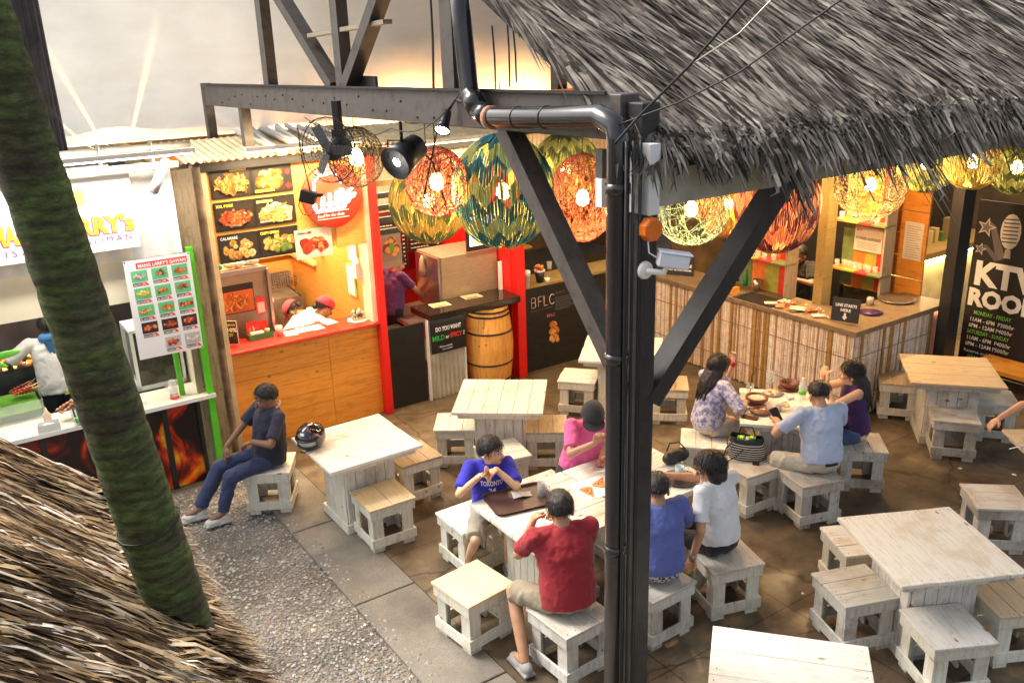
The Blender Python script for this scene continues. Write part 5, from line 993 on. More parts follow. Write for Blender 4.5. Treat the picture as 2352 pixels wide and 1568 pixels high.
# ================================================================ lanterns
def sph(rx, rz, th, ph): return Vector((rx*math.sin(th)*math.cos(ph), rx*math.sin(th)*math.sin(ph), rz*math.cos(th)))
M_bulb = mat_emit('bulb_warm', (1, .62, .25), 22)
def lantern_base(nm, label, c, rx, rz, cord, power, col=(1, .62, .28)):
    root = thing('woven_lantern', label, 'lantern', (c.x, c.y, c.z-rz), 0, nm); m = MB(); m.tube([(0, 0, 2*rz-.02), (0, 0, 2*rz+cord)], .005, 6); m.build('cord', M_cord, root)
    m = MB(); m.lathe([(.0001, rz+.075), (.03, rz+.065), (.05, rz+.03), (.055, rz), (.05, rz-.04), (.03, rz-.06), (.0001, rz-.07)], 16); m.build('bulb', M_bulb, root)
    ld = bpy.data.lights.new('bulb_light', 'POINT'); ld.energy = power*(2.2 if 'wire' in nm else 1.0); ld.color = col; ld.shadow_soft_size = .06; lo = bpy.data.objects.new('bulb_light', ld); COL.objects.link(lo); lo.parent = root; lo.location = (0, 0, rz-.12)
    return root
def wire_lantern(label, c, rx, rz, col, n=95, r=.0021, cord=.4, power=14, seed=1, grp='wire woven globe lanterns'):
    root = lantern_base(grp, label, c, rx, rz, cord, power); rn = random.Random(seed); m = MB(None, col)
    for i in range(n):
        ax = Vector((rn.gauss(0, 1), rn.gauss(0, 1), rn.gauss(0, .7))).normalized(); u = ax.orthogonal().normalized(); v = ax.cross(u); off = rn.uniform(-.75, .75); k = math.sqrt(1-off*off); t0 = rn.uniform(0, 6.3); t1 = t0+rn.uniform(2.5, 6.3); N = 22; pts = []
        for j in range(N+1):
            t = t0+(t1-t0)*j/N; q = ax*off+(u*math.cos(t)+v*math.sin(t))*k; q = q+Vector((.02*math.sin(t*7+i), 0, .02*math.cos(t*5))); pts.append(Vector((q.x*rx, q.y*rx, q.z*rz+rz)))
        m.tube(pts, r*rn.uniform(.7, 1.5), 3, False)
    for i in range(8):
        A = math.pi*i/4; m.tube([sph(rx, rz, math.pi*j/16, A)+Vector((0, 0, rz)) for j in range(17)], .003, 4, False)
    m.build('weave', mat_vc('yarn', .7, .25), root); return root
def yarn_lantern(label, c, rx, rz, cols, cord=.4, power=16, nb=8, teeth=13, seed=1, grp='zigzag yarn globe lanterns'):
    root = lantern_base(grp, label, c, rx, rz, cord, power); rn = random.Random(seed); m = MB()
    h = (2.98-.22)/nb; tri = lambda q: abs((q % 1)*2-1)
    edge = lambda b, ph: .22+h*b+(h*.75*(tri(teeth*ph/6.2832)-.5) if 0 < b < nb else 0)
    for b in range(nb):
        col = cols[b % len(cols)]; n = teeth*22
        for k in range(n):
            ph = 2*math.pi*k/n; tooth = int(k/22)
            if (b*5+tooth*3+seed) % 11 == 0: continue
            a = edge(b, ph)+rn.gauss(0, .006); e = edge(b+1, ph)+rn.gauss(0, .006); q = rn.uniform(.82, 1.12); m.color = tuple(x*q for x in col); lf = rn.uniform(.985, 1.02); p2 = ph+rn.gauss(0, .012)
            m.tube([sph(rx*lf, rz*lf, a+(e-a)*j/3, ph+(p2-ph)*j/3)+Vector((0, 0, rz)) for j in range(4)], rx*.0125, 3, False)
    for i in range(10): A = math.pi*i/5; m.color = (.2, .15, .05); m.tube([sph(rx*.97, rz*.97, math.pi*j/12, A)+Vector((0, 0, rz)) for j in range(13)], .003, 3, False)
    m.build('yarn', mat_vc('yarn', .7), root); return root
TEAL, LIME, GRN, OCH = (.04, .2, .23), (.55, .58, .2), (.16, .22, .08), (.7, .48, .1)
MAR, SAL, RED = (.2, .04, .05), (.85, .34, .16), (.45, .04, .02)
wire_lantern('dark wire globe lantern hanging beside the fan cage', on(818, 362, b=6.6), .22, .235, (.05, .045, .02), 80, seed=1, power=3)
yarn_lantern('olive and yellow zigzag lantern behind the pink wire lantern', on(985, 462, b=7.2), .36, .38, [GRN, OCH], seed=2, power=8, cord=.5)
wire_lantern('pink wire globe lantern, leftmost of the glowing reddish ones', on(1003, 418, b=6.2), .245, .27, (.4, .1, .06), 150, seed=3, power=8)
yarn_lantern('largest lantern, teal and lime zigzag yarn, beside the timber brace', on(1155, 440, b=6.1), .41, .46, [TEAL, LIME], seed=4, power=9, cord=.4)
yarn_lantern('green and yellow lantern half hidden behind the timber brace', on(1300, 385, b=7.4), .36, .35, [GRN, LIME], seed=5, power=8)
wire_lantern('orange wire globe lantern glowing left of the drain pipe', on(1338, 455, b=6.1), .29, .38, (.35, .08, .03), 150, seed=6, power=10)
wire_lantern('green wire globe lantern under the white fascia, right of the post', on(1588, 480, b=5.8), .34, .33, (.05, .1, .06), 70, seed=7, power=28)
yarn_lantern('salmon pink zigzag lantern behind the green wire lantern', on(1672, 468, b=7.1), .36, .38, [SAL, OCH], seed=8, power=10)
yarn_lantern('maroon and orange zigzag lantern hanging over the bamboo bar', on(1785, 470, b=6.1), .43, .5, [MAR, SAL], seed=9, power=8)
wire_lantern('orange wire globe lantern under the eave above the striped shelf', on(2000, 425, b=5.6), .36, .36, (.12, .08, .02), 110, seed=10, power=26)
yarn_lantern('yellow and green lantern under the eave by the black column', on(2130, 375, b=5.4), .3, .3, [LIME, GRN], seed=11, power=6)
yarn_lantern('yellow lantern under the eave above the tall black banner', on(2235, 372, b=4.9), .27, .27, [OCH, LIME], seed=12, power=5)
yarn_lantern('dark green lantern at the right end under the eave', on(2335, 385, b=4.6), .26, .26, [GRN, LIME], seed=13, power=4)
# ================================================================ fan, lamps, box, camera
c = on(755, 345, b=6.1); root = thing('hanging_fan', 'black caged electric fan hanging under the beam by the orange stall', 'fan', (c.x, c.y, c.z), R(-25)); m = MB()
for k in range(8):
    r = .03+.028*k
    for s in (-1, 1): m.tube([(r*math.cos(t*.3142), s*(.06-.35*r*r), r*math.sin(t*.3142)) for t in range(21)], .0016, 4, False)
for k in range(36):
    t = k*math.pi/18
    for s in (-1, 1): m.tube([(r*math.cos(t), s*(.06-.35*r*r), r*math.sin(t)) for r in (.03, .14, .23)], .0014, 3, False)
m.tube([(  .23*math.cos(t*.3142), 0, .23*math.sin(t*.3142)) for t in range(21)], .005, 6, False)
m.build('cage', M_darkm, root); m = MB()
for k in range(3): t = k*2.094; m.obox((.11*math.cos(t), 0, .11*math.sin(t)), (.16, .004, .07), Matrix.Rotation(-t, 3, 'Y') @ Matrix.Rotation(.3, 3, 'X'))
m.build('blade', mat('fan_blade', (.12, .12, .12), .4), root); m = MB(); m.cyl((0, .03, 0), (0, .2, 0), .08, .07); m.build('motor', M_black, root); m = MB(); m.beam((0, .14, .05), (0, .14, .33), .05, .05); m.obox((0, .14, .1), (.07, .08, .06)); m.build('bracket', M_darkm, root)
def spotl(root, loc, d, power, col=(1, .85, .65), angle=100, size=.06):
    ld = bpy.data.lights.new('lamp_light', 'SPOT'); ld.energy = power; ld.color = col; ld.spot_size = R(angle); ld.spot_blend = .6; ld.shadow_soft_size = size; lo = bpy.data.objects.new('lamp_light', ld); COL.objects.link(lo); lo.parent = root; lo.location = loc; lo.rotation_euler = (-Vector(d)).to_track_quat('Z', 'Y').to_euler()
M_lens = mat_emit('lamp_lens', (1, .95, .85), 40)
c = on(925, 362, b=5.7); root = thing('flood_lamp', 'large black flood lamp with a glaring lens hanging in front of the pink lantern', 'lamp', (c.x, c.y, c.z)); d = Vector((-.55, -.75, -.38)).normalized(); rot = d.to_track_quat('Z', 'Y').to_matrix()
m = MB(); m.lathe([(.045, -.2), (.09, -.17), (.11, 0), (.125, .09), (.12, .09), (.1, .0)], 24, (0, 0, 0), rot); m.build('housing', M_black, root); m = MB(); m.lathe([(.0001, .07), (.03, .07)], 24, (0, 0, 0), rot); m.build('lens', M_lens, root)
m = MB(); m.tube([(0, 0, .1), (.0, .0, .3)], .012, 8); m.tube([(-.1, .02, 0), (-.1, .02, .12), (.1, -.02, .12), (.1, -.02, 0)], .008, 6); m.build('yoke', M_darkm, root); m = MB(); m.tube([(.1, .1, .05), (.2, .1, -.05), (.28, .1, -.35), (.2, .1, -.42), (.12, .1, -.3), (.2, .1, 0), (.25, .15, .2)], .006, 6); m.build('cable', M_cord, root)
spotl(root, d*.14, Vector((-.2, -.6, -.75)), 70)
c = on(1018, 292, a=2.75); root = thing('spot_lamp', 'small lit spot lamp on a black swivel arm below the pipe elbow', 'lamp', (c.x, c.y, c.z)); d = (on(1004, 318, a=2.6)-c); d = Vector((-.25, -.75, -.9)).normalized(); rot = d.to_track_quat('Z', 'Y').to_matrix(); R0 = UA*0
m = MB(); m.lathe([(.02, -.12), (.03, -.11), (.033, -.02), (.05, .03), (.046, .03), (.03, 0)], 18, (0, 0, 0), rot); m.build('housing', M_darkm, root); m = MB(); m.lathe([(.0001, .022), (.044, .022)], 18, (0, 0, 0), rot); m.build('lens', M_lens, root); m = MB(); m.tube([-d*.11, -d*.14+Vector((.05, -.02, .05)), Vector((.16, -.14, .14)), Vector((.2, -.16, .08))], .009, 8); m.build('swivel_arm', M_cord, root)
spotl(root, d*.04, d, 36, angle=110, size=.1)
c = on(1480, 620, b=3.11); root = thing('security_camera', 'white security camera on a round bracket on the dark post', 'camera', (c.x, c.y, c.z), TH); d = Vector((.75, -.45, -.16)).normalized(); rot = frame((0, 0, 0), d, (0, 0, 1)).to_3x3()
m = MB(); m.lathe([(.045, 0), (.042, .015), (.02, .02)], 20, (0, 0, 0), Matrix.Rotation(R(90), 3, 'X')); m.build('mount', M_white, root); m = MB(); m.cap((0, -.03, 0), (.06, -.07, -.01), .014, .014); m.cap((.06, -.07, -.01), (.07, -.08, .02), .012, .012); m.build('arm', M_white, root)
m = MB(); m.obox((.09, -.1, .05), (.15, .065, .062), rot); m.obox((.1, -.105, .088), (.165, .012, .075), rot); bevel(m.build('body', mat('camera_white', (.7, .72, .8), .35, var=.03), root), .008); m = MB(); m.cyl(Vector((.09, -.1, .05))+d*.074, Vector((.09, -.1, .05))+d*.078, .025); m.build('lens', M_black, root); m = MB(); m.tube([(.02, -.06, .07), (-.0, -.03, .09), (.0, -.02, .16)], .004, 6); m.build('cable', M_white, root)
c = on(1497, 527, b=3.08); root = thing('orange_siren', 'octagonal orange plastic box fixed to the post above the camera', 'siren', (c.x, c.y, c.z), TH); m = MB(); m.lathe([(.058, 0), (.058, .045), (.05, .05)], 8, (0, .03, 0), Matrix.Rotation(R(90), 3, 'X') @ Matrix.Rotation(R(22.5), 3, 'Z'), False); m.build('cover', mat('orange_plastic', (.75, .16, .01), .4, var=.08), root); m = MB(); m.cyl((.02, -.02, .03), (.02, -.024, .03), .004); m.cyl((-.03, -.02, -.03), (-.03, -.024, -.03), .004); m.build('screw', M_steel, root)
c = on(1387, 442, a=2.84); root = thing('white_box', 'small white electrical box left of the drain pipe', 'electric box', (c.x, c.y, c.z), TH); m = MB(); m.box(-.03, .02, -.02, .03, -.07, .07); m.build('box', mat('white_board', (.72, .73, .74)), root); m = MB(); m.box(-.02, .01, -.01, .04, .07, .21); m.build('bracket', M_beam, root)
c = on(708, 452, b=7.0); root = thing('black_speaker', 'small black box hanging on a cord in front of the round red sign', 'box', (c.x, c.y, c.z)); m = MB(); m.obox((0, 0, 0), (.13, .09, .1), Matrix.Rotation(.3, 3, 'Y')); m.obox((.09, 0, .01), (.07, .03, .03)); bevel(m.build('body', M_black, root), .005); m = MB(); m.tube([(.02, 0, .05), (-.02, 0, .35), (-.03, 0, .55)], .007, 6); m.tube([(-.05, 0, 0), (-.09, 0, -.07), (-.06, 0, -.14), (.0, 0, -.16), (.05, 0, -.1)], .004, 6); m.build('cord', M_cord, root)
# loose cords
def cord(label, pts, r=.006, m=None, hang=0):
    P = []
    for i in range(len(pts)-1):
        for k in range(8): t = k/8; q = pts[i]*(1-t)+pts[i+1]*t; q.z -= hang*4*t*(1-t); P.append(q)
    P.append(pts[-1]); o0 = P[0]; mb = MB(); mb.tube([p-o0 for p in P], r, 6); o = mb.build('cable', m or M_cord); o.location = o0; tag(o, label, 'cable', 'loose overhead cables'); return o
def at(px, py, s): return Vector((0, 0, CH))+sight(px, py)*s
cord('black cable rising steeply from the post across the thatch to the upper edge', [at(1412, 330, 4.1), at(1470, 265, 4.0), at(1585, 150, 3.7), at(1740, -30, 3.4)])
cord('long black cable crossing the thatch at a shallow slope', [at(1425, 285, 4.1), at(1560, 235, 3.9), at(1700, 165, 3.7), at(1960, -20, 3.4)], .004)
cord('thin pale wire above the black cable on the thatch', [at(1585, 150, 3.7), at(1700, 75, 3.5), at(1800, -30, 3.4)], .003, M_steel, .0)
cord('black cable drooping from the beam to the pipe elbow', [at(700, 270, 6.8), at(900, 295, 5.9), at(1060, 210, 5.1)], .004, None, .1)
for i, (x, y0, y1, s) in enumerate([(990, -20, 210, 5.6), (1132, 60, 205, 7.5), (1165, 20, 200, 7.6), (1180, 60, 190, 7.8), (1325, 130, 180, 8)]):
    cord(['cord pair hanging left of the drain pipe', 'knotted cord right of the drain pipe', 'thick cord with knots below the thatch edge', 'thin cord beside the thick knotted cord', 'cord below the thatch rake near the post'][i], [at(x-2, y0, s), at(x+4, (y0+y1)/2, s), at(x+6, y1, s)], .008)
# ================================================================ lamps inside the stalls (fittings under each roof)
def tube_lamp(label, a, b, z, L, power, col, sz=.12, along='a', rotx=0):
    root = gthing('strip_lamp', label, 'lamp', a, b, z, 'strip lamps under the stall roofs'); m = MB(); m.box(-L/2, L/2, -.03, .03, .012, .05); m.build('housing', M_white, root); m = MB(); m.box(-L/2+.02, L/2-.02, -.018, .018, 0, .011); m.build('tube', mat_emit('tube_%d' % int(col[2]*100), col, 6), root)
    ld = bpy.data.lights.new('tube_light', 'AREA'); ld.shape = 'RECTANGLE'; ld.size = L; ld.size_y = sz; ld.energy = power; ld.color = col; lo = bpy.data.objects.new('tube_light', ld); COL.objects.link(lo); lo.parent = root; lo.location = (0, 0, -.01); lo.rotation_euler = (rotx, 0, 0)
tube_lamp('strip lamp under the eave in front of the white sign', 1.2, 7.95, 3.3, 1.8, 20, (1, .96, .9), rotx=R(35))
tube_lamp('strip lamp inside the grill stall', 1.0, 9.1, 3.1, 1.2, 20, (1, .92, .8))
for i, (a, pw) in enumerate([(2.9, 10), (4.6, 55), (6.4, 80), (8.4, 95)]): tube_lamp(['strip lamp behind the orange stall roof, lighting the canvas', 'strip lamp behind the join of the two middle stall roofs', 'strip lamp behind the barrel stall roof, lighting the canvas', 'strip lamp behind the black counter, lighting the canvas'][i], a, 11.72, 2.9, .9, pw, (1, .52, .2), .05, rotx=R(146))
tube_lamp('strip lamp under the eave of the orange stall', 3.3, 8.45, 3.2, 1.2, 30, (1, .72, .4), rotx=R(35))
tube_lamp('strip lamp inside the orange stall', 3.3, 10.0, 2.95, 1.2, 75, (1, .78, .48))
tube_lamp('strip lamp inside the barrel stall', 5.1, 9.9, 2.95, 1.4, 30, (1, .76, .45))
tube_lamp('strip lamp over the barrel counter', 5.2, 8.5, 3.1, 1.2, 32, (1, .76, .45))
tube_lamp('strip lamp over the bamboo bar shelves', 8.8, 6.8, 2.85, 1.0, 55, (1, .68, .32))
tube_lamp('strip lamp over the side bar', 11, 5.9, 2.7, 1.6, 18, (1, .72, .35))
tube_lamp('strip lamp over the black counter', 7.0, 9.3, 2.85, 1.0, 7, (1, .7, .35))
# ================================================================ tables and stools
WASH = mat_wood('whitewashed_boards', (.8, .77, .69), (.6, .55, .46), (.58, .45, .29), grain=(1.2, 12, 12), patch=.62, stain=.3)
WASHG = mat_wood('grey_washed_boards', (.6, .57, .51), (.38, .35, .3), (.4, .31, .21), grain=(1.2, 12, 12), patch=.55, stain=.5)
PINE = mat_wood('pale_pine_boards', (.76, .62, .38), (.6, .44, .22), None, grain=(1.2, 10, 10), stain=.15)
TAN = mat_wood('tan_boards', (.56, .44, .28), (.4, .3, .18), None, grain=(1.2, 10, 10), stain=.3)
SIDE = mat_wood('limewashed_sides', (.72, .7, .6), (.48, .46, .37), (.5, .42, .26), grain=(9, 9, 1.2), patch=.6, stain=.35)
SIDEG = mat_wood('weathered_sides', (.6, .58, .53), (.35, .33, .3), (.3, .24, .18), grain=(9, 9, 1.2), patch=.55, stain=.6)
H, TS = .43, .436
def planks(m, x0, x1, y0, y1, z0, z1, n, rn, axis='x', gap=.003):
    w = ((y1-y0) if axis == 'x' else (x1-x0))/n
    for i in range(n):
        e0, e1 = rn.uniform(-.003, .003), rn.uniform(-.003, .003); dz = rn.uniform(-.0015, .0015)
        if axis == 'x': m.box(x0+e0, x1+e1, y0+i*w+gap/2, y0+(i+1)*w-gap/2, z0, z1+dz)
        else: m.box(x0+i*w+gap/2, x0+(i+1)*w-gap/2, y0+e0, y1+e1, z0, z1+dz)
def nails(root, s, z, n, rn):
    m = MB(); w = 2*s/n
    for i in range(n):
        for e in (-1, 1):
            for k in (.25, .75): x, y = e*(s-.035)+rn.uniform(-.008, .008), -s+w*(i+k)+rn.uniform(-.01, .01); m.lathe([(.0035, z+.0005), (.003, z+.0022)], 7, (x, y, 0))
    m.build('nail_heads', mat('rusty_nails', (.12, .06, .03), .7), root)['kind'] = 'stuff'
def make_stool(nm, top, side, np_, seed):
    root = thing('stool', 'x', 'stool', group='square pallet wood stools'); rn = random.Random(seed); s = TS/2; b = s-.028; lw = .1
    m = MB(); planks(m, -s, s, -s, s, H-.022, H, np_, rn); bevel(m.build('seat', top, root), .0025); nails(root, s, H, np_, rn)
    m = MB()
    for sx, sy in ((-1, -1), (1, -1), (1, 1), (-1, 1)):
        m = MB(); x, y = sx*b, sy*b
        m.box(min(x, x-sx*lw), max(x, x-sx*lw), min(y, y-sy*.02), max(y, y-sy*.02), 0, H-.022); m.box(min(x, x-sx*.02), max(x, x-sx*.02), min(y-sy*.021, y-sy*lw), max(y-sy*.021, y-sy*lw), 0, H-.022); bevel(m.build('leg', side, root), .002)
    e = b+.018
    for nm2, z0, z1 in (('apron', H-.105, H-.023), ('lower_rail', .05, .135)):
        m = MB(); m.box(-e, e, -e, -b-.0005, z0, z1); m.box(-e, e, b+.0005, e, z0, z1); m.box(-e, -b-.0005, -b, b, z0, z1); m.box(b+.0005, e, -b, b, z0, z1); bevel(m.build(nm2, side, root), .002)
    return root
def make_table(top, side, np_, seed, ped=.24):
    root = thing('table', 'x', 'table', group='square pallet wood tables'); rn = random.Random(seed); s = .4425
    m = MB(); planks(m, -s, s, -s, s, .712, .74, np_, rn); bevel(m.build('tabletop', top, root), .003); nails(root, s, .74, np_, rn); e = s-.05
    m = MB(); m.box(-e, e, -e, -e+.025, .655, .711); m.box(-e, e, e-.025, e, .655, .711); m.box(-e, -e+.025, -e+.026, e-.026, .655, .711); m.box(e-.025, e, -e+.026, e-.026, .655, .711); bevel(m.build('top_frame', side, root), .002)
    p = ped; n = 5; w = 2*p/n; m = MB()
    for i in range(n):
        for sg in (-1, 1): m.box(-p+i*w+.002, -p+(i+1)*w-.002, sg*p-.01, sg*p+.01, .02, .71); m.box(sg*p-.01+.0005*sg, sg*p+.01+.0005*sg, -p+.012+i*(2*p-.024)/n+.002, -p+.012+(i+1)*(2*p-.024)/n-.002, .02, .71)
    bevel(m.build('pedestal', side, root), .0015); q = p+.012
    m = MB(); m.box(-q-.02, q+.02, -q-.02, -q, 0, .09); m.box(-q-.02, q+.02, q, q+.02, 0, .09); m.box(-q-.02, -q, -q, q, 0, .09); m.box(q, q+.02, -q, q, 0, .09); bevel(m.build('plinth', side, root), .002)
    return root
def place(kind, variants, spots):
    used = set()
    for key, x, y, yaw, lab in spots:
        src = variants[key]
        if key in used: o = dup(src, (x, y, .012), R(yaw), lab)
        else: o = src; o.location = (x, y, .012); o.rotation_euler = (0, 0, R(yaw)); o['label'] = lab; used.add(key)
        if kind == 'stool': o.rotation_euler.z += 0
    return used
ST = dict(pine=make_stool('p', PINE, SIDE, 2, 1), pineg=make_stool('p', WASH, SIDE, 3, 2), grey=make_stool('g', WASHG, SIDEG, 3, 3), tan=make_stool('t', TAN, SIDE, 3, 4), one=make_stool('o', WASHG, SIDE, 1, 5))
def wa(a, b): p = W(a, b); return p.x, p.y
XY_ = lambda px, py, z=H: (lambda p: (p.x, p.y))(on(px, py, z=z))
lb, lf = on(2219.7, 1103.7, z=H), on(2221.3, 1160.3, z=H); d = lf-lb; rr_ = Vector((-d.y, d.x, 0)).normalized(); S12 = ((lb+lf)/2+rr_*.22).xy
place('stool', ST, [
    ('pine', -.338, 5.556, -49.4, 'clean pale pine stool standing alone on the kerb strip, nearest the gravel'),
    ('pine', -1.168, 6.924, 122, 'pale pine stool in front of the white table with the helmet'),
    ('tan', -.99, 7.72, -57, 'tan topped stool tucked behind the right side of the helmet table'),
    ('pineg', -2.316, 7.598, 4, 'whitewashed stool on the gravel under the man in the navy polo shirt'),
    ('pineg', -.597, 8.43, 88, 'stool on the left side of the white table facing the barrel'),
    ('tan', .315, 8.306, 88, 'tan boarded stool on the right side of the white table facing the barrel'),
    ('pineg', -.13, 7.72, 22, 'pale stool directly behind the boy in the blue shirt'),
    ('pineg', .764, 9.627, -16, 'pale stool in front of the small far table beside the black counter wall'),
    ('tan', 1.74, 9.32, 82, 'orange tinted stool just right of the post, below the brace'),
    ('pineg', *wa(3.3, 5.64), 33.7, 'stool under the boy in the blue shirt'),
    ('grey', *wa(4.1, 5.68), 33.7, 'stool under the person in the pink shirt and dark cap'),
    ('grey', .34, 5.18, -53.8, 'white stool under the man in the red shirt, partly behind the post'),
    ('grey', *wa(3.88, 4.07), 35, 'stool under the man in the blue shirt, right of the post'),
    ('one', 1.548, 5.832, -73.7, 'brownish stool under the woman in the white top'),
    ('pineg', 1.82, 7.84, 78, 'pale stool under the woman in the floral blouse'),
    ('one', 2.12, 7.3, -62, 'stool carrying the striped black and white bag'),
    ('grey', 2.594, 7.072, -74, 'grey stool under the man in the pale blue shirt'),
    ('grey', 3.26, 7.66, 80, 'stool under the woman in the purple top'),
    ('grey', 4.429, 8.233, -18, 'stool in front of the brown topped table by the banner'),
    ('tan', 4.3, 9.25, 72, 'stool at the left back of the brown topped table, against the bamboo bar'),
    ('grey', 5.02, 8.62, -15, 'stool on the right side of the brown topped table'),
    ('grey', *S12, -8, 'brown boarded grey stool alone near the right edge'),
    ('grey', 2.368, 5.384, 13, 'grey boarded stool on the left side of the big pale table at lower right'),
    ('one', 2.791, 4.902, -84, 'nearest grey stool in front of the big pale table at lower right'),
    ('pineg', 2.62, 5.98, 7, 'stool mostly hidden behind the far left side of the big pale table at lower right'),
    ('tan', 3.36, 5.2, -84, 'golden boarded stool under the right side of the big pale table at lower right')])
TB = dict(white=make_table(WASH, SIDE, 6, 11), grey=make_table(WASH, SIDEG, 7, 12), tan=make_table(TAN, SIDEG, 6, 13), one=make_table(WASH, SIDE, 4, 14))
place('table', TB, [
    ('white', -1.435, 7.358, 34, 'white table with a motorcycle helmet on its corner'),
    ('white', -.125, 8.333, -95.6, 'empty whitewashed table standing in front of the barrel and corrugated front'),
    ('grey', 2.841, 5.39, -83.2, 'big empty pale table at the lower right with four stools round it'),
    ('one', 1.472, 4.02, -15.7, 'nearest pale table cut off by the bottom edge of the photo'),
    ('tan', 4.547, 8.649, -14.9, 'brown topped table in front of the black banner'),
    ('grey', 2.6, 7.8, -14, 'table crowded with clay bowls between two women and a man'),
    ('white', *wa(3.55, 4.88), 33.7, 'white table with the brown tray in front of the boy'),
    ('one', *wa(4.45, 4.88), 33.7, 'white table right of the post, joined to the tray table'),
    ('white', 1.25, 9.62, -12, 'small looking far table beside the black counter wall, cut by the post'),
    ('tan', 4.72, 6.72, -4, 'table at the right edge under a resting forearm')])
# ================================================================ things on the tables
TZ = .752
def on_table(name, label, cat, px, py, rz, parts, z=TZ, group=None):
    p = on(px, py, z=z); root = thing(name, label, cat, (p.x, p.y, z), R(rz), group)
    for nm, mt, fn in parts: mb = MB(); fn(mb); mb.build(nm, mt, root)
    return root
def rrect(w, h, r, n=5): return [(sx*(w/2-r)+r*math.cos(a), sy*(h/2-r)+r*math.sin(a)) for sx, sy, a0 in ((1, 1, 0), (-1, 1, 90), (-1, -1, 180), (1, -1, 270)) for a in [R(a0+90*k/n) for k in range(n+1)]]
def tray_fn(m):
    for s, z0, z1 in ((1, 0, .006),): m.poly(rrect(.5, .36, .06), z0, z1)
    o, i = rrect(.52, .38, .06), rrect(.5, .36, .06); n = len(o); vs = [(x, y, .024) for x, y in o]+[(x*.985, y*.985, .022) for x, y in i]+[(x*.96, y*.96, .006) for x, y in i]
    m.add(vs, [(k, (k+1) % n, n+(k+1) % n, n+k) for k in range(n)]+[(n+k, n+(k+1) % n, 2*n+(k+1) % n, 2*n+k) for k in range(n)]); vs = [(x, y, .023) for x, y in o]+[(x*.95, y*.95, 0) for x, y in i]; m.add(vs, [(n+k, n+(k+1) % n, (k+1) % n, k) for k in range(n)])
on_table('serving_tray', 'brown plastic serving tray on the table in front of the boy', 'tray', 1193, 1148, 22, [('tray', mat('brown_tray', (.09, .045, .035), .4, var=.15), tray_fn)])
on_table('napkin', 'crumpled white napkin lying on the brown tray', 'napkin', 1197, 1137, 10, [('paper', M_paper, lambda m: m.add([(-.07, -.04, 0), (.0, -.05, .018), (.08, -.03, .003), (.075, .02, .02), (.02, .045, .004), (-.07, .04, .014), (0, 0, .022)], [(0, 1, 6), (1, 2, 6), (2, 3, 6), (3, 4, 6), (4, 5, 6), (5, 0, 6)]))], z=TZ+.008)
on_table('glass_jar', 'glass mug of dark cola at the tray corner', 'glass', 1245, 1138, 0, [('glass', mat_glass('jar_glass2', (.85, .85, .85), .05, .35), lambda m: m.lathe([(.034, 0), (.038, .01), (.038, .1), (.03, .115), (.033, .125), (.03, .125), (.027, .112), (.034, .1), (.034, .008)], 20)), ('cola', mat('cola', (.05, .015, .01), .15), lambda m: m.lathe([(.031, .006), (.033, .075), (.0001, .075)], 18)), ('handle', mat_glass('jar_glass2'), lambda m: m.tube([(.037, 0, .09), (.06, 0, .08), (.06, 0, .035), (.037, 0, .025)], .006, 8))])
on_table('paper_sheet', 'white paper under two pizza slices next to the post', 'paper', 1365, 1120, 25, [('sheet', M_paper, lambda m: m.poly(rrect(.34, .3, .005, 1), 0, .003))])
def pizza(m):
    rn = random.Random(2); m.color = (.7, .38, .12); m.poly([(0, -.09), (.055, .06), (.03, .075), (-.03, .075), (-.055, .06)], .0, .008); m.color = (.75, .25, .06); m.poly([(0, -.075), (.044, .05), (-.044, .05)], .008, .011)
    for k in range(14): m.color = rn.choice([(.6, .06, .02), (.8, .55, .2), (.35, .1, .04)]); y = rn.uniform(-.05, .045); m.ball((rn.uniform(-1, 1)*(y+.08)*.27, y, .012), (.009, .008, .004), nu=6, nv=4)
PZ = mat_vc('pizza', .5, .2)
on_table('pizza_slice', 'larger pizza slice on the white paper beside the post', 'pizza', 1378, 1108, 160, [('slice', PZ, pizza)], z=TZ+.004, group='pizza slices')
on_table('pizza_slice', 'lower pizza slice on the white paper, nearer the red shirt', 'pizza', 1352, 1130, 20, [('slice', PZ, pizza)], z=TZ+.004, group='pizza slices')
P = on_table('pancit_bowl', 'green rimmed bowl of food held by the man in the red shirt', 'bowl', 1282, 1170, 0, [('bowl', mat('bright_green', (.05, .5, .12), .35), lambda m: m.lathe([(.045, 0), (.085, .05), (.09, .052), (.082, .047), (.04, .006)], 24))]); m = MB(); rn = random.Random(4)
for i in range(30): m.color = rn.choice(FOOD['fried']+FOOD['yellow']); m.ball((rn.gauss(0, .03), rn.gauss(0, .03), .045+rn.uniform(0, .025)), (.02, .016, .01), nu=6, nv=4)
m.build('food', M_vc, P)
on_table('cake_wedge', 'pale sandwich wedge near the post at the back edge of the tray table', 'food', 1378, 1072, 0, [('piece', mat('ham', (.55, .2, .15), .5, var=.4, vs=40), lambda m: [m.ball((0, 0, .03), (.05, .03, .035)), m.ball((.03, .02, .06), (.035, .03, .03))])])
on_table('white_cup', 'white and blue paper cup held beside the head of the man in the blue shirt', 'cup', 1560, 1098, 0, [('cup', mat('cup_blue', (.6, .72, .75), .4), lambda m: m.lathe([(.026, 0), (.038, .11), (.036, .11), (.024, .005)], 18))])
on_table('black_platter', 'black oval platter on the table right of the post', 'plate', 1562, 1102, 30, [('plate', M_black, lambda m: m.lathe([(.0001, .003), (.13, .004), (.15, .02), (.146, .021), (.12, .01), (.0001, .01)], 28))])
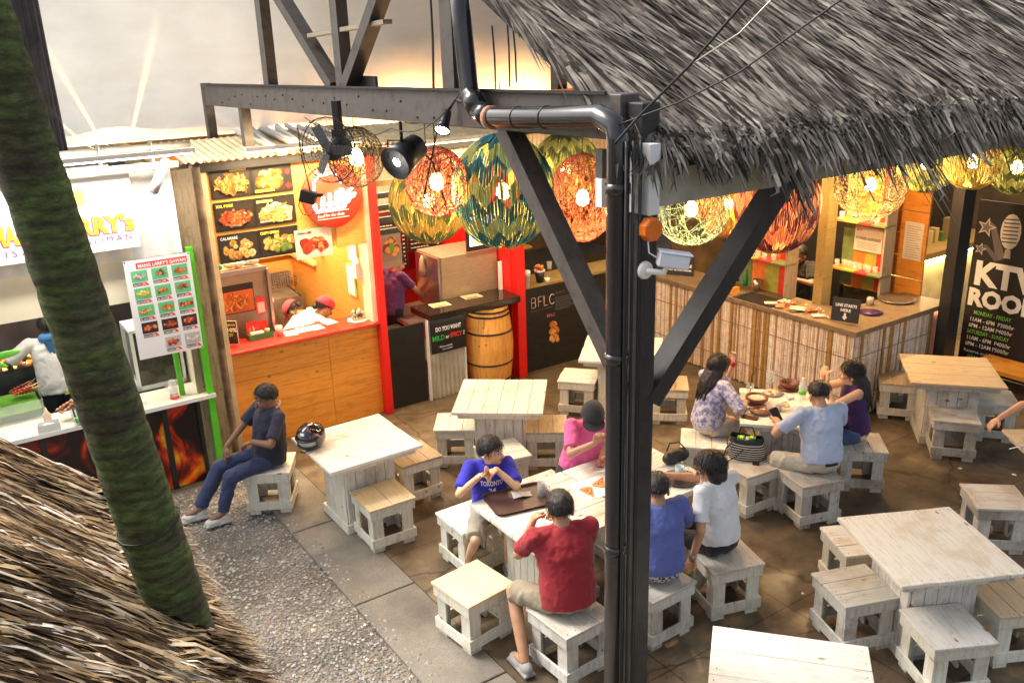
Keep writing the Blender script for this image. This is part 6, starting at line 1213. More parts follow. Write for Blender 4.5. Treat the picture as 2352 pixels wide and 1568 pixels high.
on_table('black_bag', 'black handbag standing on the table behind the woman in the white top', 'bag', 1552, 1062, 20, [('body', mat('black_leather', (.02, .018, .018), .45), lambda m: [m.ball((-.05, 0, .05), (.075, .055, .055)), m.ball((.05, .01, .06), (.08, .05, .06)), m.ball((0, -.01, .09), (.07, .04, .035))]), ('handle', M_cord, lambda m: m.tube([(-.09, 0, .12), (-.04, .04, .17), (.05, .04, .16), (.09, 0, .11)], .006, 8))])
CLAY = mat('clay', (.2, .06, .03), .4, var=.25)
def bowl(m, r=.09, h=.06): m.lathe([(r*.5, 0), (r*.95, h*.6), (r, h), (r*.93, h), (r*.85, h*.6), (r*.4, .008)], 26)
P = on_table('clay_pot', 'brown clay pot of rice with a lip, left of the glasses', 'pot', 1738, 926, 0, [('pot', CLAY, lambda m: bowl(m, .11, .075)), ('rice', mat('rice', (.75, .68, .5), .7), lambda m: m.lathe([(.095, .055), (.06, .07), (.0001, .075)], 22))])
on_table('clay_plate', 'brown clay plate with a spoon in front of the rice pot', 'plate', 1746, 948, 0, [('plate', CLAY, lambda m: bowl(m, .1, .03)), ('spoon', M_steel, lambda m: [m.tube([(-.13, -.02, .035), (.0, 0, .034)], .004, 6), m.ball((.02, 0, .036), (.028, .018, .006))])])
on_table('clay_pot', 'brown clay pot with a ladle at the back of the crowded table', 'pot', 1812, 893, 0, [('pot', CLAY, lambda m: bowl(m, .095, .08)), ('ladle', mat('ladle_metal', (.7, .65, .4), .3, .7), lambda m: m.tube([(0, 0, .05), (-.06, .0, .16)], .006, 6)), ('base', CLAY, lambda m: m.lathe([(.06, -.0), (.11, .012), (.0001, .014)], 20))])
on_table('water_bottle', 'clear plastic bottle with a green label beside the clay pot with a ladle', 'bottle', 1842, 915, 0, [('bottle', mat_glass('pet', (.8, .9, .88), .08, .45), lambda m: m.lathe([(.032, 0), (.036, .02), (.036, .13), (.03, .15), (.014, .18), (.013, .2)], 20)), ('cap', M_white, lambda m: m.lathe([(.015, .2), (.015, .218), (.0001, .218)], 14)), ('label', M_green, lambda m: m.lathe([(.0368, .05), (.0368, .085)], 20))])
for i, (px, py, lb, cc) in enumerate([(1757, 948, 'left small glass of amber drink beside the clay plate', (.5, .12, .02)), (1776, 944, 'right small glass of dark drink beside the phone held by the man', (.3, .08, .03))]):
    on_table('drink_glass', lb, 'glass', px+12, py, 0, [('glass', mat_glass('jar_glass2'), lambda m: m.lathe([(.026, 0), (.032, .075), (.03, .075), (.024, .004)], 18)), ('drink', mat('drink%d' % i, cc, .2), lambda m: m.lathe([(.023, .004), (.028, .055), (.0001, .055)], 16))], group='small drink glasses')
on_table('phone', 'dark phone lying flat near the front edge of the crowded table', 'phone', 1723, 960, 60, [('case', M_darkm, lambda m: m.poly(rrect(.075, .15, .012, 3), 0, .009)), ('screen', mat('phone_glass', (.05, .04, .03), .08), lambda m: m.poly(rrect(.068, .138, .008, 3), .009, .0096))])
for i, (px, py, s, lb) in enumerate([(1710, 940, .035, 'crumpled tissue left of the clay plate'), (1815, 915, .03, 'crumpled tissue in front of the clay pot with a ladle'), (1800, 925, .028, 'small crumpled tissue between the rice pot and the bottle')]):
    rn = random.Random(i); on_table('tissue', lb, 'tissue', px, py, 0, [('paper', M_paper, lambda m: [m.ball((rn.uniform(-s, s), rn.uniform(-s, s), s*.5), (s*.7, s*.5, s*.5), nu=6, nv=4, smooth=False) for _ in range(6)])], group='crumpled tissues on the crowded table')
on_table('glass_tray', 'shallow glass dish of leftovers in the middle of the crowded table', 'dish', 1795, 935, 0, [('dish', mat_glass('jar_glass2'), lambda m: m.lathe([(.0001, .002), (.1, .003), (.13, .03), (.127, .03), (.098, .008)], 26)), ('leftovers', mat('leftover', (.6, .45, .2), .6, var=.5, vs=30), lambda m: [m.ball((.05*math.cos(k*1.3), .05*math.sin(k*1.7), .012), (.03, .02, .012)) for k in range(6)])])
on_table('drink_straw', 'tall black straw in a clear cup at the left back of the crowded table', 'cup', 1722, 905, 0, [('cup', mat_glass('pane_glass'), lambda m: m.lathe([(.03, 0), (.04, .11), (.037, .11), (.027, .005)], 18)), ('straw', M_cord, lambda m: m.tube([(0, 0, .01), (.01, 0, .2), (.05, .0, .26)], .004, 6))])
on_table('clear_jug', 'empty clear glass at the back of the crowded table', 'glass', 1768, 880, 0, [('glass', mat_glass('pane_glass'), lambda m: m.lathe([(.04, 0), (.045, .13), (.042, .13), (.037, .008)], 20))])
P = on_table('dinner_plate', 'pale plate of scraps in the middle back of the crowded table', 'plate', 1775, 905, 0, [('plate', mat('cream_plate', (.7, .6, .45), .4), lambda m: m.lathe([(.0001, .004), (.07, .005), (.1, .016), (.0001, .009)], 24)), ('scraps', mat('leftover', (.6, .45, .2)), lambda m: [m.ball((.04*math.cos(k*2.1), .04*math.sin(k*1.1), .018), (.022, .018, .01)) for k in range(5)])])
on_table('white_straw', 'white plastic straw lying on the table at the right edge', 'straw', 2335, 1028, 20, [('straw', M_white, lambda m: m.tube([(-.08, 0, .006), (.08, 0, .006)], .005, 6))])
# helmet
p = on(716, 1020, z=TZ+.02); root = thing('motorcycle_helmet', 'glossy black motorcycle helmet with red flames on the white table corner', 'helmet', (p.x, p.y, TZ), R(-20))
def helmet():
    me = bmesh.new(); bmesh.ops.create_uvsphere(me, u_segments=36, v_segments=24, radius=1)
    kill = [f for f in me.faces if f.calc_center_median().z < -.7 or (f.calc_center_median().y < -.45 and f.calc_center_median().z < .05 and f.calc_center_median().z > -.45)]
    bmesh.ops.delete(me, geom=kill, context='FACES')
    vs = [(v.co.x*.125, v.co.y*.15, v.co.z*.135+.1) for v in me.verts]; fs = [[v.index for v in f.verts] for f in me.faces]; me.free(); return vs, fs
bmx = helmet(); m = MB(); m.add(*bmx, True); o = m.build('shell', mat('gloss_black', (.012, .012, .014), .12, coat=1, var=.1), root); md = o.modifiers.new('s', 'SOLIDIFY'); md.thickness = .014
dg = bpy.context.evaluated_depsgraph_get(); me2 = bpy.data.meshes.new_from_object(o.evaluated_get(dg)); o.modifiers.clear(); o.data = me2
def onshell(u, v, k=1.02): return Vector((.125*k*math.cos(v)*math.sin(u), -.15*k*math.cos(v)*math.cos(u), .135*k*math.sin(v)+.1))
for s in (-1, 1):
    for col, nm, k, off in (((.8, .08, .02), 'red_stripe', 1.015, 0), ((.8, .7, .55), 'pale_stripe', 1.02, .1)):
        m = MB(None, col); up_, lo = [], []
        for i in range(15): t = i/14; u = s*(.35+t*1.6+off*.2); v = .95-t*1.15; up_.append(onshell(u, v+.06*(1-abs(2*t-1))-off, k)); lo.append(onshell(u+s*.1, v-.1*(1-abs(2*t-1))-off, k))
        if nm == 'pale_stripe': lo = [(a*3+b)/4 for a, b in zip(up_, lo)]
        m.add(up_+lo, [(i, i+1, 16+i, 15+i) for i in range(14)], True); m.build(nm, mat_vc('decal', .2, 0, coat=.6), root)
m = MB(); m.tube([onshell(t*.12, .06, .99) for t in range(-9, 10)], .009, 8); m.tube([onshell(t*.12, -.5+.02*abs(t)*.2, .98) for t in range(-9, 10)], .01, 8); m.build('trim', M_black, root)
m = MB(); m.ball((0, -.03, .09), (.1, .1, .1)); m.build('lining', mat('helmet_lining', (.5, .48, .42), .8), root); m = MB(); m.tube([(.05, -.12, .03), (.02, -.15, .01), (-.03, -.14, .005)], .006, 6); m.build('chin_strap', M_black, root); m = MB(None, (.75, .75, .7)); F = frame(onshell(0, .55, 1.02), (1, 0, 0), (0, .5, .85)); m.face([(-.02, -.012), (.02, -.012), (.02, .012), (-.02, .012)], F); m.build('sticker', mat_vc('decal', .2, 0), root)
# striped bag
p = on(1707, 1052, z=H+.012); root = thing('striped_bag', 'black and white striped tote bag with green packets inside, on a stool', 'bag', (p.x+.03, p.y+.02, H+.012), R(-20)); N = 40; rows = 27; m = MB()
prev = None; rn = random.Random(3)
for j in range(rows+1):
    t = j/rows; ring = []
    for k in range(N):
        A = 2*math.pi*k/N; w = .16*(1-.12*t+.1*math.sin(t*3)); d = .085*(1-.2*t)+.02*math.sin(t*3.1); f = 1+.04*math.sin(A*3+t*5)+.03*math.sin(A*7+t*9); sg = (abs(math.cos(A))**.7)*math.copysign(1, math.cos(A)); sn = (abs(math.sin(A))**.7)*math.copysign(1, math.sin(A))
        ring.append(Vector((sg*w*f, sn*d*f, t*.21+.012*math.sin(A*2+t*2)*t)))
    if prev:
        m.color = (.72, .7, .62) if j % 3 == 0 else ((.72, .7, .62) if j % 3 == 1 and j < 0 else (.02, .02, .022))
        if j > rows-5: m.color = (.02, .02, .02)
        m.add(prev+ring, [(k, (k+1) % N, N+(k+1) % N, N+k) for k in range(N)], True)
    prev = ring
m.build('body', mat_vc('bag_cloth', .7, .1), root); m = MB(None, (.15, .5, .05))
for i in range(7): m.color = [(.15, .5, .05), (.7, .75, .1), (.05, .3, .08), (.7, .7, .65)][i % 4]; m.obox((-.07+.022*i, rn.uniform(-.02, .02), .17), (.03, .06, .07), Matrix.Rotation(rn.uniform(-.4, .4), 3, 'Y'))
m.build('packets', M_vc, root); m = MB(); m.tube([(-.1, -.07, .2), (-.17, -.1, .12), (-.19, -.13, .03), (-.15, -.15, .01), (-.08, -.12, .05), (-.02, -.1, .12)], .006, 8); m.tube([(-.08, .06, .2), (-.06, .05, .28), (.04, .05, .28), (.07, .06, .2)], .006, 8); m.build('strap', M_cord, root); m = MB(); m.obox((.1, -.13, .012), (.06, .03, .02)); m.build('tag', M_black, root)
# ================================================================ people
def ik(s, t, l1, l2, pole):
    d = t-s; L = min(d.length, (l1+l2)*.995); d.normalize(); x = (l1*l1-l2*l2+L*L)/(2*L); h = math.sqrt(max(0, l1*l1-x*x)); p = Vector(pole); p = (p-d*p.dot(d)).normalized(); return s+d*x+p*h, s+d*L
def skin_mat(nm, c):
    if nm in MATS: return MATS[nm]
    m, nt, b = new_mat(nm); n = noisen(nt, coords(nt), 14, 4); r = ramp(nt, [(.35, tuple(x*.85 for x in c)), (.65, c)]); nt.links.new(n.outputs[0], r.inputs[0]); nt.links.new(r.outputs[0], b.inputs['Base Color']); b.inputs['Roughness'].default_value = .5
    b.inputs['Subsurface Weight'].default_value = .12; b.inputs['Subsurface Radius'].default_value = (.02, .008, .004); MATS[nm] = m; return m
def cloth_mat(nm, c, kind='plain', c2=None):
    if nm in MATS: return MATS[nm]
    m, nt, b = new_mat(nm); v = coords(nt, shift=False); n = noisen(nt, v, 9, 4); r = ramp(nt, [(.35, tuple(x*.88 for x in c)), (.65, c)]); nt.links.new(n.outputs[0], r.inputs[0]); col = r.outputs[0]
    if kind == 'floral':
        n2 = noisen(nt, v, 26, 3, .6); r2 = ramp(nt, [(.47, (0, 0, 0)), (.53, (1, 1, 1))]); nt.links.new(n2.outputs[0], r2.inputs[0]); col = mixc(nt, r2.outputs[0], col, c2)
    if kind == 'check':
        ch = nd(nt, 'ShaderNodeTexChecker', Scale=45); nt.links.new(v, ch.inputs['Vector']); ch.inputs['Color1'].default_value = (*c, 1); ch.inputs['Color2'].default_value = (*c2, 1); col = ch.outputs[0]
    nt.links.new(col, b.inputs['Base Color']); b.inputs['Roughness'].default_value = .85; b.inputs['Sheen Weight'].default_value = .1
    w = noisen(nt, v, 260, 2); bumpn(nt, b, w.outputs[0], .15, .002); MATS[nm] = m; return m
HAIR = mat('black_hair', (.016, .012, .01), .5, var=.5, vs=60, bump=.5, bs=120, scale=(1, 1, .25))
EYEW = mat('eye_white', (.7, .68, .65), .3, var=0); DARK = mat('eye_dark', (.01, .008, .008), .2, var=0); LIP = mat('lips', (.35, .12, .09), .5, var=.1)
def person(label, x, y, z0, rz, hip=.5, lean=0, side=0, look=(0, 0), tilt=0, arms=None, legs=None, s=1.0, skin=(.42, .22, .12), shirt=None, trousers=None, hair='short', hat=None, shoes=(.6, .58, .52), build=1.0, name='person', parts=()):
    """+y is forward; hip = height of the hip joints; arms = ((target, pole), (target, pole)) left then right; legs = ((knee, ankle) or None, ...)"""
    root = thing('person', label, 'person', (x, y, z0), R(rz)); skin = tuple(min(1, q*1.22) for q in skin); sk = skin_mat('skin_%d' % int(sum(skin)*1000), skin)
    hipc = Vector((0, 0, hip)); L = R(lean); upv = Vector((math.sin(R(side)), math.sin(L), math.cos(L))).normalized(); rgt = Vector((1, 0, 0)); rgt = (rgt-upv*rgt.dot(upv)).normalized(); fwd = upv.cross(rgt); TR_ = Matrix((rgt, fwd, upv)).transposed()
    P = lambda u, f, v: hipc + (rgt*u + fwd*f + upv*v)*s
    neck, sh = P(0, .0, .5), [P(-.165*build, .0, .455), P(.165*build, .0, .455)]; hd = R(look[0]); hp = R(look[1])
    hf = Vector((math.sin(hd)*math.cos(hp), math.cos(hd)*math.cos(hp), math.sin(hp))); hr = Vector((math.cos(hd), -math.sin(hd), 0)); hu = hr.cross(hf)
    if tilt: q = Matrix.Rotation(R(tilt), 3, hf); hr, hu = q @ hr, q @ hu
    HR_ = Matrix((hr, hf, hu)).transposed(); hs = 1.08; HC = neck + (upv*.038 + hu*.045 + hf*.03)*s; s_ = s
    Hd = lambda u, f, v: HC + (hr*u+hf*f+hu*v)*s*hs
    # body, one continuous surface
    m = MB(); m.ball(Hd(0, -.012, .035), (.073*s, .09*s, .082*s), HR_); m.ball(Hd(0, .018, -.03), (.058*s, .068*s, .075*s), HR_); m.ball(Hd(0, .05, -.075), (.032*s, .028*s, .026*s), HR_)
    m.cap(Hd(0, .082, .005), Hd(0, .1, -.03), .009*s, .015*s, 10)
    for e in (-1, 1): m.ball(Hd(e*.073, -.012, -.012), (.012*s, .02*s, .03*s), HR_); m.ball(Hd(e*.032, .058, -.028), (.024*s, .022*s, .024*s), HR_); m.ball(Hd(e*.03, .068, .024), (.024*s, .012*s, .008*s), HR_)
    m.cap(P(0, -.01, .4), Hd(0, -.02, -.06), .062*s, .055*s); m.cap(P(0, 0, .06), P(0, 0, .34), .08*s, .08*s)
    m.cap(P(-.13, 0, .42), P(.13, 0, .42), .045*s, .045*s)
    armd = []
    arms = arms or [((-.2, .15, .1), (-1, -1, -.5)), ((.2, .15, .1), (1, -1, -.5))]
    for k, (t, pole) in enumerate(arms[:2]):
        t = Vector(t); el, wr = ik(sh[k], t, .275*s, .235*s, pole); armd.append((sh[k], el, wr))
        m.cap(sh[k], el, .046*s*build, .036*s); m.cap(el, wr, .037*s, .025*s)
        d = (wr-el).normalized(); hx = arms[k+2] if len(arms) > k+2 else None
        hd2 = (Vector(hx[0]).normalized() if hx else (d+Vector((0, 0, -.15))).normalized()); pn = Vector(hx[1]) if hx else Vector((0, 0, 1)); pn = (pn-hd2*pn.dot(hd2)).normalized(); sd = hd2.cross(pn); curl = hx[2] if hx else .7
        F3 = Matrix((sd, hd2, pn)).transposed(); m.ball(wr+hd2*.045*s, (.04*s, .052*s, .016*s), F3)
        for j, (u, ln) in enumerate(((-.03, .062), (-.01, .074), (.011, .07), (.03, .054))):
            a0 = wr+hd2*.082*s+sd*u*s; c1 = curl*(.7+.1*j); d1 = hd2*math.cos(c1*.7)-pn*math.sin(c1*.7); a1 = a0+d1*ln*.55*s; d2 = hd2*math.cos(c1*1.7)-pn*math.sin(c1*1.7); m.cap(a0-hd2*.02*s, a1, .0105*s, .0095*s, 8); m.cap(a1, a1+d2*ln*.5*s, .0092*s, .008*s, 8)
        e = 1 if k == 0 else -1; tb = wr+hd2*.025*s+sd*e*.032*s; t1 = tb+(hd2*.7+sd*e*.8-pn*.35).normalized()*.035*s; m.cap(tb, t1, .013*s, .011*s, 8); m.cap(t1, t1+(hd2*1.0-pn*.5).normalized()*.03*s, .0108*s, .009*s, 8)
    legd = []
    for k, lg in enumerate(legs or ()):
        if not lg: continue
        hj = P((-.09, .09)[k], 0, 0); kn, an = Vector(lg[0]), Vector(lg[1]); legd.append((hj, kn, an, k)); m.cap(hj, kn, .068*s, .048*s); m.cap(kn, kn*.6+an*.4, .048*s, .046*s); m.cap(kn*.6+an*.4, an, .046*s, .032*s)
        td = Vector(lg[2]) if len(lg) > 2 else Vector((0, 1, 0)); m.cap(an, an+td*.1*s+Vector((0, 0, -.03)), .032*s, .026*s)
    remesh(m, 'body', sk, root, .0078 if s*1 > .7 else .007, 3)
    # face
    for e in (-1, 1):
        m = MB(); m.ball(Hd(e*.031, .068, .006), (.014*s, .008*s, .0075*s), HR_, 10, 8); m.build('eye', EYEW, root); m = MB(); m.ball(Hd(e*.031, .0745, .005), (.0062*s, .004*s, .0062*s), HR_, 8, 6); m.build('pupil', DARK, root)
        m = MB(); m.tube([Hd(e*.014, .079, .027), Hd(e*.034, .078, .033), Hd(e*.053, .062, .026)], [.003*s, .004*s, .002*s], 6); m.build('eyebrow', HAIR, root)
    m = MB(); m.ball(Hd(0, .079, -.052), (.022*s, .008*s, .0065*s), HR_, 10, 6); m.build('mouth', LIP, root)
    # hair
    def cap_hair(lo_back, lo_front, grow=1.0):
        bm = bmesh.new(); bmesh.ops.create_uvsphere(bm, u_segments=40, v_segments=28, radius=1); vs = []; rn = random.Random(int(x*100)); kill = []
        for f in bm.faces:
            c = f.calc_center_median(); ln = lo_back+(lo_front-lo_back)*max(0, min(1, (c.y+.35)/1.05))**1.3
            if abs(c.x) > .8 and -.35 < c.y < .25: ln = -.12
            if c.z < ln: kill.append(f)
        bmesh.ops.delete(bm, geom=kill, context='FACES'); mm = MB(); nn = []
        for v in bm.verts: q = v.co; n = 1+.05*noise.noise(q*4+Vector((x, y, 0)))+.05*noise.noise(q*13)+.03*noise.noise(q*27); ln = lo_back+(lo_front-lo_back)*max(0, min(1, (q.y+.35)/1.05))**1.3; ln = -.12 if abs(q.x) > .8 and -.35 < q.y < .25 else ln; n *= 1-.075*max(0, 1-(q.z-ln)/.3); nn.append(Hd(q.x*.079*grow*n, q.y*.097*grow*n-.013, q.z*.091*grow*n+.036))
        mm.add(nn, [[v.index for v in f.verts] for f in bm.faces], True); bm.free(); o = mm.build('hair', HAIR, root); md = o.modifiers.new('s', 'SOLIDIFY'); md.thickness = .007*s; md.offset = 0; return o
    def strands(n, lo_b, lo_f, ln_, grow=1.0, seed=1):
        rn = random.Random(seed); mm = MB(); c = 0
        while c < n:
            q = Vector((rn.gauss(0, 1), rn.gauss(0, 1), rn.gauss(0, 1))).normalized(); ln = lo_b+(lo_f-lo_b)*max(0, min(1, (q.y+.35)/1.05))**1.3
            if abs(q.x) > .8 and -.35 < q.y < .25: ln = -.1
            if q.z < ln: continue
            c += 1; t = (Vector((q.x*.2, .55*q.z, -1))+q*q.z); t = (t-q*t.dot(q)).normalized(); t = (t+Vector((rn.gauss(0, .35), rn.gauss(0, .35), rn.gauss(0, .2)))).normalized(); sd = t.cross(q).normalized()*.0022; L = ln_*rn.uniform(.5, 1.2); vs = []
            for k in range(4):
                u = k/3; d = q+t*(L/.085)*u; d = d.normalized()*(1+.10*math.sin(u*2.2)*rn.uniform(.6, 1.3)); w = sd*(1-u*.85)/.085
                for e in (-1, 1): z = d+w*e; vs.append(Hd(z.x*.082*grow, z.y*.1*grow-.013, z.z*.094*grow+.036))
            mm.add(vs, [(2*k, 2*k+1, 2*k+3, 2*k+2) for k in range(3)])
        mm.build('hair_strands', HAIR, root)['kind'] = 'stuff'
    if hair in ('short', 'crop', 'boy', 'bun') and not (hat and s < .5): strands(420 if hair != 'crop' else 260, -.5, {'short': .4, 'crop': .48, 'boy': .2, 'bun': .42}[hair], {'short': .04, 'crop': .02, 'boy': .055, 'bun': .05}[hair], {'boy': 1.12}.get(hair, 1.0), int(x*77+y*13))
    if hair == 'bob': strands(420, -.35, .4, .09, 1.12, 5)
    if hair == 'long': strands(520, -.5, .42, .1, 1.05, 6)
    if hair in ('short', 'crop', 'boy'): cap_hair(-.55 if hair != 'crop' else -.4, {'short': .42, 'crop': .5, 'boy': .2}[hair], {'crop': 1.0, 'short': 1.045, 'boy': 1.13}[hair])
    if hair == 'bob':
        cap_hair(-.75, .4, 1.1); m = MB()
        for e in (-1, 1): m.ball(Hd(e*.06, -.03, -.03), (.035*s, .06*s, .075*s), HR_)
        m.ball(Hd(0, -.07, -.03), (.075*s, .045*s, .085*s), HR_); m.ball(Hd(0, -.02, .05), (.08*s, .095*s, .075*s), HR_); remesh(m, 'hair', HAIR, root, .007, 4, .006, .02)
    if hair == 'long':
        m = MB(); m.ball(Hd(0, -.02, .04), (.084*s, .098*s, .09*s), HR_); rn = random.Random(int(y*50))
        for k in range(15):
            A = R(150+k*17); a0 = Hd(.06*math.cos(A), -.03+.06*math.sin(A)*.9, .02); a1 = neck + (rgt*.085*math.cos(A)*1.1 + fwd*(-.06+.07*math.sin(A)) - upv*rn.uniform(.02, .1))*s; a2 = a1+(rgt*rn.uniform(-.02, .02)-fwd*.02-upv*rn.uniform(.08, .2))*s; m.cap(a0, a1, .03*s, .026*s, 8); m.cap(a1, a2, .026*s, .009*s, 8)
        remesh(m, 'hair', HAIR, root, .008, 2, .008, .018)
    if hair == 'bun': cap_hair(-.5, .45, 1.02); m = MB(); m.ball(Hd(0, -.11, -.02), (.035*s, .03*s, .035*s), HR_); m.build('hair_bun', HAIR, root)
    if hat:
        bm = bmesh.new(); bmesh.ops.create_uvsphere(bm, u_segments=36, v_segments=20, radius=1); bmesh.ops.delete(bm, geom=[f for f in bm.faces if f.calc_center_median().z < .02], context='FACES'); mm = MB()
        mm.add([Hd(v.co.x*.092, v.co.y*.11-.012, v.co.z*.095+.045) for v in bm.verts], [[v.index for v in f.verts] for f in bm.faces], True); bm.free(); HM = cloth_mat('cap_%d' % int(hat[0]*100), hat); o = mm.build('cap', HM, root); md = o.modifiers.new('s', 'SOLIDIFY'); md.thickness = .004
        mm = MB(); pts = [(.085*math.cos(R(a)), .085+.075*math.sin(R(a))) for a in range(0, 181, 15)]; up_ = [Hd(u, f, .052-.35*u*u/.01*.02-.12*(f-.085)) for u, f in pts]+[Hd(-.08, .05, .045), Hd(.08, .05, .045)]; mm.add(up_+[p-hu*.004 for p in up_], [tuple(range(len(up_))), tuple(range(2*len(up_)-1, len(up_)-1, -1))]+[(i, i+1, len(up_)+i+1, len(up_)+i) for i in range(len(up_)-1)]); mm.build('brim', HM, root)
    # clothes
    if shirt:
        c, kind, c2, slv, hem = shirt; SM = cloth_mat('shirt_%d_%d_%d' % tuple(int(q*100) for q in c), c, kind, c2); m = MB(); b = build
        rg = [(hem, .168, .14), (.08, .168, .145), (.2, .16, .138), (.32, .168, .13), (.4, .165, .108), (.455, .12, .08), (.492, .075, .062)]; vs = [P(rx*b*math.cos(t*math.pi/14)+0, ry*b*math.sin(t*math.pi/14)+.005, h) for h, rx, ry in rg for t in range(28)]
        m.add(vs, [(i*28+k, i*28+(k+1) % 28, (i+1)*28+(k+1) % 28, (i+1)*28+k) for i in range(len(rg)-1) for k in range(28)]+[tuple(range(27, -1, -1)), tuple((len(rg)-1)*28+k for k in range(28))])
        (m.cap(sh[0]-upv*.006*s, sh[1]-upv*.006*s, .056*s, .056*s) if slv else [m.cap(P(e*.11, 0, .4), P(e*.085, 0, .485), .05*s, .03*s) for e in (-1, 1)])
        if slv > 0:
            for a0, el, wr in armd:
                p1 = a0+(el-a0)*min(slv, 1); m.cap(a0, a0+(el-a0)*.3, .06*s, .06*s); m.cyl(a0, p1, .058*s, .062*s, 18)
                if slv > 1: m.cap(el, el+(wr-el)*(slv-1), .055*s, .048*s)
        o = remesh(m, 'shirt', SM, root, .0095, 3, .015, .075)
    if trousers and legd:
        c, kind, c2, ln = trousers; PM = cloth_mat('trousers_%d_%d_%d' % tuple(int(q*100) for q in c), c, kind, c2); m = MB(); m.ball(P(0, -.01, .01), (.15*s*build, .118*s*build, .1*s), TR_)
        for hj, kn, an, k in legd:
            m.cap(hj, hj+(kn-hj)*min(1, ln), .088*s, .07*s) if ln >= 1 else m.cyl(hj, hj+(kn-hj)*ln, .09*s, .085*s, 18)
            if ln > 1: m.cyl(kn, kn+(an-kn)*(ln-1), .066*s, .06*s, 18)
        remesh(m, 'trousers', PM, root, .0095, 4, .016, .07)
        if shoes:
            for (hj, kn, an, k), lg in zip(legd, [l for l in legs if l]):
                td = Vector(lg[2]) if len(lg) > 2 else Vector((0, 1, 0)); td.normalize(); m = MB(); g = an+Vector((0, 0, -.045)); F3 = Matrix((td.cross(Vector((0, 0, 1))), td, Vector((0, 0, 1)))).transposed()
                m.ball(g-td*.02*s, (.04*s, .06*s, .05*s), F3); m.ball(g+td*.09*s-Vector((0, 0, .01)), (.047*s, .085*s, .036*s), F3); m.obox(g+td*.045*s-Vector((0, 0, .032)), (.085*s, .24*s, .022), F3); remesh(m, 'shoe', cloth_mat('shoe_%d' % int(shoes[0]*100), shoes), root, .007, 2)
    for nm, mt, fn in parts: m = MB(); fn(m, P, Hd, armd); m.build(nm, mt, root)
    return root, P, Hd, armd
FL = .012
def sit_legs(kx=.1, ky=.36, kz=.46, ax=.1, ay=.3, az=.1): return (((-kx, ky, kz), (-ax, ay, az)), ((kx, ky, kz), (ax, ay, az)))
def stand_legs(): return (((-.09, .02, .46), (-.1, .0, .09)), ((.09, .02, .46), (.1, .02, .09)))
# 1 red shirt, back to us
person('man in a dark red shirt and khaki shorts eating with his back to us', .33, 5.2, FL, 18, .52, 12, 0, (10, -18), 0, (((-.13, .32, .97), (-.6, -.1, -1), ), ((.1, .34, .95), (.6, -.1, -1)), (Vector((.6, .7, .2)), Vector((-.5, .2, .8)), 1.3), (Vector((-.5, .8, .0)), Vector((0, 0, 1)), 1.1)),
       legs=(((-.3, .3, .47), (-.33, .0, .1), (-.2, 1, 0)), ((.2, .34, .47), (.2, .25, .1))), skin=(.4, .21, .12), shirt=((.3, .012, .022), 'plain', None, .75, -.03), trousers=((.3, .25, .17), 'plain', None, .96), hair='short', build=1.15, shoes=(.32, .31, .3), s=1.05)
# 2 boy
person('boy in a bright blue shirt with white letters holding a pizza slice', -.22, 6.46, FL, 190, .52, 6, 0, (-55, 4), 0, (((-.03, .2, .97), (-1, .1, -.8)), ((.1, .22, .94), (1, .1, -.8)), (Vector((.7, .6, -.1)), Vector((-.2, -.2, 1)), 1.0), (Vector((-.5, .6, .5)), Vector((.3, -.5, -.7)), .9)),
       legs=(((-.1, .33, .45), (-.1, .2, .12)), ((.17, .33, .45), (.22, .12, .13))), s=.92, skin=(.6, .36, .22), shirt=((.035, .035, .5), 'plain', None, .8, -.03), trousers=((.36, .32, .25), 'plain', None, .98), hair='boy', shoes=(.15, .15, .2),
       parts=(('pizza_bite', PZ, lambda m, P, Hd, A: (setattr(m, 'color', (.75, .35, .12)), m.add([A[1][2]+Vector((.0, .06, .04)), A[1][2]+Vector((-.06, .04, .09)), A[0][2]+Vector((.06, .08, .0)), A[1][2]+Vector((-.04, .1, .02))], [(0, 1, 2), (0, 2, 3), (2, 1, 0)]))),))
def boy_letters():
    root = [o for o in COL.objects if o.get('label', '').startswith('boy in a bright')][0]
    # lettering lies on the chest of the shirt
    tmp = bpy.data.curves.new('t', 'FONT')
    for tx, sz, z, w in (('TORONTO', .058, .29, .2), ('24', .05, .235, .06)):
        o = text(tx, Matrix.Identity(4), sz, M_letw, root, bold=.03, wid=w, align='CENTER', ext=.0005); me = o.data
        for v in me.vertices:
            X, Z = v.co.x, v.co.y; A = -X/.13; v.co = Vector((.128*math.sin(A), .166-.055*(1-math.cos(A))*2-.02*(z-.1)+.004+v.co.z, .52+z+Z))
    bpy.data.curves.remove(tmp)
boy_letters()
# 3 pink shirt
person('person in a pink shirt and black cap leaning over the table', .52, 6.98, FL, 195, .58, 12, -12, (15, -30), 0, (((-.22, .36, .82), (-1, .2, -.9)), ((-.02, .42, 1.02), (1, .4, -1)), (Vector((.5, .6, .3)), Vector((0, 0, 1)), .8), (Vector((-.3, .2, 1)), Vector((0, -1, 0)), 1.2)),
       legs=(((-.12, .4, .45), (-.1, .3, .1)), ((.3, .34, .45), (.34, .2, .1))), skin=(.42, .22, .13), shirt=((.85, .14, .36), 'plain', None, .8, -.03), trousers=((.015, .014, .016), 'plain', None, 1.9), hair='crop', hat=(.03, .03, .035), shoes=(.1, .1, .1))
# 4 blue shirt
person('man in a blue shirt and checked shorts seated right of the post', 1.02, 5.52, FL, 22, .52, 8, 0, (20, -12), 0, (((-.12, .32, .9), (-.6, 0, -1)), ((.2, .34, .82), (.6, 0, -1))), legs=sit_legs(), skin=(.35, .18, .1), shirt=((.1, .13, .38), 'plain', None, .8, 0), trousers=((.5, .5, .52), 'check', (.03, .04, .09), .96), hair='crop', build=1.1)
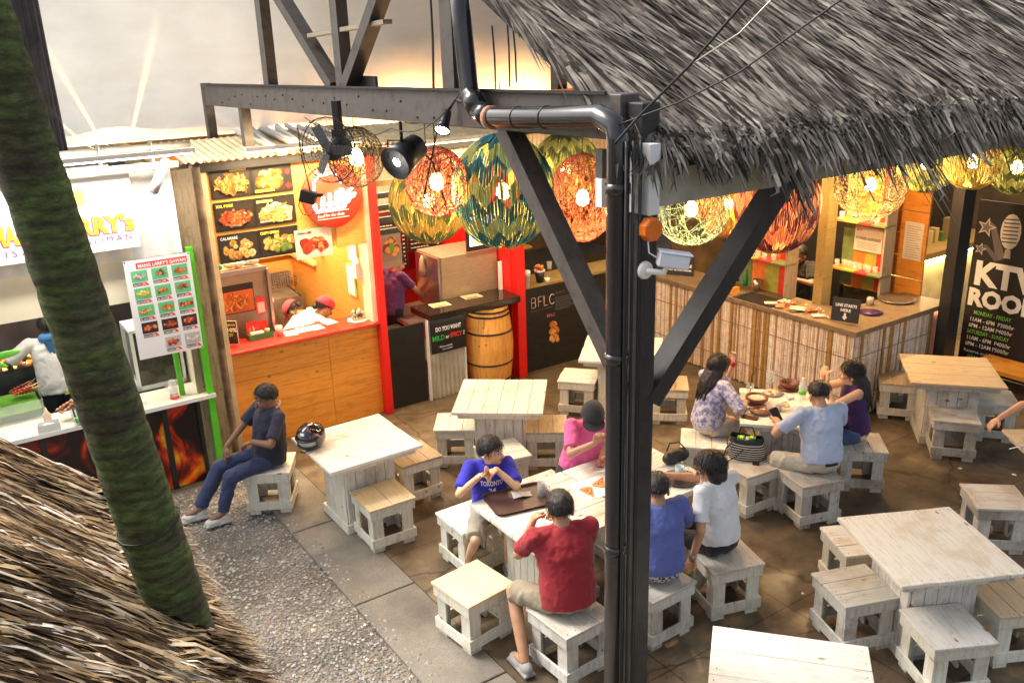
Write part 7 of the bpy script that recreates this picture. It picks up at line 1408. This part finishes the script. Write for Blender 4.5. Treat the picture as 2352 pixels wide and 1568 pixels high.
# 5 white top woman
person('woman with black bobbed hair, glasses and a white top, seated right of the post', 1.52, 5.86, FL, 40, .52, 8, 0, (-38, -14), 0, (((-.3, .02, .5), (-.6, -1, 0)), ((-.18, .42, .98), (.6, .6, -.8)), (Vector((0, .3, -1)), Vector((1, 0, 0)), .5), (Vector((-1, .2, -.1)), Vector((0, 0, 1)), .8)),
       legs=sit_legs(), skin=(.48, .24, .13), shirt=((.72, .72, .73), 'plain', None, .8, .02), trousers=((.015, .015, .02), 'plain', None, 1.9), hair='bob', build=1.05,
       parts=(('glasses', M_cord, lambda m, P, Hd, A: [m.tube([Hd(e*.031+.02*math.cos(t*.6), .088, .004+.014*math.sin(t*.6)) for t in range(11)], .0022, 5) for e in (-1, 1)]+[m.tube([Hd(e*.05, .087, .008), Hd(e*.079, .0, .005)], .0024, 5) for e in (-1, 1)]), ('wrist_watch', M_steel, lambda m, P, Hd, A: m.cap(A[0][2]-(A[0][2]-A[0][1]).normalized()*.012, A[0][2]+(A[0][2]-A[0][1]).normalized()*.008, .029, .029, 12))))
# 6 floral
person('woman with long dark hair in a white and blue floral blouse, chin on her hand', 1.86, 7.95, FL, -70, .52, 10, 0, (-10, 0), 0, (((-.08, .34, 1.08), (-.3, 1, -1)), ((.2, .3, .78), (1, 0, -.7)), (Vector((.1, .1, 1)), Vector((0, 1, .2)), 1.0), (Vector((-.4, .6, 0)), Vector((0, 0, 1)), .6)),
       legs=sit_legs(), skin=(.58, .32, .2), shirt=((.66, .6, .64), 'floral', (.25, .25, .48), 1.0, 0), trousers=((.6, .56, .52), 'plain', None, .8), hair='long', shoes=(.3, .2, .15), build=1.08, parts=(('bangle', mat('red_beads', (.5, .03, .02), .3), lambda m, P, Hd, A: m.cap(A[0][2]-(A[0][2]-A[0][1]).normalized()*.015, A[0][2], .03, .03, 12)),))
# 7 phone man
person('man in a pale blue shirt and beige shorts holding a phone, back to us', 2.7, 7.08, FL, 12, .52, 12, 0, (8, -24), 0, (((-.25, .36, .78), (-1, -.2, -.7)), ((.1, .38, .8), (1, -.2, -.7)), (Vector((.2, 1, .2)), Vector((.3, 0, 1)), .9), (Vector((-.8, .6, .1)), Vector((0, 0, 1)), .8)),
       legs=(((-.32, .3, .46), (-.3, .22, .1)), ((.2, .36, .46), (.2, .28, .1))), skin=(.5, .27, .16), shirt=((.48, .56, .74), 'plain', None, .8, .02), trousers=((.5, .47, .38), 'plain', None, .98), hair='crop', build=1.12, s=1.02,
       parts=(('phone', M_darkm, lambda m, P, Hd, A: m.obox(A[0][2]+Vector((.03, .09, .03)), (.075, .012, .15), Matrix.Rotation(R(-35), 3, 'X') @ Matrix.Rotation(R(-15), 3, 'Y'))), ('belt', M_black, lambda m, P, Hd, A: m.lathe([(.142, 0), (.143, .03)], 24, P(0, 0, .0), Matrix.Rotation(R(-12), 3, 'X')))))
# 8 purple top
person('woman with long black hair in a dark purple sleeveless top and denim shorts', 3.24, 7.72, FL, 84, .52, 8, 0, (12, 4), 0, (((-.06, .32, 1.02), (-.8, .6, -1)), ((.06, .34, 1.02), (1, .6, -1)), (Vector((.3, .1, 1)), Vector((.3, 1, 0)), 1.1), (Vector((-.3, .1, 1)), Vector((-.3, 1, 0)), 1.1)),
       legs=sit_legs(), skin=(.62, .36, .22), shirt=((.05, .015, .1), 'plain', None, 0, 0), trousers=((.06, .1, .22), 'plain', None, .5), hair='long', shoes=None, build=.98, s=.98, parts=(('bangle', mat('brown_beads', (.25, .06, .03), .3), lambda m, P, Hd, A: m.cap(A[0][2]-(A[0][2]-A[0][1]).normalized()*.06, A[0][2]-(A[0][2]-A[0][1]).normalized()*.04, .033, .033, 12)),))
# 9 navy polo man
person('man in a navy polo shirt and jeans sitting on a stool on the gravel', -2.3, 7.6, FL, 128, .52, -6, -5, (14, -14), 0, (((-.14, .2, .76), (-1, -.7, .4)), ((.14, .42, .6), (1, -.1, -.1)), (Vector((.7, .5, -.3)), Vector((.3, .2, 1)), .9), (Vector((-.1, .5, -.9)), Vector((0, .8, .5)), .6)),
       legs=(((-.08, .42, .46), (-.02, .52, .1), (.1, 1, 0)), ((.18, .42, .46), (.2, .66, .1), (.2, 1, 0))), skin=(.22, .11, .065), shirt=((.018, .02, .045), 'plain', None, .85, -.04), trousers=((.035, .05, .12), 'plain', None, 1.92), hair='short', shoes=(.62, .6, .55), build=1.1,
       parts=(('collar', mat('collar_cloth', (.5, .48, .5), .8), lambda m, P, Hd, A: m.tube([P(.068*math.sin(t*.35), -.012+.07*math.cos(t*.35), .495-.035*math.cos(t*.35)) for t in range(1, 18)], .009, 6)), ('red_tag', M_redtop, lambda m, P, Hd, A: m.obox(P(0, .115, .4), (.018, .008, .05)))))
# 10 griller, standing with his back to us
person('grill cook in a white shirt with a blue neck scarf, back to us', *W(.86, 9.4).xy, .0, 30, 1.02, 10, 0, (20, -10), 0, (((-.38, .3, 1.18), (-1, -.2, -.5)), ((.2, .32, 1.15), (1, -.2, -.5))), legs=stand_legs(), skin=(.2, .1, .06), shirt=((.66, .64, .62), 'plain', None, .9, -.06), trousers=((.025, .035, .055), 'plain', None, 1.9), hair='short', build=1.12,
       parts=(('neck_scarf', cloth_mat('scarf', (.05, .18, .42)), lambda m, P, Hd, A: (m.cap(P(-.05, -.04, .49), P(.05, -.04, .49), .055, .055), m.add([P(-.07, -.125, .47), P(.07, -.125, .47), P(0, -.14, .27), P(0, -.12, .4)], [(0, 1, 2), (2, 1, 0), (0, 3, 1)]))), ('yellow_packet', M_lety, lambda m, P, Hd, A: m.obox(P(.06, -.14, -.05), (.07, .02, .05)))))
# 11 cashier
person('cashier in a purple shirt standing at the steel oven', *W(4.72, 9.78).xy, .02, -50, .95, 10, 0, (0, -20), 0, (((.02, .42, 1.12), (-1, 0, -.6)), ((.12, .44, 1.02), (1, 0, -.6))), legs=stand_legs(), skin=(.6, .3, .16), shirt=((.13, .05, .2), 'plain', None, .8, -.05), trousers=((.012, .012, .012), 'plain', None, 1.9), hair='bun', s=1.0)
# 12-14 staff of the orange stall
person('standing stall worker in a red cap and white shirt half hidden behind the cooler', *W(3.22, 10.5).xy, .02, 10, .9, 4, 0, (0, -5), 0, None, legs=stand_legs(), skin=(.35, .18, .1), shirt=((.75, .74, .72), 'plain', None, .8, -.05), trousers=((.03, .03, .04), 'plain', None, 1.9), hair='short', hat=(.7, .03, .04), s=.98)
person('bowed stall worker in a pink cap, left of the other bowed worker', *W(3.3, 9.55).xy, .02, -62, .82, 46, 0, (-5, -32), 0, (((-.1, .6, .98), (-1, 0, -.3)), ((.15, .6, .95), (1, 0, -.3))), legs=stand_legs(), skin=(.5, .27, .15), shirt=((.8, .79, .78), 'plain', None, .8, -.05), trousers=((.03, .03, .04), 'plain', None, 1.9), hair='bun', hat=(.68, .06, .09))
person('bowed stall worker with face hidden by a pink cap, right of the other', *W(3.85, 9.62).xy, .02, 75, .78, 52, 0, (0, -62), 0, (((-.1, .5, .9), (-1, 0, -.3)), ((.2, .5, .9), (1, 0, -.3))), legs=stand_legs(), skin=(.5, .27, .15), shirt=((.8, .79, .78), 'plain', None, .8, -.05), trousers=((.03, .03, .04), 'plain', None, 1.9), hair='bun', hat=(.69, .07, .1))
# 15 bartender
person('dim bartender in dark clothes behind the bamboo bar', *W(9.1, 7.0).xy, 0, 125, .92, 8, 0, (0, -15), 0, (((-.1, .35, 1.25), (-1, 0, -.5)), ((.15, .38, 1.2), (1, 0, -.5))), legs=stand_legs(), skin=(.35, .18, .1), shirt=((.015, .014, .014), 'plain', None, .8, -.05), trousers=((.012, .012, .012), 'plain', None, 1.9), hair='short')
# 16 at the right edge, forearms on the table
person('person at the right edge resting a bare forearm on the table', 4.98, 7.3, FL, 165, .52, 14, 0, (0, -20), 0, (((-.1, .5, .79), (-1, .4, -.4)), ((.62, .16, .79), (1, -.2, -.2))), legs=sit_legs(), skin=(.55, .28, .16), shirt=((.3, .32, .36), 'plain', None, 0, 0), trousers=((.03, .03, .04), 'plain', None, 1.9), hair='bun')
